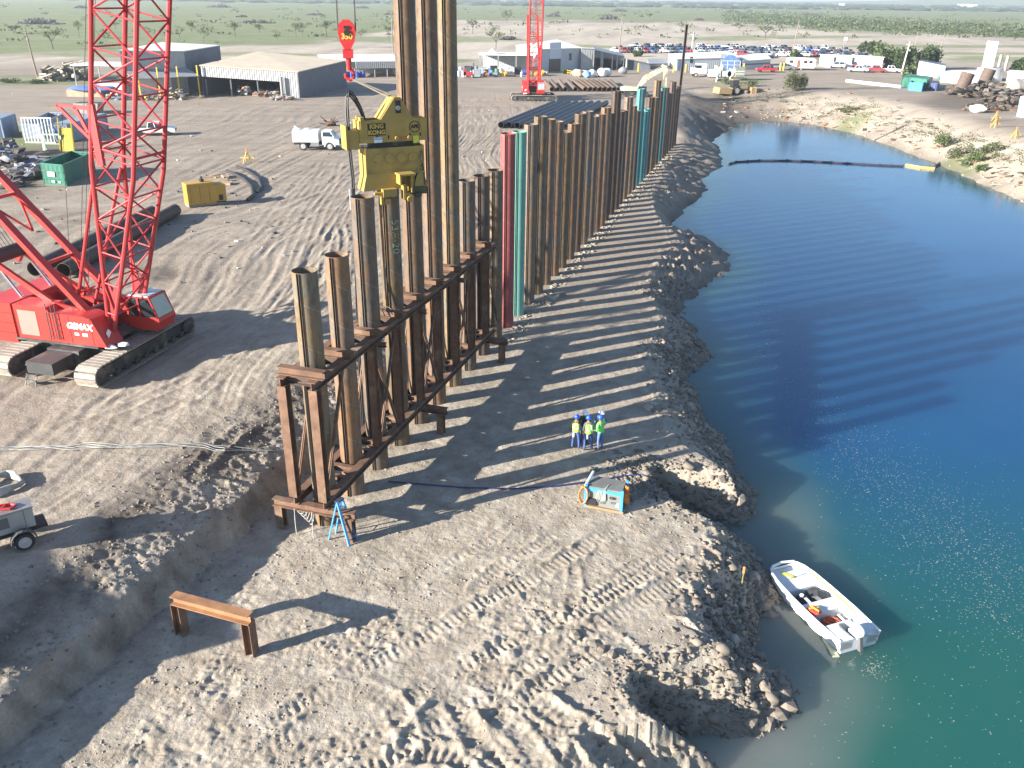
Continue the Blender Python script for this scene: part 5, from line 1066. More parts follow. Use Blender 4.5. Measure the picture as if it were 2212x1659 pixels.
for q, (px, py) in enumerate(((2148, 276), (2192, 300), (2150, 262), (535, 352))):
    p = GP(px, py); k = MB(); 
    for a_ in (0, 2.1, 4.2): k.bar((math.cos(a_)*.7, math.sin(a_)*.7, 0), (0, 0, 1.3), .08, .08)
    k.bar((-.8, 0, .6), (.8, 0, .6), .06, .12); k.box((0, 0, 1.5), (.2, .2, .35), m=1); tag(k.build('tripod', [M('tripod_amber', (.6, .36, .06), .6), M('tripod_orange', (.7, .2, .06), .6)], None, p), ['amber barricade tripod on the bank top below the scrap', 'amber barricade tripod nearest the white cloth on the bank top', 'amber barricade tripod close under the scrap heap', 'amber survey tripod with orange head near the white truck'][q], 'tripod')
k = MB(); p = GP(713, 272); 
for q in range(14): k.bar((0, 0, .2), (rnd.uniform(-1.5, 1.5), rnd.uniform(-.8, .8), rnd.uniform(.2, 1.5)), .15, .12)
k.blob((0, 0, .3), (.9, .7, .6), .3); tag(k.build('tree_stump', M('stump', (.10, .06, .04), .9), None, p), 'uprooted dark stump behind the white truck', 'stump')
# ------------------------------------------------------------------ vehicles
TYRE = M('tyre', (.022, .022, .024), .85); RIM = M('wheel_rim', (.5, .5, .5), .4, .5); CGLASS = M('car_glass', (.02, .025, .035), .06, 0, .05, spec=.9); LAMP = M('lamp_clear', (.75, .75, .72), .2)
def wheel_meshes(r, w, key):
    if key in WHM: return WHM[key]
    k = MB(); k.lathe((0, 0, 0), [(r*.62, -w/2), (r*.94, -w/2), (r, -w*.3), (r, w*.3), (r*.94, w/2), (r*.62, w/2)], 18); a = k.mesh('tyre', TYRE)
    k = MB(); k.lathe((0, 0, 0), [(r*.62, -w*.3), (r*.64, w*.53), (r*.3, w*.51), (r*.12, w*.57)], 14); b = k.mesh('rim', RIM); WHM[key] = (a, b); return WHM[key]
WHM = {}
def wheel(parent, x, y, r, w):
    a, b = wheel_meshes(r, w, (r, w)); t = put('tyre', a, parent, (x, y, r)); t.name = 'wheel'; t.rotation_euler = (math.pi/2 if y < 0 else -math.pi/2, 0, 0); put('rim', b, t)
PROF = {'sedan': ([(-2.3, .35), (2.3, .35), (2.32, .62), (1.9, .82), (1.0, .92), (-1.5, .95), (-2.28, .9)], (-1.65, 1.05, -1.1, .45, .93, 1.42), 1.78),
        'suv': ([(-2.3, .4), (2.3, .4), (2.33, .85), (1.9, 1.02), (1.1, 1.08), (-2.3, 1.1)], (-2.28, 1.15, -2.05, .55, 1.08, 1.78), 1.9),
        'pickup': ([(-2.8, .5), (2.75, .5), (2.8, .9), (2.5, 1.05), (1.3, 1.12), (-2.8, 1.1)], (-.75, 1.35, -.6, .75, 1.1, 1.82), 1.95)}
def car_body(kind, mat):
    key = (kind, mat.name)
    if key in CARM: return CARM[key]
    prof, (x0, x1, x2, x3, z0, z1), W = PROF[kind]; k = MB(); k.prism([(x, -W/2, z) for x, z in prof], (0, W, 0))
    k.add([(x2, -W*.40, z1), (x3, -W*.40, z1), (x3, W*.40, z1), (x2, W*.40, z1), (x2, -W*.40, z1-.05), (x3, -W*.40, z1-.05), (x3, W*.40, z1-.05), (x2, W*.40, z1-.05)], [(0, 1, 2, 3), (4, 5, 1, 0), (5, 6, 2, 1), (6, 7, 3, 2), (7, 4, 0, 3)])
    for xa, xb in ((x0, x2), (x1, x3), ((x0+x1)/2, (x2+x3)/2)):
        for s in (-1, 1): k.bar((xa, s*W*.47, z0), (xb, s*W*.41, z1-.02), .09, .07)
    if kind == 'pickup': k.box((-1.8, 0, 1.11), (1.75, W*.8, .03), m=1)
    ra = .36 if kind != 'sedan' else .31; wx_ = 1.42 if kind != 'pickup' else 1.75
    for x in (-wx_, wx_):
        for s in (-1, 1): k.tube((x, s*(W/2-.2), ra), (x, s*(W/2+.02), ra), ra, n=12, m=1)
    for s in (-1, 1): k.box((prof[2][0]-.02, s*W*.36, .72 if kind == 'sedan' else .9), (.06, .3, .14), m=2); k.box((-prof[2][0]+.02, s*W*.4, .8), (.06, .2, .2), m=3)
    k.box((prof[2][0]-.01, 0, .62 if kind == 'sedan' else .8), (.06, .9, .2), m=1)
    a = k.mesh('body', [mat, TYRE, LAMP, M('tail_red', (.4, .02, .02), .4)])
    k = MB(); e = .02; V = []
    for (xa, xb, z, s) in ((x0+e, x1-e, z0-.01, .465), (x2+e, x3-e, z1-.04, .395)): V += [(xa, -W*s, z), (xb, -W*s, z), (xb, W*s, z), (xa, W*s, z)]
    k.add(V, [(0, 1, 5, 4), (1, 2, 6, 5), (2, 3, 7, 6), (3, 0, 4, 7)]); b = k.mesh('windows', CGLASS); CARM[key] = (a, b); return CARM[key]
CARM = {}
PAL = {'white': (.80, .81, .82), 'silver': (.48, .51, .54), 'navy blue': (.03, .05, .15), 'black': (.02, .022, .026), 'red': (.42, .03, .04), 'grey': (.16, .18, .2), 'blue': (.08, .18, .42), 'dark green': (.03, .09, .07), 'tan': (.42, .36, .27), 'maroon': (.2, .025, .035), 'teal': (.05, .3, .35)}
def cmat(c): return M('paint_'+c.replace(' ', '_'), PAL[c], .3, .1, .03)
def car(kind, col, p, rz, label, group=None, wheels=False):
    t = thing({'sedan': 'parked_car', 'suv': 'parked_suv', 'pickup': 'pickup_truck'}[kind], label, {'sedan': 'car', 'suv': 'car', 'pickup': 'pickup truck'}[kind], p, rz, group); a, b = car_body(kind, cmat(col)); put('body', a, t); put('windows', b, t); return t
WHTS = ['white']*5+['silver']*3+['navy blue']*4+['black']*4+['red']*2+['grey']*3+['blue']*2+['dark green']+['tan']+['maroon']
for rn, py, x0, x1, st, miss in (('back', 104.5, 1395, 1830, 17.5, .32), ('second', 109, 1338, 1832, 15.2, .06), ('third', 114, 1330, 1836, 15.4, .06), ('front', 119.5, 1508, 1850, 16.5, .12), ('corner', 123, 1790, 1872, 19, 0)):
    x = x0; c = 0
    while x < x1:
        if rnd.random() > miss:
            c += 1; col = rnd.choice(WHTS); kd = rnd.choice(['sedan', 'suv', 'pickup', 'pickup']); p = GP(x+rnd.uniform(-2, 2), py+(x-1338)*.008*(1 if x > 1600 else .2)+rnd.uniform(-.5, .5))
            car(kd, col, p, math.radians(rnd.choice([-62, -58, -65, 118, -60])+rnd.uniform(-4, 4)), f'{col} {kd if kd != "suv" else "sport utility car"} parked {nth(c)} along the {rn} row of the car park', 'vehicles in the car park')
        x += st
for kd, col, px, py, rz, lab in (('pickup', 'red', 1655, 156, 178, 'red pickup parked alone before the office wing'), ('pickup', 'white', 1853, 156, -25, 'white pickup with its nose towards the pond, first of the row by the mobile office'), ('sedan', 'silver', 1874, 152, -25, 'silver sedan parked between the white and red pickups'),
     ('pickup', 'red', 1890, 156, -28, 'bright red pickup parked in the row by the mobile office'), ('pickup', 'white', 1922, 157, -20, 'white pickup parked at the foot of the pale pole'), ('suv', 'white', 1808, 147, 150, 'white sport utility car at the end wall of the mobile office'), ('suv', 'maroon', 1832, 146, 150, 'maroon sport utility car along the mobile office'), ('sedan', 'navy blue', 1858, 143, 160, 'navy sedan behind the silver sedan'),
     ('sedan', 'teal', 2046, 172, 10, 'teal car showing behind the white trailer office'), ('pickup', 'white', 336, 292, 12, 'white pickup parked behind the red crane boom'), ('pickup', 'silver', 1372, 103, -60, 'silver pickup parked apart behind the low store')):
    t = car(kd, col, GP(px, py), math.radians(rz), lab)
# white tanker truck in the yard
WT = M('truck_white', (.80, .82, .84), .3, 0, .04); a, b = GP(640, 322), GP(732, 322); d = Vector((b.x-a.x, b.y-a.y, 0)); L = d.length
tk = thing('tanker_truck', 'white water tanker truck standing broadside on the bare yard', 'truck', (a+b)/2, math.atan2(d.y, d.x)-.05); hL = L/2+.25
k = MB(); k.box((-.3, 0, .72), (L*.96, .9, .22)); k.build('chassis', BLK, tk)
k = MB(); e = [(-1.05, .98), (1.05, .98), (1.2, 1.3), (1.15, 2.1), (.75, 2.42), (-.75, 2.42), (-1.15, 2.1), (-1.2, 1.3)]; k.prism([(-hL+.1, y, z) for y, z in e], (L*.60, 0, 0)); k.build('tank', WT, tk)
k = MB(); k.box((-hL+.5, 0, 2.5), (.8, .9, .12)); k.tube((-hL+.6, .2, 2.5), (-hL+.2, .2, 2.8), .14, n=8); k.tube((-hL+1.8, 0, 2.42), (-hL+1.8, 0, 2.58), .35, n=14); k.build('hatch', WT, tk)
x0 = hL-L*.385
k = MB(); k.prism([(x0, -1.1, .75), (hL, -1.1, .7), (hL+.02, -1.1, 1.25), (hL-.25, -1.1, 1.5), (x0+1.45, -1.1, 1.68), (x0, -1.1, 1.7)], (0, 2.2, 0)); k.box((x0+.55, 0, 2.3), (1.1, 1.9, .12)); 
for xx, xt in ((x0+.04, x0+.04), (x0+1.45, x0+1.06)):
    for s in (-1, 1): k.bar((xx, s*1.04, 1.65), (xt, s*.92, 2.3), .11, .09)
cbt = k.build('cab', WT, tk)
k = MB(); V = [(x0+.05, -1.05, 1.66), (x0+1.42, -1.05, 1.66), (x0+1.42, 1.05, 1.66), (x0+.05, 1.05, 1.66), (x0+.06, -.93, 2.27), (x0+1.05, -.93, 2.27), (x0+1.05, .93, 2.27), (x0+.06, .93, 2.27)]; k.add(V, [(0, 1, 5, 4), (1, 2, 6, 5), (2, 3, 7, 6), (3, 0, 4, 7)]); k.build('window', CGLASS, cbt)
k = MB(); k.box((hL+.02, 0, 1.08), (.06, 1.1, .5)); k.build('grille', BLK, tk); k = MB(); k.box((hL+.1, 0, .68), (.2, 2.2, .24)); k.build('bumper', CHROME, tk)
for s in (-.85, .85): k = MB(); k.box((hL+.03, s, 1.1), (.06, .34, .3)); k.build('headlight', LAMP, tk)
for s in (-1, 1): k = MB(); k.box((x0+1.3, s*1.28, 1.75), (.1, .16, .42)); k.build('mirror', BLK, tk); k = MB(); k.box((-.1, s*.95, .78), (1.0, .35, .45)); k.build('side_box', M('sidebox', (.2, .21, .22), .5), tk)
for x in (hL-1.15, -hL+1.35):
    for s in (-1, 1): wheel(tk, x, s*.98, .5, .34)
for x in (hL-1.15,): 
    for s in (-1, 1): 
        k = MB()
        for q in range(10):
            a0, a1 = math.pi*q/10, math.pi*(q+1)/10; k.prism([(x+rr_*math.cos(aa), s*1.0-.16, .5+rr_*math.sin(aa)) for rr_, aa in ((.58, a0), (.58, a1), (.72, a1), (.72, a0))], (0, .34, 0))
        k.build('wheel_arch', WT, tk)
# light tractor unit with flat bed and hose reel
p = GP(1499, 166); tr = thing('flatbed_truck', 'white cab flatbed truck with a big blue hose reel on its bed', 'truck', p, .03)
k = MB(); k.box((1.6, 0, 2.0), (2.4, 2.3, 2.3)); k.box((-.1, 0, 1.5), (1.4, 1.9, 1.3)); k.build('cab', WT, tr); k = MB(); k.box((.85, -.02, 2.5), (1.2, 2.32, .7)); k.build('window', CGLASS, tr)
k = MB(); k.box((6.2, 0, 1.0), (9.5, 2.2, .4)); k.build('bed', BLK, tr)
for x in (.2, 5.5, 7.0, 9.8):
    for s in (-1, 1): wheel(tr, x, s*1.05, .55, .4)
k = MB(); k.lathe((0, 0, 0), [(1.6, -.5), (2.0, -.5), (2.0, -.4), (.9, -.4), (.9, .4), (2.0, .4), (2.0, .5), (1.6, .5)], 24); o = k.build('hose_reel', M('reel_blue', (.14, .24, .48), .5), None, tr.location+Vector((8.8, 0, 3.3))); o.rotation_euler = (math.pi/2, 0, .1); tag(o, 'large blue hose reel standing upright on the flatbed truck', 'reel')
for q in range(2): k = MB(); k.lathe((0, 0, 0), [(.5, 0), (.55, .1), (.55, 1.5), (.5, 1.6)], 12); tag(k.build('tan_drum', M('drum_tan', (.5, .38, .25), .6), None, tr.location+Vector((5.4+q*1.5, 0, 1.22))), ('first' if q == 0 else 'second')+' tan drum carried on the flatbed behind the cab', 'drum')
# white pumping rig on the mound
p = GP(1566, 173); rg = thing('pump_rig', 'cluttered white pumping rig on the weedy mound at the pond end', 'machine', p); RW = M('rig_white', (.62, .64, .64), .5, 0, .15, 2, dirt=(.3, .26, .2), dirt_amt=.3)
k = MB(); k.box((0, 0, .7), (8.5, 2.6, .3)); k.build('skid', M('rig_dark', (.1, .1, .1), .6), rg)
for x, z, sx_, sz_ in ((-3.4, 1.6, 1.3, 1.5), (-1.8, 1.9, .8, 2.1), (-.6, 1.5, .7, 1.2), (1.6, 1.7, 1.2, 1.7)): k = MB(); k.box((x, 0, z), (sx_, 2.0, sz_)); k.box((x, -1.02, z), (sx_*.6, .05, sz_*.5)); k.build('engine_box', RW, rg)
for x in (-2.7, .4, .9): k = MB(); k.tube((x, -1.2, 1.5), (x, 1.0, 1.5), .75, n=16); k.build('reel', RW, rg)
k = MB(); k.box((3.2, 0, 1.9), (2.2, 2.2, 2.2)); k.box((3.2, -1.12, 1.5), (2.0, .05, .15), m=1); k.box((3.2, -1.12, 2.1), (2.0, .05, .15), m=1); k.build('control_cabin', [M('rig_olive', (.2, .21, .17), .6), RW], rg)
k = MB()
for x in (-1.5, 0, 1.6, 3): k.bar((x, -1, 2.5), (x, -1, 4.4), .1, .1)
k.bar((-1.5, -1, 4.4), (3, -1, 4.4), .1, .1); k.bar((-1.5, -1, 3.5), (3, -1, 3.5), .08, .08); k.build('guard_rail', RW, rg)
for x in (-2.2, .9): k = MB(); k.bar((x, -1.3, .8), (x-.3, -1.7, -.9), .25, .25); k.build('jack_leg', RW, rg)
# cream excavator beyond the piles: traced link by link at its own distance
p = GP(1372, 207); ex = thing('excavator', 'cream excavator with raised boom behind the pile wall', 'excavator', p); CRM = M('excavator_cream', (.80, .66, .42), .4, 0, .06); s_ = 1/ppm(p); base = Vector((0, 0, 0))
def E(px, py, y=0.0): return Vector(((px-1372)*s_, y, rise(p, py)-p.z))
for y in (-1.5, 1.5):
    k = MB(); k.prism([(-2.6, y-.3, .5), (-2.2, y-.3, .05), (2.2, y-.3, .05), (2.6, y-.3, .5), (2.2, y-.3, .95), (-2.2, y-.3, .95)], (0, .6, 0)); k.build('crawler_track', CBLK, ex)
zt_ = E(1360, 187).z; k = MB(); k.prism([(-3.0, -1.4, 1.1), (1.9, -1.4, 1.1), (1.9, -1.4, zt_-.3), (-2.2, -1.4, zt_), (-3.0, -1.4, zt_-.2)], (0, 2.8, 0)); k.build('house', CRM, ex)
k = MB(); k.box((1.2, -.9, zt_*.75), (1.6, 1.0, zt_*.7)); k.build('cab', CGLASS, ex)
def link(pts, w, nm):
    k = MB()
    for (a, wa), (b, wb) in zip(pts[:-1], pts[1:]):
        d = (b-a).normalized(); n = Vector((-d.z, 0, d.x)); k.prism([a+n*wa+Vector((0, -w/2, 0)), a-n*wa+Vector((0, -w/2, 0)), b-n*wb+Vector((0, -w/2, 0)), b+n*wb+Vector((0, -w/2, 0))], (0, w, 0))
    return k.build(nm, CRM, ex)
link([(E(1377, 190), .25), (E(1392, 168), .5), (E(1432, 146), .28)], .6, 'boom'); link([(E(1425, 140), .2), (E(1433, 147), .5), (E(1434, 172), .32), (E(1436, 190), .16)], .5, 'stick')
k = MB(); k.tube(E(1384, 190), E(1394, 166), .12, n=8); k.tube(E(1396, 158), E(1425, 142), .12, n=8); k.build('ram', CHROME, ex)
k = MB(); c_ = E(1436, 192); k.prism([c_+Vector(v) for v in ((-.5, -.6, .3), (.5, -.6, .3), (.4, -.6, -.9), (-.6, -.6, -1.1), (-.9, -.6, -.5))], (0, 1.2, 0)); k.build('bucket', M('bucket_steel', (.15, .12, .1), .6), ex)
# tractor with pan scraper at the pond end
p = GP(1588, 203); tc = thing('scraper_tractor', 'yellow tractor pulling an earth scraper in the mud at the pond end', 'tractor', p, .25); TY = M('tractor_tan', (.36, .25, .12), .5, 0, .12, dirt=(.3, .22, .15), dirt_amt=.3)
for y in (-1.0, 1.0): wheel(tc, -.3, y, .85, .55); wheel(tc, 1.9, y*.9, .6, .45)
k = MB(); k.box((1.5, 0, 1.35), (2.0, 1.2, .9)); k.box((-.3, 0, 1.1), (1.8, 1.6, .5)); k.build('bonnet', TY, tc); k = MB(); k.box((-.4, 0, 2.2), (1.4, 1.4, 1.5)); k.build('cab_glass', CGLASS, tc); k = MB(); k.box((-.4, 0, 3.0), (1.7, 1.7, .12)); k.build('cab_roof', TY, tc)
k = MB(); k.prism([(-4.6, -1.5, .3), (-1.6, -1.5, .15), (-1.5, -1.5, 1.3), (-4.4, -1.5, 1.5)], (0, 3.0, 0)); k.build('scraper_bowl', TY, tc); k = MB(); k.box((3.6, 0, .75), (1.0, 2.6, 1.4)); k.box((4.2, 0, .7), (.2, 2.8, 1.6)); k.bar((2.0, .5, .9), (3.4, .5, .8), .2, .2); k.bar((2.0, -.5, .9), (3.4, -.5, .8), .2, .2); k.build('front_blade', TY, tc)
# silver travel trailer and tool truck
p = GP(1728, 151); rv = thing('travel_trailer', 'worn cream travel trailer with an open door at the yard road', 'trailer', p, -.28); k = MB(); k.prism([(-4, -1.2, .6), (3.6, -1.2, .6), (4.0, -1.2, 1.4), (3.9, -1.2, 2.9), (3.2, -1.2, 3.2), (-3.2, -1.2, 3.3), (-4.1, -1.2, 2.7)], (0, 2.4, 0)); k.build('body', M('trailer_cream', (.66, .6, .52), .6, 0, .1, 1, dirt=(.35, .25, .18), dirt_amt=.35), rv)
for x in (-2.6, 1.2, 2.6): k = MB(); k.box((x, -1.22, 2.2), (.9, .05, .7)); k.build('window', CGLASS, rv)
k = MB(); k.box((-.6, -1.23, 1.7), (.8, .05, 1.9)); k.build('doorway', M('door_dark_red', (.2, .07, .06), .6), rv)
for y in (-1.1, 1.1): wheel(rv, .2, y, .36, .25)
car('pickup', 'grey', GP(1693, 151), 3.0, 'grey service truck coupled before the cream travel trailer')
p = GP(1012, 168); fk = thing('forklift', 'small red forklift at the end of the clutter row', 'forklift', p); k = MB(); k.box((0, 0, .9), (2.2, 1.2, .9)); k.box((-.9, 0, 1.2), (.7, 1.2, 1.3)); k.build('body', cmat('red'), fk); k = MB(); k.box((1.3, -.4, 1.7), (.15, .12, 3.4)); k.box((1.3, .4, 1.7), (.15, .12, 3.4)); k.box((1.9, -.35, .15), (1.2, .14, .08)); k.box((1.9, .35, .15), (1.2, .14, .08)); k.build('mast', BLK, fk); k = MB()
for x, y in ((-.7, -.5), (-.7, .5), (.7, -.5), (.7, .5)): k.bar((x, y, 1.3), (x, y, 2.5), .08, .08)
k.box((0, 0, 2.55), (1.6, 1.2, .08)); k.build('guard', BLK, fk)
for x in (-.7, .8):
    for y in (-.55, .55): wheel(fk, x, y, .38, .25)
# towed welder at the frame edge
p = GP(40, 1172); wt = thing('towed_welder', 'silver engine welder on a two wheeled trailer with a red lead on top', 'welding machine', p, math.radians(38)); SIL = M('welder_silver', (.42, .43, .43), .35, .4, .08)
k = MB(); k.box((-.2, 0, 1.05), (1.7, .72, .75)); k.build('cabinet', SIL, wt); k = MB(); k.box((-.2, 0, 1.45), (1.75, .78, .06)); k.build('lid', M('welder_top', (.3, .3, .3), .4, .4), wt)
k = MB(); k.box((-.1, 0, .6), (2.2, .8, .12)); k.bar((-1.2, 0, .6), (-2.2, 0, .5), .1, .1); k.box((-1.08, 0, .95), (.06, .7, .6)); k.build('trailer_frame', BLK, wt)
k = MB(); k.box((.35, -.36, 1.05), (.02, .02, .7)); k.box((-.4, -.365, 1.1), (.5, .02, .4)); k.build('side_panel', M('panel_dark', (.12, .12, .12), .5), wt)
for y in (-.62, .62): wheel(wt, .15, y, .34, .22)
for y in (-.62, .62):
    k = MB(); 
    for q in range(8):
        a0, a1 = math.pi*q/8, math.pi*(q+1)/8; k.prism([(.15+.40*math.cos(a0), y-.13, .34+.42*math.sin(a0)), (.15+.40*math.cos(a1), y-.13, .34+.42*math.sin(a1)), (.15+.43*math.cos(a1), y-.13, .34+.46*math.sin(a1)), (.15+.43*math.cos(a0), y-.13, .34+.46*math.sin(a0))], (0, .26, 0))
    k.build('fender', M('fender_dark', (.06, .06, .065), .5), wt)
k = MB(); k.box((-1.15, -.1, .72), (.12, .6, .75)); k.build('orange_guard', M('guard_orange', (.6, .14, .03), .5), wt)
k = MB(); k.path([(-.5, .1, 1.52), (-.2, .2, 1.55), (.1, .15, 1.52), (.2, -.1, 1.54), (0, -.2, 1.53), (-.25, -.1, 1.56), (-.1, .1, 1.55)], .05, 6); o = k.build('red_lead', M('lead_red', (.6, .04, .04), .5), None, wt.location, wt.rotation_euler.z); tag(o, 'red cable coiled on the lid of the towed welder', 'cable')
cg = GP(2, 1055); o = MB(); pts = []
for q in range(90): a = q*.42; pts.append(Vector(((.75+.1*math.sin(q*1.7))*math.cos(a), (.75+.1*math.sin(q*1.7))*math.sin(a), .08+q*.003)))
o.path(pts, .05, 6); tag(o.build('coiled_hose', M('hose_pale', (.38, .38, .36), .6), None, cg), 'coiled pale hose lying behind the towed welder', 'hose')
k = MB()
for q in range(4):
    P = []
    for i in range(30): x = -20+i*22; y = 969+5*math.sin(i*.5+q)+q*1.5+(-6 if 8 < i < 22 else 0)+(.012*max(0, x-450)**1.0); P.append(GP(x, y)+Vector((0, 0, .05+.02*q)))
    k.path(P, .018, 5)
tag(k.build('power_cables', M('cable_grey', (.33, .34, .33), .7)), 'bundle of pale cables laid across the yard to the template', 'cable')
# containment boom on the pond
BMD = M('boom_dark', (.035, .03, .04), .6); BMY = M('boom_yellow', (.70, .48, .12), .6); pts = [(1572, 356), (1590, 351), (1640, 348), (1700, 348), (1760, 350), (1830, 354), (1900, 358), (1950, 360)]
bmo = thing('containment_boom', 'dark floating boom with spaced collars strung across the pond', 'boom', G(1572, 356, ZW)); P = [G(*q, ZW)-bmo.location+Vector((0, 0, .05)) for q in pts]; P2 = [P[0]]
for a, b in zip(P[:-1], P[1:]):
    n = max(2, int((b-a).length/2.6)); P2 += [a.lerp(b, i/n) for i in range(1, n+1)]
for a, b in zip(P2[:-1], P2[1:]): k = MB(); k.tube(a.lerp(b, .03), a.lerp(b, .97), .17, n=8); k.build('float', BMD, bmo); k = MB(); k.tube(a.lerp(b, .97), b+(b-a)*.06, .25, n=8); k.build('collar', BMD, bmo)
for q, ((a, b)) in enumerate((((1957, 358), (1990, 364)), ((1990, 364), (2018, 366)), ((2018, 362), (2028, 356)), ((2028, 354), (2058, 352)), ((2040, 348), (2058, 352)), ((2022, 342), (2040, 345)), ((2008, 332), (2024, 340)))):
    k = MB(); k.tube(G(*a, ZW)+Vector((0, 0, .08)), G(*b, ZW)+Vector((0, 0, .08)), .22, n=8); tag(k.build('yellow_float', BMY if q not in (2, 3) else BMD), f'{"dark" if q in (2, 3) else "yellow"} boom float, {nth(q+1)} along the loose floats at the weedy bank', 'float', 'loose boom floats at the weedy bank')
# ------------------------------------------------------------------ people
SKIN = M('skin', (.33, .18, .12), .6, 0, .05); JEAN = M('denim', (.055, .10, .30), .8, 0, .15, 6); JEAN2 = M('work_blue', (.11, .19, .42), .8, 0, .12, 6); SHB = M('shirt_black', (.02, .02, .025), .8); SHG = M('shirt_grey', (.16, .17, .2), .8); SHD = M('jacket_green', (.025, .07, .03), .8)
LIME = M('vest_lime', (.42, .75, .06), .6, 0, .08, 5); TAPE = M('vest_tape', (.62, .72, .68), .4); HIV = M('shirt_lime', (.20, .80, .16), .6, 0, .08, 5); HBL = M('helmet_blue', (.03, .12, .62), .3); HWH = M('helmet_white', (.80, .82, .84), .3); BOOT = M('boot', (.07, .05, .04), .8); HAIR = M('hair', (.03, .02, .015), .9); SHBL = M('shirt_blue', (.14, .24, .42), .8); RAG = M('rag_white', (.75, .75, .75), .8)
def skinned(name, pts, edges, rad, root):
    me = bpy.data.meshes.new(name); me.from_pydata(pts, edges, []); o = bpy.data.objects.new(name, me); COL.objects.link(o)
    md = o.modifiers.new('s', 'SKIN'); 
    for i, r in enumerate(rad):
        sv = me.skin_vertices[0].data[i]; sv.radius = r if hasattr(r, '__len__') else (r, r); sv.use_root = (i == root)
    sb = o.modifiers.new('b', 'SUBSURF'); sb.levels = 2; sb.render_levels = 2
    r = bpy.data.meshes.new_from_object(o.evaluated_get(bpy.context.evaluated_depsgraph_get())); bpy.data.objects.remove(o); bpy.data.meshes.remove(me); r.name = name; return r
def person(label, p, rz, hat, shirt, trous, arms, stance=.16, lean=.0, vest=None, rag=False, hscale=1.0):
    """arms: elbow and wrist for the figure's own right (+x) and left side; the figure faces +y"""
    t = thing('person', label, 'person', p, rz, 'work crew on the berm'); s = stance
    pts = [(0, 0, .95), (0, lean*.3, 1.12), (0, lean*.7, 1.32), (0, lean, 1.47), (0, lean+.01, 1.55), (0, lean+.035, 1.64), (0, lean+.03, 1.73),
           (.19, lean*.95, 1.43), arms[0], arms[1], (-.19, lean*.95, 1.43), arms[2], arms[3],
           (.10, 0, .92), (s*.85, .03, .50), (s, -.02, .09), (s+.03, .13, .05), (-.10, 0, .92), (-s*.85, .05, .50), (-s, .0, .09), (-s-.03, .15, .05)]
    ed = [(0, 1), (1, 2), (2, 3), (3, 4), (4, 5), (5, 6), (3, 7), (7, 8), (8, 9), (3, 10), (10, 11), (11, 12), (0, 13), (13, 14), (14, 15), (15, 16), (0, 17), (17, 18), (18, 19), (19, 20)]
    rad = [(.155, .12), (.15, .115), (.175, .125), (.13, .10), (.058, .06), (.082, .095), (.07, .08), .078, .055, .04, .078, .055, .04, .10, .068, .055, .045, .10, .068, .055, .045]
    me = skinned('body', pts, ed, rad, 0)
    for m_ in (shirt, trous, SKIN, BOOT): me.materials.append(m_)
    w0 = [Vector(arms[1]), Vector(arms[3])]; mi = []
    for f in me.polygons:
        c = f.center; mi.append(3 if c.z < .13 else 1 if c.z < .96 and abs(c.x) < .3 and all((c-w).length > .13 for w in w0) else 2 if c.z > 1.52 or any((c-w).length < .05 for w in w0) else 0)
    me.polygons.foreach_set('material_index', mi); me.polygons.foreach_set('use_smooth', [True]*len(mi)); put('body', me, t)
    for i in (0, 1):                                   # hands: a palm, four curled fingers of unequal length and a thumb from its side
        e = Vector(arms[2*i]); w = Vector(arms[2*i+1]); d = (w-e).normalized(); sd = d.cross(Vector((0, 0, 1))).normalized() if abs(d.z) < .95 else Vector((0, 1, 0)); up = sd.cross(d)
        k = MB(); k.bar(w-d*.01, w+d*.09, .075, .03, up)
        for j, L in enumerate((.062, .074, .07, .052)): b = w+d*.088+sd*(j-1.5)*.019; k.tube(b, b+d*L*.55-up*.006, .0092, .0085, 6); k.tube(b+d*L*.55-up*.006, b+d*L*.85-up*.03, .0085, .007, 6)
        b = w+d*.03+sd*.036; k.tube(b, b+d*.03+sd*.03, .011, .01, 6); k.tube(b+d*.03+sd*.03, b+d*.062+sd*.034-up*.01, .01, .008, 6); k.build('hand', SKIN, t)
    h = Vector((0, lean+.035, 1.66)); k = MB()
    k.blob(h+Vector((0, .105, -.01)), (.016, .022, .022), .0, sub=1); 
    for x in (-.033, .033): k.blob(h+Vector((x, .088, .022)), .011, 0, m=1)
    k.box(h+Vector((0, .092, -.058)), (.05, .012, .01), m=2)
    for x in (-.085, .085): k.blob(h+Vector((x, .0, .0)), (.012, .024, .034), 0)
    k.build('face', [SKIN, HAIR, M('lips', (.25, .1, .09), .6)], t); k = MB(); k.lathe(h+Vector((0, -.02, -.03)), [(.083, 0), (.092, .04), (.09, .09)], 14); k.build('hair', HAIR, t)
    k = MB(); k.lathe(h+Vector((0, .005, .035)), [(.16, 0), (.165, .012), (.125, .025), (.122, .07), (.10, .12), (.06, .15), (.01, .16)], 20); k.bar(h+Vector((0, .12, .045)), h+Vector((0, .2, .03)), .16, .012); k.bar(h+Vector((0, -.1, .15)), h+Vector((0, .1, .16)), .03, .07); k.build('hard_hat', hat, t)
    if vest:
        V = []; n = 20; R = [(.98, .185, .145, 0), (1.1, .185, .142, lean*.25), (1.25, .20, .15, lean*.55), (1.38, .205, .14, lean*.85), (1.47, .15, .115, lean)]
        for z, a, b, y in R: V += [(a*math.cos(2*math.pi*i/n), y+b*math.sin(2*math.pi*i/n), z) for i in range(n)]
        k = MB(); k.add(V, [(j*n+i, j*n+(i+1) % n, (j+1)*n+(i+1) % n, (j+1)*n+i) for j in range(4) for i in range(n)]); vo = k.build('vest', vest, t, sharp=80)
        k = MB(); k.lathe((0, 0, 0), [(.0, 1.12), (.0, 1.17)], 4) if False else None
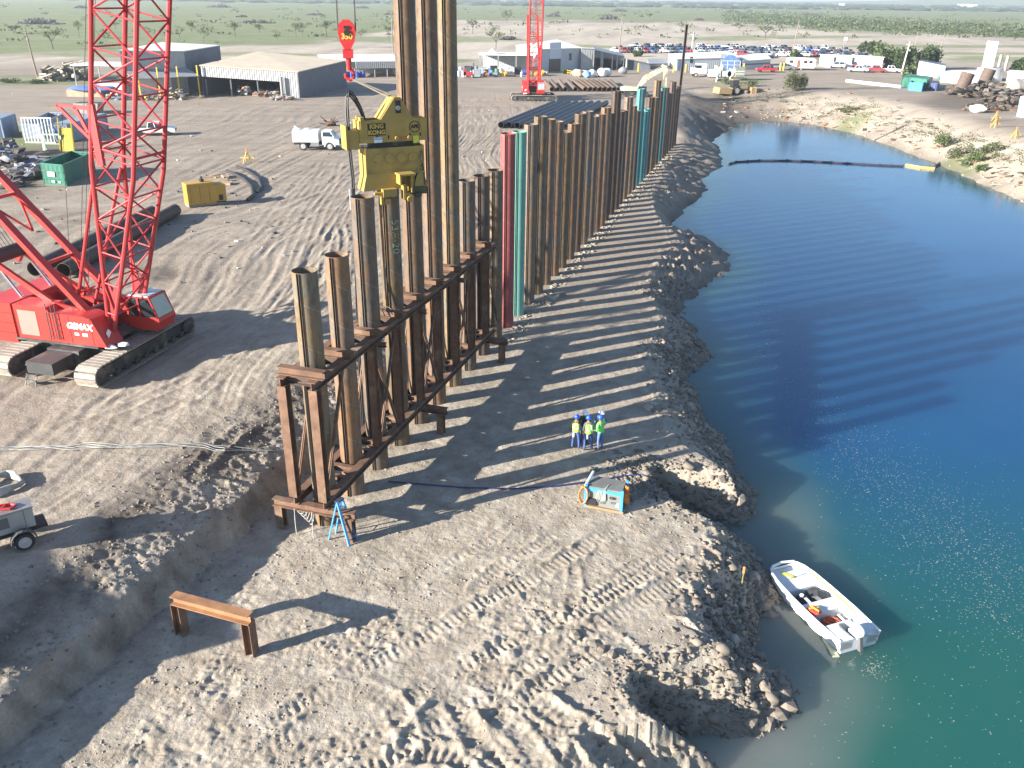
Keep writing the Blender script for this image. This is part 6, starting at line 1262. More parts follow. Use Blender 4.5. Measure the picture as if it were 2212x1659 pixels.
        rg_ = [(a*1.02*math.cos(2*math.pi*i/n), lean*.3+b*1.02*math.sin(2*math.pi*i/n)) for i in range(n) for a, b in ((.19, .147),)]
        k.add([(x, y, 1.13) for x, y in rg_]+[(x, y, 1.18) for x, y in rg_], [(i, (i+1) % n, n+(i+1) % n, n+i) for i in range(n)])
        for x in (-.09, .09):
            for q in (-1, 1): k.bar((x, lean*.4+q*.150, 1.17), (x*.8, lean*.9+q*.137, 1.42), .05, .012, up=(0, 1, 0))
        k.build('reflective_tape', TAPE, vo)
    if rag: k = MB(); k.box((-.11, -.135, .83), (.07, .02, .24)); k.build('rag', RAG, t)
    return t
def feet(px, py): return GP(px, py)
person('worker in blue hard hat and lime vest over black sleeves, back to the camera', feet(1243, 969), math.radians(-12), HBL, SHB, JEAN, [(.30, -.02, 1.14), (.27, .2, 1.02), (-.32, -.04, 1.13), (-.27, .16, 1.0)], .17, .02, LIME, True)
person('worker in blue hard hat and lime vest over grey sleeves, standing mid group', feet(1270, 973), math.radians(12), HBL, SHG, JEAN, [(.31, .02, 1.15), (.22, .27, 1.05), (-.30, -.02, 1.12), (-.24, .16, .92)], .19, .09, LIME, True)
person('worker in blue hard hat and bright green long shirt with one arm raised', feet(1296, 971), math.radians(38), HBL, HIV, JEAN2, [(.37, .1, 1.34), (.2, .30, 1.42), (-.30, -.04, 1.13), (-.16, .2, 1.08)], .12, .05)
person('worker in white hard hat and dark green jacket facing the group', feet(1261, 956), math.radians(170), HWH, SHD, JEAN, [(.29, .02, 1.14), (.16, .22, 1.05), (-.29, .02, 1.14), (-.16, .24, 1.06)], .13, .06)
person('worker in white hard hat and open lime vest over a blue shirt', feet(1295, 955), math.radians(188), HWH, SHBL, JEAN2, [(.30, .04, 1.16), (.12, .25, 1.12), (-.30, .04, 1.15), (-.10, .26, 1.10)], .13, .05, LIME)

# ------------------------------------------------------------------ skiff
A = G(1692, 1228, ZW+.45); B = G(1856, 1379, ZW+.45); d = A-B; L = d.length+.1; c = (A+B)/2; ra = math.atan2(d.y, d.x)
HULL = M('hull_white', (.80, .80, .80), .35, 0, .05, 2, dirt=(.5, .44, .36), dirt_amt=.15); DECK = M('deck_white', (.66, .68, .70), .5, 0, .08, 3, dirt=(.42, .34, .26), dirt_amt=.35); BILGE = M('bilge_dark', (.045, .05, .055), .6); FLOOR = M('floor_grey', (.22, .21, .2), .7, 0, .2, 4)
sk = thing('skiff', 'white open fibreglass skiff with an outboard motor moored beside the bank', 'boat', (c.x, c.y, ZW), ra)
ST = [(-L/2, .93, .78), (-L*.2, 1.0, .86), (L*.1, .98, .84), (L*.3, .92, .78), (L*.42, .82, .68), (L*.485, .66, .54), (L*.5, .54, .44)]
def ring(x, w, wb, t=0): return [(x, -w+t, .52+.10*max(0, x/L)), (x, -wb+t, -.12+.2*max(0, (x/L-.2)*2)), (x, wb-t, -.12+.2*max(0, (x/L-.2)*2)), (x, w-t, .52+.10*max(0, x/L))]
k = MB(); V = []; n = len(ST)
for x, w, wb in ST: V += ring(x, w, wb)
k.add(V, [(4*i+j, 4*i+j+1, 4*i+5+j, 4*i+4+j) for i in range(n-1) for j in range(3)]+[(0, 3, 2, 1), (4*n-4, 4*n-3, 4*n-2, 4*n-1)])
V = []; 
for x, w, wb in ST: V += [(x*.98, -w+.09, .55+.1*max(0, x/L)), (x*.98, -wb+.12, .02+.26*max(0, (x/L-.2)*2)), (x*.98, wb-.12, .02+.26*max(0, (x/L-.2)*2)), (x*.98, w-.09, .55+.1*max(0, x/L))]
k.add(V, [(4*i+j+1, 4*i+j, 4*i+4+j, 4*i+5+j) for i in range(n-1) for j in range(3)]+[(0, 1, 2, 3), (4*n-4, 4*n-1, 4*n-2, 4*n-3)]); k.build('hull', HULL, sk)
k = MB()
for s in (-1, 1): k.path([(x, s*(w-.03), .56+.1*max(0, x/L)) for x, w, wb in ST], .055, 8)
k.path([(ST[-1][0], -.54, .65), (L*.52, 0, .66), (ST[-1][0], .54, .65)], .055, 8); k.build('gunwale', HULL, sk)
k = MB(); k.box((-.05, 0, .05), (L*.62, 1.5, .04)); k.build('floor', FLOOR, sk)
k = MB(); k.prism([(L*.22, -.78, .36), (L*.22, .78, .36), (L*.42, .70, .40), (L*.48, .5, .44), (L*.48, -.5, .44), (L*.42, -.70, .40)], (0, 0, .05)); k.box((L*.215, 0, .2), (.06, 1.6, .38)); k.build('bow_deck', DECK, sk)
k = MB(); k.box((-L*.06, 0, .26), (.62, 1.72, .42)); k.build('thwart', DECK, sk)
for s in (-1, 1): k = MB(); k.box((-L*.40, s*.60, .36), (L*.20, .56, .42)); k.box((-L*.40, s*.60, .58), (L*.13, .4, .03)); k.build('stern_locker', DECK, sk)
k = MB(); k.box((-L*.30, 0, .3), (.05, 1.7, .5)); k.build('well_bulkhead', HULL, sk)
mo = thing('outboard_motor', 'white outboard motor tilted in the stern notch of the skiff', 'motor', sk.location+Matrix.Rotation(ra, 3, 'Z') @ Vector((-L*.46, 0, .45)), ra)
k = MB(); k.blob((0, 0, .28), (.34, .2, .24), .03, sub=2); k.box((.05, 0, .1), (.5, .3, .14)); k.build('cowling', HULL, mo); k = MB(); k.bar((-.12, 0, .1), (-.35, 0, -.75), .14, .22); k.box((-.36, 0, -.6), (.5, .3, .04)); k.build('leg', M('motor_grey', (.12, .12, .13), .4), mo); k = MB(); k.bar((.3, 0, .16), (.95, .12, .3), .05, .05); k.build('tiller', HULL, mo)
def inboat(nm, lab, cat, x, y, z, fn, mats): k = MB(); fn(k); tag(k.build(nm, mats, None, sk.location+Matrix.Rotation(ra, 3, 'Z') @ Vector((x, y, z)), ra), lab, cat)
inboat('fuel_tank', 'dark fuel tank with a pale cap lying before the thwart of the skiff', 'tank', L*.09, .38, .1, lambda k: (k.blob((0, 0, .15), (.38, .26, .2), .1, sub=2), k.tube((.1, .05, .3), (.1, .05, .42), .08, n=10, m=1), k.box((-.2, 0, .3), (.3, .12, .12), m=1)), [BLK, WHITE])
inboat('cargo_net', 'dark net bundled against the lake side of the skiff', 'net', L*.08, -.42, .1, lambda k: (k.blob((0, 0, .12), (.62, .36, .22), .3, sub=2), k.blob((-.4, .2, .1), (.3, .3, .15), .3)), [BILGE])
inboat('life_jacket', 'red life jacket with yellow straps lying on the thwart end', 'life jacket', -L*.10, .62, .44, lambda k: (k.blob((0, 0, .08), (.3, .24, .13), .2, sub=2), k.bar((-.2, -.05, .2), (.2, .05, .2), .06, .03, m=1), k.bar((0, -.2, .19), (.05, .2, .2), .06, .03, m=1)), [M('jacket_red', (.6, .05, .04), .7), M('strap_yellow', (.7, .6, .05), .6)])
inboat('line_heap', 'heap of orange red rope lying behind the thwart of the skiff', 'rope', -L*.22, .12, .1, lambda k: [k.path([(.34*math.cos(a*.7+q), .3*math.sin(a*.9+q), .06+.02*q) for a in range(9)], .03, 5) for q in range(7)], [M('rope_orange', (.62, .14, .06), .7)])
inboat('oar', 'yellow pole stowed along the lake side gunwale of the skiff', 'oar', L*.02, -.86, .5, lambda k: (k.tube((-1.2, 0, 0), (1.1, .02, .06), .03, n=8), k.box((1.2, .02, .07), (.5, .15, .03))), [M('oar_yellow', (.66, .52, .06), .6)])
inboat('towel', 'yellow cloth draped over the bow deck of the skiff', 'cloth', L*.40, .12, .47, lambda k: (k.box((0, 0, 0), (.6, .14, .03), rz=.5), k.box((.28, .16, -.02), (.2, .14, .03), rz=.5)), [M('cloth_yellow', (.7, .6, .06), .8)])

# ------------------------------------------------------------------ trees and scrub
LEAF = []
for i, (a, b_) in enumerate((((.055, .085, .03), (.10, .13, .045)), ((.035, .065, .025), (.075, .105, .04)), ((.085, .11, .05), (.15, .16, .075)), ((.07, .11, .04), (.14, .18, .07)))):
    m, nt, b, out = nodes_of(f'foliage_{i}'); N = NT(nt); ge = N.new('ShaderNodeNewGeometry'); c = N.ramp(ge.outputs['Random Per Island'], [(.1, a), (.9, b_)]); N.link(c, b.inputs['Base Color']); b.inputs['Roughness'].default_value = .75
    tr_ = N.new('ShaderNodeBsdfTranslucent'); N.link(c, tr_.inputs['Color']); mx = N.new('ShaderNodeMixShader'); mx.inputs[0].default_value = .25; N.link(b.outputs[0], mx.inputs[1]); N.link(tr_.outputs[0], mx.inputs[2]); N.link(mx.outputs[0], out.inputs['Surface']); LEAF.append(m)
BARK = M('bark', (.11, .085, .065), .9, 0, .3, 4)
def leaves(k, rg, lobes, n, sz, m=None):
    for _ in range(n):
        c, r = rg.choice(lobes); v = Vector((rg.gauss(0, 1), rg.gauss(0, 1), rg.gauss(0, 1))).normalized()*(rg.random()**.45); p = Vector(c)+Vector((v.x*r[0], v.y*r[1], v.z*r[2]))
        s = sz*rg.uniform(.6, 1.4); a = Vector((rg.gauss(0, 1), rg.gauss(0, 1), rg.gauss(0, .6))).normalized(); b = a.cross(Vector((rg.gauss(0, 1), rg.gauss(0, 1), 1))).normalized()
        k.add([p-a*s-b*s*.5, p+a*s*.2-b*s*.6, p+a*s+b*s*.2, p-a*s*.1+b*s*.6], [(0, 1, 2, 3)], m)
def tree_meshes(i, wide, bare, nl):
    """a unit tree, one metre high: trunk with limbs, and a crown of leaf clumps"""
    rg = random.Random(100+i); k = MB(); lobes = []; base = Vector((0, 0, 0)); fork = Vector((rg.uniform(-.03, .03), rg.uniform(-.03, .03), bare))
    k.tube(base-Vector((0, 0, .03)), fork, .028, .02, 7)
    for q in range(6):
        a = q*1.05+rg.uniform(-.3, .3); e = Vector((math.cos(a)*wide*rg.uniform(.25, .62), math.sin(a)*wide*rg.uniform(.25, .62), rg.uniform(bare+.22, .88))); mdl = fork.lerp(e, .5)+Vector((0, 0, .05))
        k.tube(fork, mdl, .015, .010, 5); k.tube(mdl, e, .010, .004, 5); r = rg.uniform(.12, .2)*(.6+wide*.5); lobes.append((e, (r*1.25, r*1.25, r*.72)))
        e2 = mdl+Vector((rg.uniform(-.2, .2)*wide, rg.uniform(-.2, .2)*wide, rg.uniform(.08, .25))); k.tube(mdl, e2, .008, .003, 4); lobes.append((e2, (r, r, r*.6)))
    tm = k.mesh('trunk', BARK); k = MB(); leaves(k, rg, lobes, nl, .034); return tm, k
TREES = [tree_meshes(i, w, b, n) for i, (w, b, n) in enumerate(((1.0, .3, 420), (.75, .4, 360), (1.25, .25, 520), (.6, .45, 300), (.9, .12, 700)))]
CROWN = {}
def tree(i, li, px, py, top, wd, label, group):
    p = GP(px, py); h = max(1.2, rise(p, top)-p.z); w = wd/ppm(p); t = thing('mesquite_tree', label, 'tree', p, rnd.uniform(0, 6), group)
    if (i, li) not in CROWN: CROWN[(i, li)] = TREES[i][1].mesh('crown', LEAF[li], 0)
    tm = TREES[i][0]; a = put('trunk', tm, t); b = put('crown', CROWN[(i, li)], t); kx = max(.55, min(2.2, w/(h*(1.0, .75, 1.25, .6, .9)[i]*1.25))); t.scale = (h*kx, h*kx, h)
FIELD = [(115, 106, 52, 58), (173, 82, 40, 22), (441, 92, 56, 20), (509, 80, 47, 26), (415, 70, 40, 24), (389, 84, 54, 26), (640, 80, 45, 20), (654, 78, 46, 24), (706, 78, 44, 30), (746, 103, 48, 34), (840, 90, 44, 22), (1021, 73, 39, 26), (1095, 51, 18, 24), (1205, 36, 24, 14),
         (1402, 39, 26, 18), (1596, 66, 48, 32), (1652, 84, 53, 40), (1472, 62, 50, 30), (1500, 94, 80, 18), (30, 72, 50, 34), (90, 58, 42, 26), (250, 62, 46, 22), (320, 74, 56, 22), (560, 70, 52, 20), (600, 86, 70, 14), (780, 82, 62, 22), (470, 100, 88, 12), (1752, 60, 48, 26), (1800, 66, 52, 30), (1850, 62, 46, 34), (1930, 70, 54, 32), (1990, 72, 56, 40), (2060, 76, 58, 36), (2130, 82, 62, 44), (2190, 88, 66, 40), (1890, 54, 42, 30), (1700, 44, 34, 24), (2090, 60, 46, 36), (2170, 64, 48, 40)]
for q, (px, py, tp, wd) in enumerate(FIELD):
    side = 'on the far plain east of the car park' if px > 1560 else 'on the plain behind the far crane' if px > 980 else 'in the green field behind the sheds' if px > 390 else 'in the green field beyond the timber heap'
    kd = ['spreading', 'slender', 'wide flat', 'thin stalked', 'bushy'][q % 5]; tree(q % 5, [0, 2, 3, 1][q % 4], px, py, tp, wd, f'{kd} mesquite tree {side}, {nth(q+1)}', 'mesquite trees on the plain')
tree(0, 3, 1071, 107, 53, 44, 'round crowned green tree standing alone on the pale sand', 'lone tree on the sand')
def bush(nm, lab, px, py, wd, ht, n, li, cat='bush', sz=.17, tall=False):
    p = GP(px, py); w = wd/ppm(p)/2; h = ht/ppm(p); rg = random.Random(px); k = MB(); lb = []
    for q in range(9): x = rg.uniform(-.75, .75)*w; y = rg.uniform(-.6, .6)*w; lb.append(((x, y, h*rg.uniform(.3, .62)+HZ(p.x+x, p.y+y)-p.z), (w*.38, w*.38, h*.40)))
    leaves(k, rg, lb, n, sz); t = thing(nm, lab, cat, p); k.build('crown' if tall else 'foliage', LEAF[li], t); k = MB()
    for q in range(7): a = rg.uniform(0, 6); k.tube((0, 0, -.1), (math.cos(a)*w*.6, math.sin(a)*w*.6, h*.6), .05, .02, 5)
    k.build('trunk' if tall else 'stems', BARK, t)
for q, (i, li, px, py, tp, wd, lab) in enumerate(((4, 1, 1879, 116, 88, 48, 'dark spreading tree at the west end of the grove behind the mobile office'), (4, 3, 1914, 146, 90, 56, 'tall bright green tree in the grove behind the mobile office'), (4, 1, 1950, 150, 101, 44, 'dark tree between the pale pole and the bright tree'),
    (4, 1, 1992, 150, 97, 70, 'broad dark tree behind the white trailer office'), (4, 3, 1962, 178, 141, 28, 'small green tree beside the green container'), (4, 1, 2208, 164, 124, 46, 'dark tree at the edge of the scrap yard'), (3, 1, 1828, 138, 110, 22, 'pruned tree standing before the mobile office'), (4, 3, 1719, 136, 108, 30, 'green shrub behind the travel trailer'), (4, 0, 1377, 122, 108, 22, 'round bush at the edge of the car park'))):
    if i == 4: bush('grove_tree', lab, px, py, wd, py-tp, 1500 if wd > 35 else 700, li, 'tree', .42, True)
    else: tree(i, li, px, py, tp, wd, lab, 'trees of the yard')
bush('salt_bush', 'big rounded grey green bush on the bank top at the pond end', 1720, 196, 60, 44, 2600, 2, sz=.16)
for q, (px, py, wd, ht, li, lab) in enumerate(((2040, 318, 40, 34, 3, 'upper weed clump on the pale far bank'), (2070, 336, 60, 26, 2, 'wide grey green weed clump on the pale far bank'), (2094, 356, 46, 22, 3, 'weed clump by the loose yellow floats'), (2130, 332, 50, 22, 2, 'weed clump at the upper edge of the pale bank'), (2122, 366, 30, 16, 3, 'low weed clump at the waterline of the pale bank'), (1572, 182, 50, 16, 2, 'grey green weeds below the pumping rig'), (1618, 186, 46, 14, 2, 'grey green weeds east of the pumping rig'), (1838, 238, 60, 8, 2, 'sparse weeds on the bank top past the big bush'), (1222, 160, 16, 14, 3, 'green weeds at the workshop ramp'), (15, 178, 60, 9, 1, 'dark weeds along the road edge at the frame side'), (75, 180, 60, 9, 1, 'dark weeds along the road edge by the timber heap'))):
    bush('weed_clump', lab, px, py, wd, ht, 700, li, 'weeds', .13)
BRUSH = [(173, 18, 26, 7), (473, 16, 50, 8), (85, 52, 90, 14), (554, 50, 72, 8), (523, 37, 22, 5), (682, 33, 40, 5), (782, 18, 30, 6), (841, 32, 24, 4), (1338, 25, 34, 8), (1582, 27, 30, 7), (1744, 33, 34, 6), (1630, 40, 20, 4), (1510, 44, 22, 6), (1315, 42, 44, 12), (1195, 36, 30, 8), (1100, 86, 40, 8)]
m_br = M('brush_grey', (.085, .07, .075), .9, 0, .3)
for q, (px, py, wd, ht) in enumerate(BRUSH):
    p = GP(px, py); w = wd/ppm(p)/2; h = ht/ppm(p); k = MB(); rg = random.Random(q)
    for _ in range(60):
        x = rg.uniform(-1, 1); c_ = Vector((x*w, rg.uniform(-.35, .35)*w, 0)); hh = h*(1-x*x)*rg.uniform(.4, 1); k.bar(c_+Vector((rg.uniform(-w, w)*.2, 0, 0)), c_+Vector((rg.uniform(-w, w)*.25, rg.uniform(-2, 2), hh)), .5, .5)
        if rg.random() < .5: k.blob(c_+Vector((0, 0, hh*.4)), (w*.15, w*.15, hh*.45+.2), .35)
    tag(k.build('brush_pile', m_br, None, p), f'grey pile of cleared brush lying {nth(q+1)} of the heaps on the plain', 'brush pile', 'cleared brush piles on the plain')
# scrub: nobody could count it
k = MB(); rg = random.Random(5)
for _ in range(2600):
    if rg.random() < .84: px = 1560+rg.random()**.8*760; py = rg.uniform(26, 40)+(px-1500)*.055+rg.gauss(0, 6)
    else: px = rg.uniform(-80, 2290); py = rg.uniform(8, 100)-(10 if px > 900 else 0)
    if py < 12+max(0, (px-1700)*.012): continue
    p = GP(px, py); d_ = p.y
    if d_ > 2600 or (py > 82 and not px < 420): continue
    r = rg.uniform(.6, 1.5)*(1+d_/500)
    mi = rg.randrange(3)
    for _ in range(14):
        v = Vector((rg.gauss(0, .62), rg.gauss(0, .62), abs(rg.gauss(0, .33)))); c_ = p+v*r; s = r*rg.uniform(.14, .32); a = Vector((rg.gauss(0, 1), rg.gauss(0, 1), rg.gauss(0, 1))).normalized(); b = a.cross(Vector((rg.gauss(0, 1), rg.gauss(0, 1), 1))).normalized()
        k.add([c_-a*s, c_+b*s*.8, c_+a*s*1.1, c_-b*s*.7], [(0, 1, 2, 3)], mi)
tag(k.build('scrub', [LEAF[0], LEAF[2], LEAF[1]], sharp=0), 'low mesquite scrub scattered over the plain', 'scrub', kind='stuff')
k = MB()
for _ in range(1500):
    x = rg.uniform(-1500, 2600); y = rg.choice([1900, 2500, 3300])+rg.gauss(0, 60); r = rg.uniform(5, 14); k.blob((x*y/2400, y, 2+r*.2), (r*1.8, r, rg.uniform(2, 4.5)), .25, rg)
tag(k.build('treeline', M('treeline_green', (.045, .07, .04), .9, 0, .3, .02)), 'dark band of far woods along the horizon', 'woods', kind='stuff')
k = MB()
for px, py in ((2082, 6), (2088, 6), (2096, 7), (2104, 7), (1818, 5), (2074, 6)): p = GP(px, py+8); k.box(p+Vector((0, 0, 4)), (16, 10, 8))
tag(k.build('far_houses', WALLW), 'tiny white houses at the far horizon', 'houses', kind='stuff')

# ------------------------------------------------------------------ clods, stones, foam
def scatter(name, mat, n, fn, label, sub=0, jit=.38):
    base = np.array([v[:] for v in ICO[sub][0]]); fc = np.array(ICO[sub][1]); V = []; rg = np.random.RandomState(len(name))
    for _ in range(n):
        q = fn()
        if q is None: continue
        p, s = q; b = base*(1+rg.uniform(-jit, jit, (len(base), 3)))*np.array([s*rg.uniform(.8, 1.4), s*rg.uniform(.7, 1.1), s*rg.uniform(.5, .9)]); a = rg.uniform(0, 6.3); c_, s_2 = math.cos(a), math.sin(a)
        V.append(np.stack([b[:, 0]*c_-b[:, 1]*s_2+p[0], b[:, 0]*s_2+b[:, 1]*c_+p[1], b[:, 2]+p[2]], -1))
    V = np.concatenate(V); nb = len(base); F = np.concatenate([fc+i*nb for i in range(len(V)//nb)])
    me = bpy.data.meshes.new(name); me.vertices.add(len(V)); me.loops.add(len(F)*3); me.polygons.add(len(F)); me.vertices.foreach_set('co', V.astype(np.float32).ravel()); me.loops.foreach_set('vertex_index', F.astype(np.int32).ravel()); me.polygons.foreach_set('loop_start', np.arange(0, len(F)*3, 3, dtype=np.int32)); me.materials.append(mat); me.update()
    return tag(put(name, me), label, 'stones', kind='stuff')
_c = MB(); _c.box((0, 0, 0), (1.5, 1.4, 1.2)); ICO[0] = ([Vector(v) for v in _c.V], [t for f in _c.F for t in ((f[0], f[1], f[2]), (f[0], f[2], f[3]))])
CLOD = M('clod_earth', (.30, .26, .21), .95, 0, .3, 1.5); ROCK = M('bank_rock', (.20, .172, .14), .9, 0, .3, 1.2, bump=.4); PALE = M('pale_rock', (.38, .335, .275), .9, 0, .15)
SHP = SHW[:48]
def f_bank():
    i = rnd.randrange(4, 34); t = rnd.random(); a, b = SHW[i], SHW[i+1]; x = a[0]+(b[0]-a[0])*t+rnd.gauss(0, 1.0)-.9; y = a[1]+(b[1]-a[1])*t+rnd.gauss(0, .9)+.3; z = HZ(x, y)
    return None if z < ZW-.15 or z > .35 else ((x, y, z+.01), rnd.choice([.03, .045, .07, .1])*rnd.uniform(.6, 1.3)*(1.0 if rnd.random() < .95 else 2.2))
scatter('bank_rubble', ROCK, 9000, f_bank, 'broken stones and clods covering the pond bank')
def f_near():
    x = rnd.uniform(-13, 9); y = 17.5+rnd.random()**1.4*20; 
    if fbm(np.array([[x/1.7]]), np.array([[y/1.7]]), 201, 2)[0, 0] < rnd.uniform(-.5, .35): return None
    z = HZ(x, y); return None if z < -1.5 else ((x, y, z), rnd.choice([.016, .022, .03, .042])*rnd.uniform(.6, 1.4))
scatter('loose_clods', CLOD, 5500, f_near, 'loose clods crumbled over the near berm')
def f_trench():
    u = rnd.uniform(-18, 24); v = -4.6+rnd.gauss(0, 1.3); q = T(u, v, 0); return ((q.x, q.y, HZ(q.x, q.y)), rnd.choice([.02, .03, .05])*rnd.uniform(.6, 1.5))
scatter('trench_clods', M('clod_dark', (.21, .185, .155), .95, 0, .4, 2), 3000, f_trench, 'clods along the lip of the trench')
def f_far():
    px = rnd.uniform(1640, 2230); py = np.interp(px, [1640, 1750, 1850, 2000, 2212], [250, 250, 265, 300, 390])+rnd.gauss(0, 22); p = GP(px, py); return None if p.z < ZW else (p, rnd.choice([.06, .1, .18])*rnd.uniform(.6, 1.3))
scatter('far_bank_stones', M('far_stone', (.34, .29, .235), .9, 0, .35), 700, f_far, 'pale stones strewn over the far bank')
def f_wall():
    i = rnd.randrange(9, 40); u = STEP*i+rnd.uniform(-1, 1); v = abs(rnd.gauss(0, .5))+.5; q = T(u, v, 0); return ((q.x, q.y, HZ(q.x, q.y)), rnd.choice([.05, .08, .13])*rnd.uniform(.6, 1.3))
scatter('pile_spoil', CLOD, 1500, f_wall, 'spoil heaped along the foot of the pile wall')
bl_mesh = []
for q in range(5): k = MB(); k.blob((0, 0, 0), (1.05, .8, .7), .24, random.Random(q), sub=1); bl_mesh.append(k.mesh('boulder', ROCK if q else PALE, 12))
for q, (px, py, s) in enumerate(((1610, 1062, .4), (1590, 1050, .38), (1622, 1085, .36), (1600, 1080, .42), (1578, 1066, .35), (1628, 1064, .3), (1560, 1040, .3), (1545, 1010, .28), (1606, 1100, .33), (1570, 1090, .3), (1588, 1110, .3), (1402, 882, .42), (1410, 872, .3), (1415, 888, .25), (1660, 1330, .4), (1640, 1290, .36), (1630, 1245, .3), (1615, 1260, .26), (1585, 1380, .3), (1595, 1440, .32), (1560, 1430, .28), (1700, 1525, .42), (1690, 1500, .36), (1680, 1545, .34), (1660, 1560, .32), (1640, 1520, .34), (1620, 1560, .3), (1650, 1480, .3), (1242, 1370, .3), (1300, 1405, .26), (1325, 1415, .25), (1280, 1390, .24), (1190, 645, .45), (1215, 640, .35), (1180, 655, .4), (1250, 650, .3))):
    o = put('boulder', bl_mesh[0 if q in (11, 12, 16, 18, 32) else 1+q % 4], None, GP(px, py)+Vector((0, 0, s*.02)), rnd.uniform(0, 6)); o.scale = (s, s, s*rnd.uniform(.7, 1.1))
    w = 'rock point by the water notch' if px < 1640 and 1000 < py < 1120 else 'sunlit edge of the berm past the crew' if 860 < py < 900 else 'bank beside the skiff' if py < 1460 and px > 1550 else 'rocky tip of the near mound' if px > 1550 else 'tracked ground near the camera' if py > 1300 else 'foot of the pile wall'
    tag(o, f'{"pale" if q in (11, 12, 16, 18, 32) else "grey brown"} boulder on the {w}, {nth(q+1)}', 'boulder', 'boulders round the berm')
k = MB(); rg = random.Random(11); FM = M('foam', (.30, .32, .26), .9, 0, .15); line = [(1600, 560), (1640, 660), (1690, 790), (1780, 900), (1900, 1020), (2020, 1130), (2130, 1230), (2260, 1340)]
for _ in range(4600):
    t = rg.random()**.62*(len(line)-1); i = min(int(t), len(line)-2); f = t-i; sp_ = 9+t*13
    px = line[i][0]+(line[i+1][0]-line[i][0])*f+rg.gauss(0, sp_); py = line[i][1]+(line[i+1][1]-line[i][1])*f+rg.gauss(0, sp_*.65)
    if rg.random() < .07: px = rg.uniform(1750, 2260); py = rg.uniform(980, 1700)
    if rg.random() < .03: px = 1890+rg.gauss(0, 18); py = 1440+rg.gauss(0, 16)
    p = G(px, py, ZW+.006); r = rg.uniform(.009, .028)*(1.5 if rg.random() < .1 else 1); a0 = rg.uniform(0, 6)
    k.add([(p.x+r*rg.uniform(.6, 1.5)*math.cos(a0+j*1.05), p.y+r*rg.uniform(.5, 1.1)*math.sin(a0+j*1.05), p.z) for j in range(6)], [(0, 1, 2, 3, 4, 5)])
tag(k.build('foam', FM), 'flecks of pale foam drifting in a curved band on the pond', 'foam', kind='stuff')
# driftwood, boards and scraps on the far banks, and small weeds between them
k = MB(); w_ = MB()
for _ in range(150):
    px = rnd.uniform(1560, 2212); py = np.interp(px, [1560, 1640, 1750, 1850, 2000, 2212], [235, 235, 245, 255, 285, 380])+rnd.gauss(0, 24); p = GP(px, py)
    if p.z < ZW+.05: continue
    t = rnd.random(); s = rnd.uniform(.3, 1.1)
    if t < .5: k.bar(p+Vector((-s, 0, .05)), p+Vector((s, rnd.uniform(-s, s), rnd.uniform(.05, .3))), .12, .08, m=rnd.randrange(3))
    else: k.box(p+Vector((0, 0, .08)), (s, s*.6, .2), R=Matrix.Rotation(rnd.random()*3, 3, 'Z') @ Matrix.Rotation(rnd.uniform(-.4, .4), 3, 'Y'), m=rnd.randrange(3))
tag(k.build('bank_debris', [M('drift_pale', (.36, .32, .26), .9), M('drift_dark', (.08, .06, .05), .9), M('drift_rust', (.26, .13, .07), .9)]), 'boards, roots and rusty scraps strewn over the far pond banks', 'debris', kind='stuff')
for _ in range(520):
    px = rnd.uniform(1580, 2212); py = np.interp(px, [1580, 1750, 1850, 2000, 2212], [195, 238, 232, 282, 350])+rnd.gauss(0, 16); p = GP(px, py)
    if p.z < ZW+.4: continue
    for _ in range(10): c_ = p+Vector((rnd.gauss(0, .35), rnd.gauss(0, .35), abs(rnd.gauss(0, .22)))); s = rnd.uniform(.06, .16); a = Vector((rnd.gauss(0, 1), rnd.gauss(0, 1), rnd.gauss(0, 1))).normalized(); b = a.cross(Vector((rnd.gauss(0, 1), 1, 1))).normalized(); w_.add([c_-a*s, c_+b*s*.7, c_+a*s, c_-b*s*.7], [(0, 1, 2, 3)])
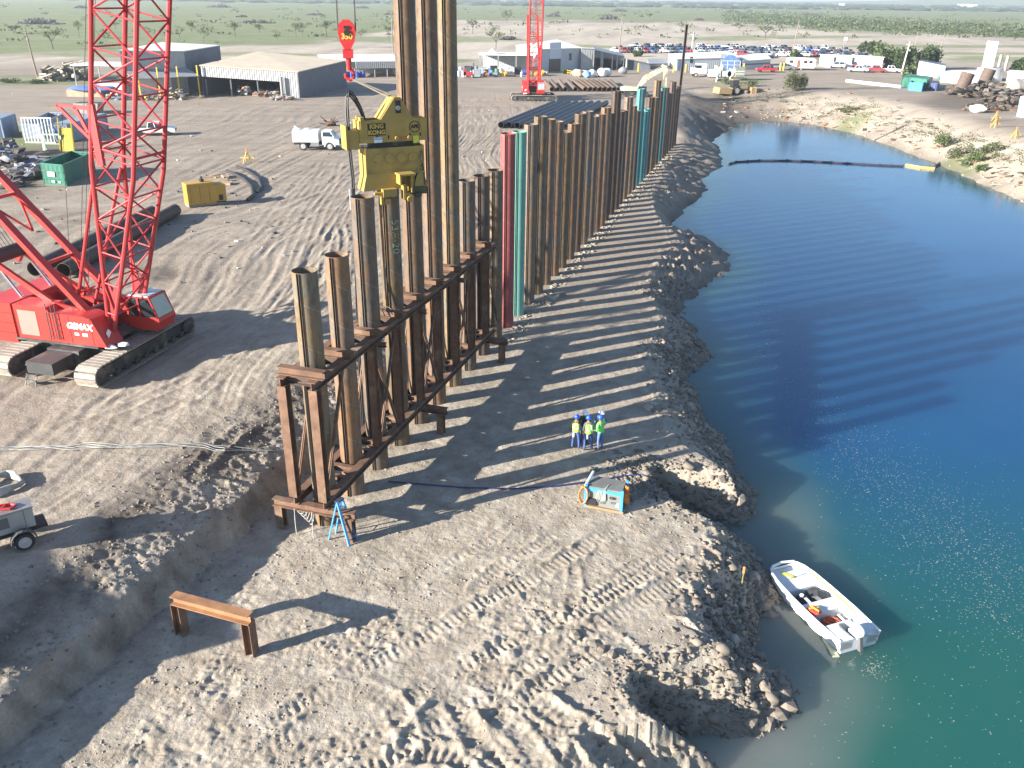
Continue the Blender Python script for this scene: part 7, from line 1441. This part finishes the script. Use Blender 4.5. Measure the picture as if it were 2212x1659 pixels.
tag(w_.build('bank_weeds', LEAF[2], sharp=0), 'sparse dry weeds growing on the far pond banks', 'weeds', kind='stuff')
# litter of the yard
k = MB(); 
for _ in range(170):
    px = rnd.uniform(0, 1060); py = rnd.uniform(190, 640); 
    if px > 640 and py > 400: continue
    p = GP(px, py); k.box(p+Vector((0, 0, .05)), (rnd.uniform(.1, .45), rnd.uniform(.06, .2), rnd.uniform(.05, .18)), rz=rnd.uniform(0, 3), m=rnd.randrange(3))
tag(k.build('litter', [M('litter_pale', (.5, .48, .44), .8), M('litter_dark', (.1, .09, .08), .8), M('litter_brown', (.28, .2, .14), .8)]), 'scraps of wood and stone littering the yard', 'debris', kind='stuff')
# unseen boxes added beyond the frame to cast shade over the trench
cx0 = Vector((-30.2, 16.2, HZ(-30.2, 16.2))); stc = thing('added_shade_stack', 'unseen stack of containers added to cast shade over the trench', 'container', cx0, SUN_AZ+math.pi/2)
for q, (x, z) in enumerate(((0, 0), (0, 1))): k = MB(); hh = 2.5; k.box((x, 0, z*2.55+hh/2), (6.1-(1.8 if z == 2 else 0), 2.4, hh)); [k.box((x-2.6+j*.4, s*1.22, z*2.55+hh/2), (.18, .05, hh-.3)) for j in range(13 if z < 2 else 9) for s in (-1, 1)]; k.build('container', M('container_rust', (.2, .09, .06), .7), stc)
# ------------------------------------------------------------------ air
xm = float(max(abs(AX_[0]), AX_[-1]))+300; y0_, y1_ = float(AY_[0])-200, float(AY_[-1])+300
k = MB(); k.box((0, (y0_+y1_)/2, 70), (2*xm, y1_-y0_, 160))
m = bpy.data.materials.new('air'); m.use_nodes = True; nt = m.node_tree; nt.nodes.clear(); o_ = nt.nodes.new('ShaderNodeOutputMaterial'); v_ = nt.nodes.new('ShaderNodeVolumePrincipled')
v_.inputs['Color'].default_value = (.80, .90, 1.0, 1); v_.inputs['Density'].default_value = 0.00022; v_.inputs['Anisotropy'].default_value = .2; nt.links.new(v_.outputs[0], o_.inputs['Volume'])
tag(k.build('haze', m), kind='stuff')
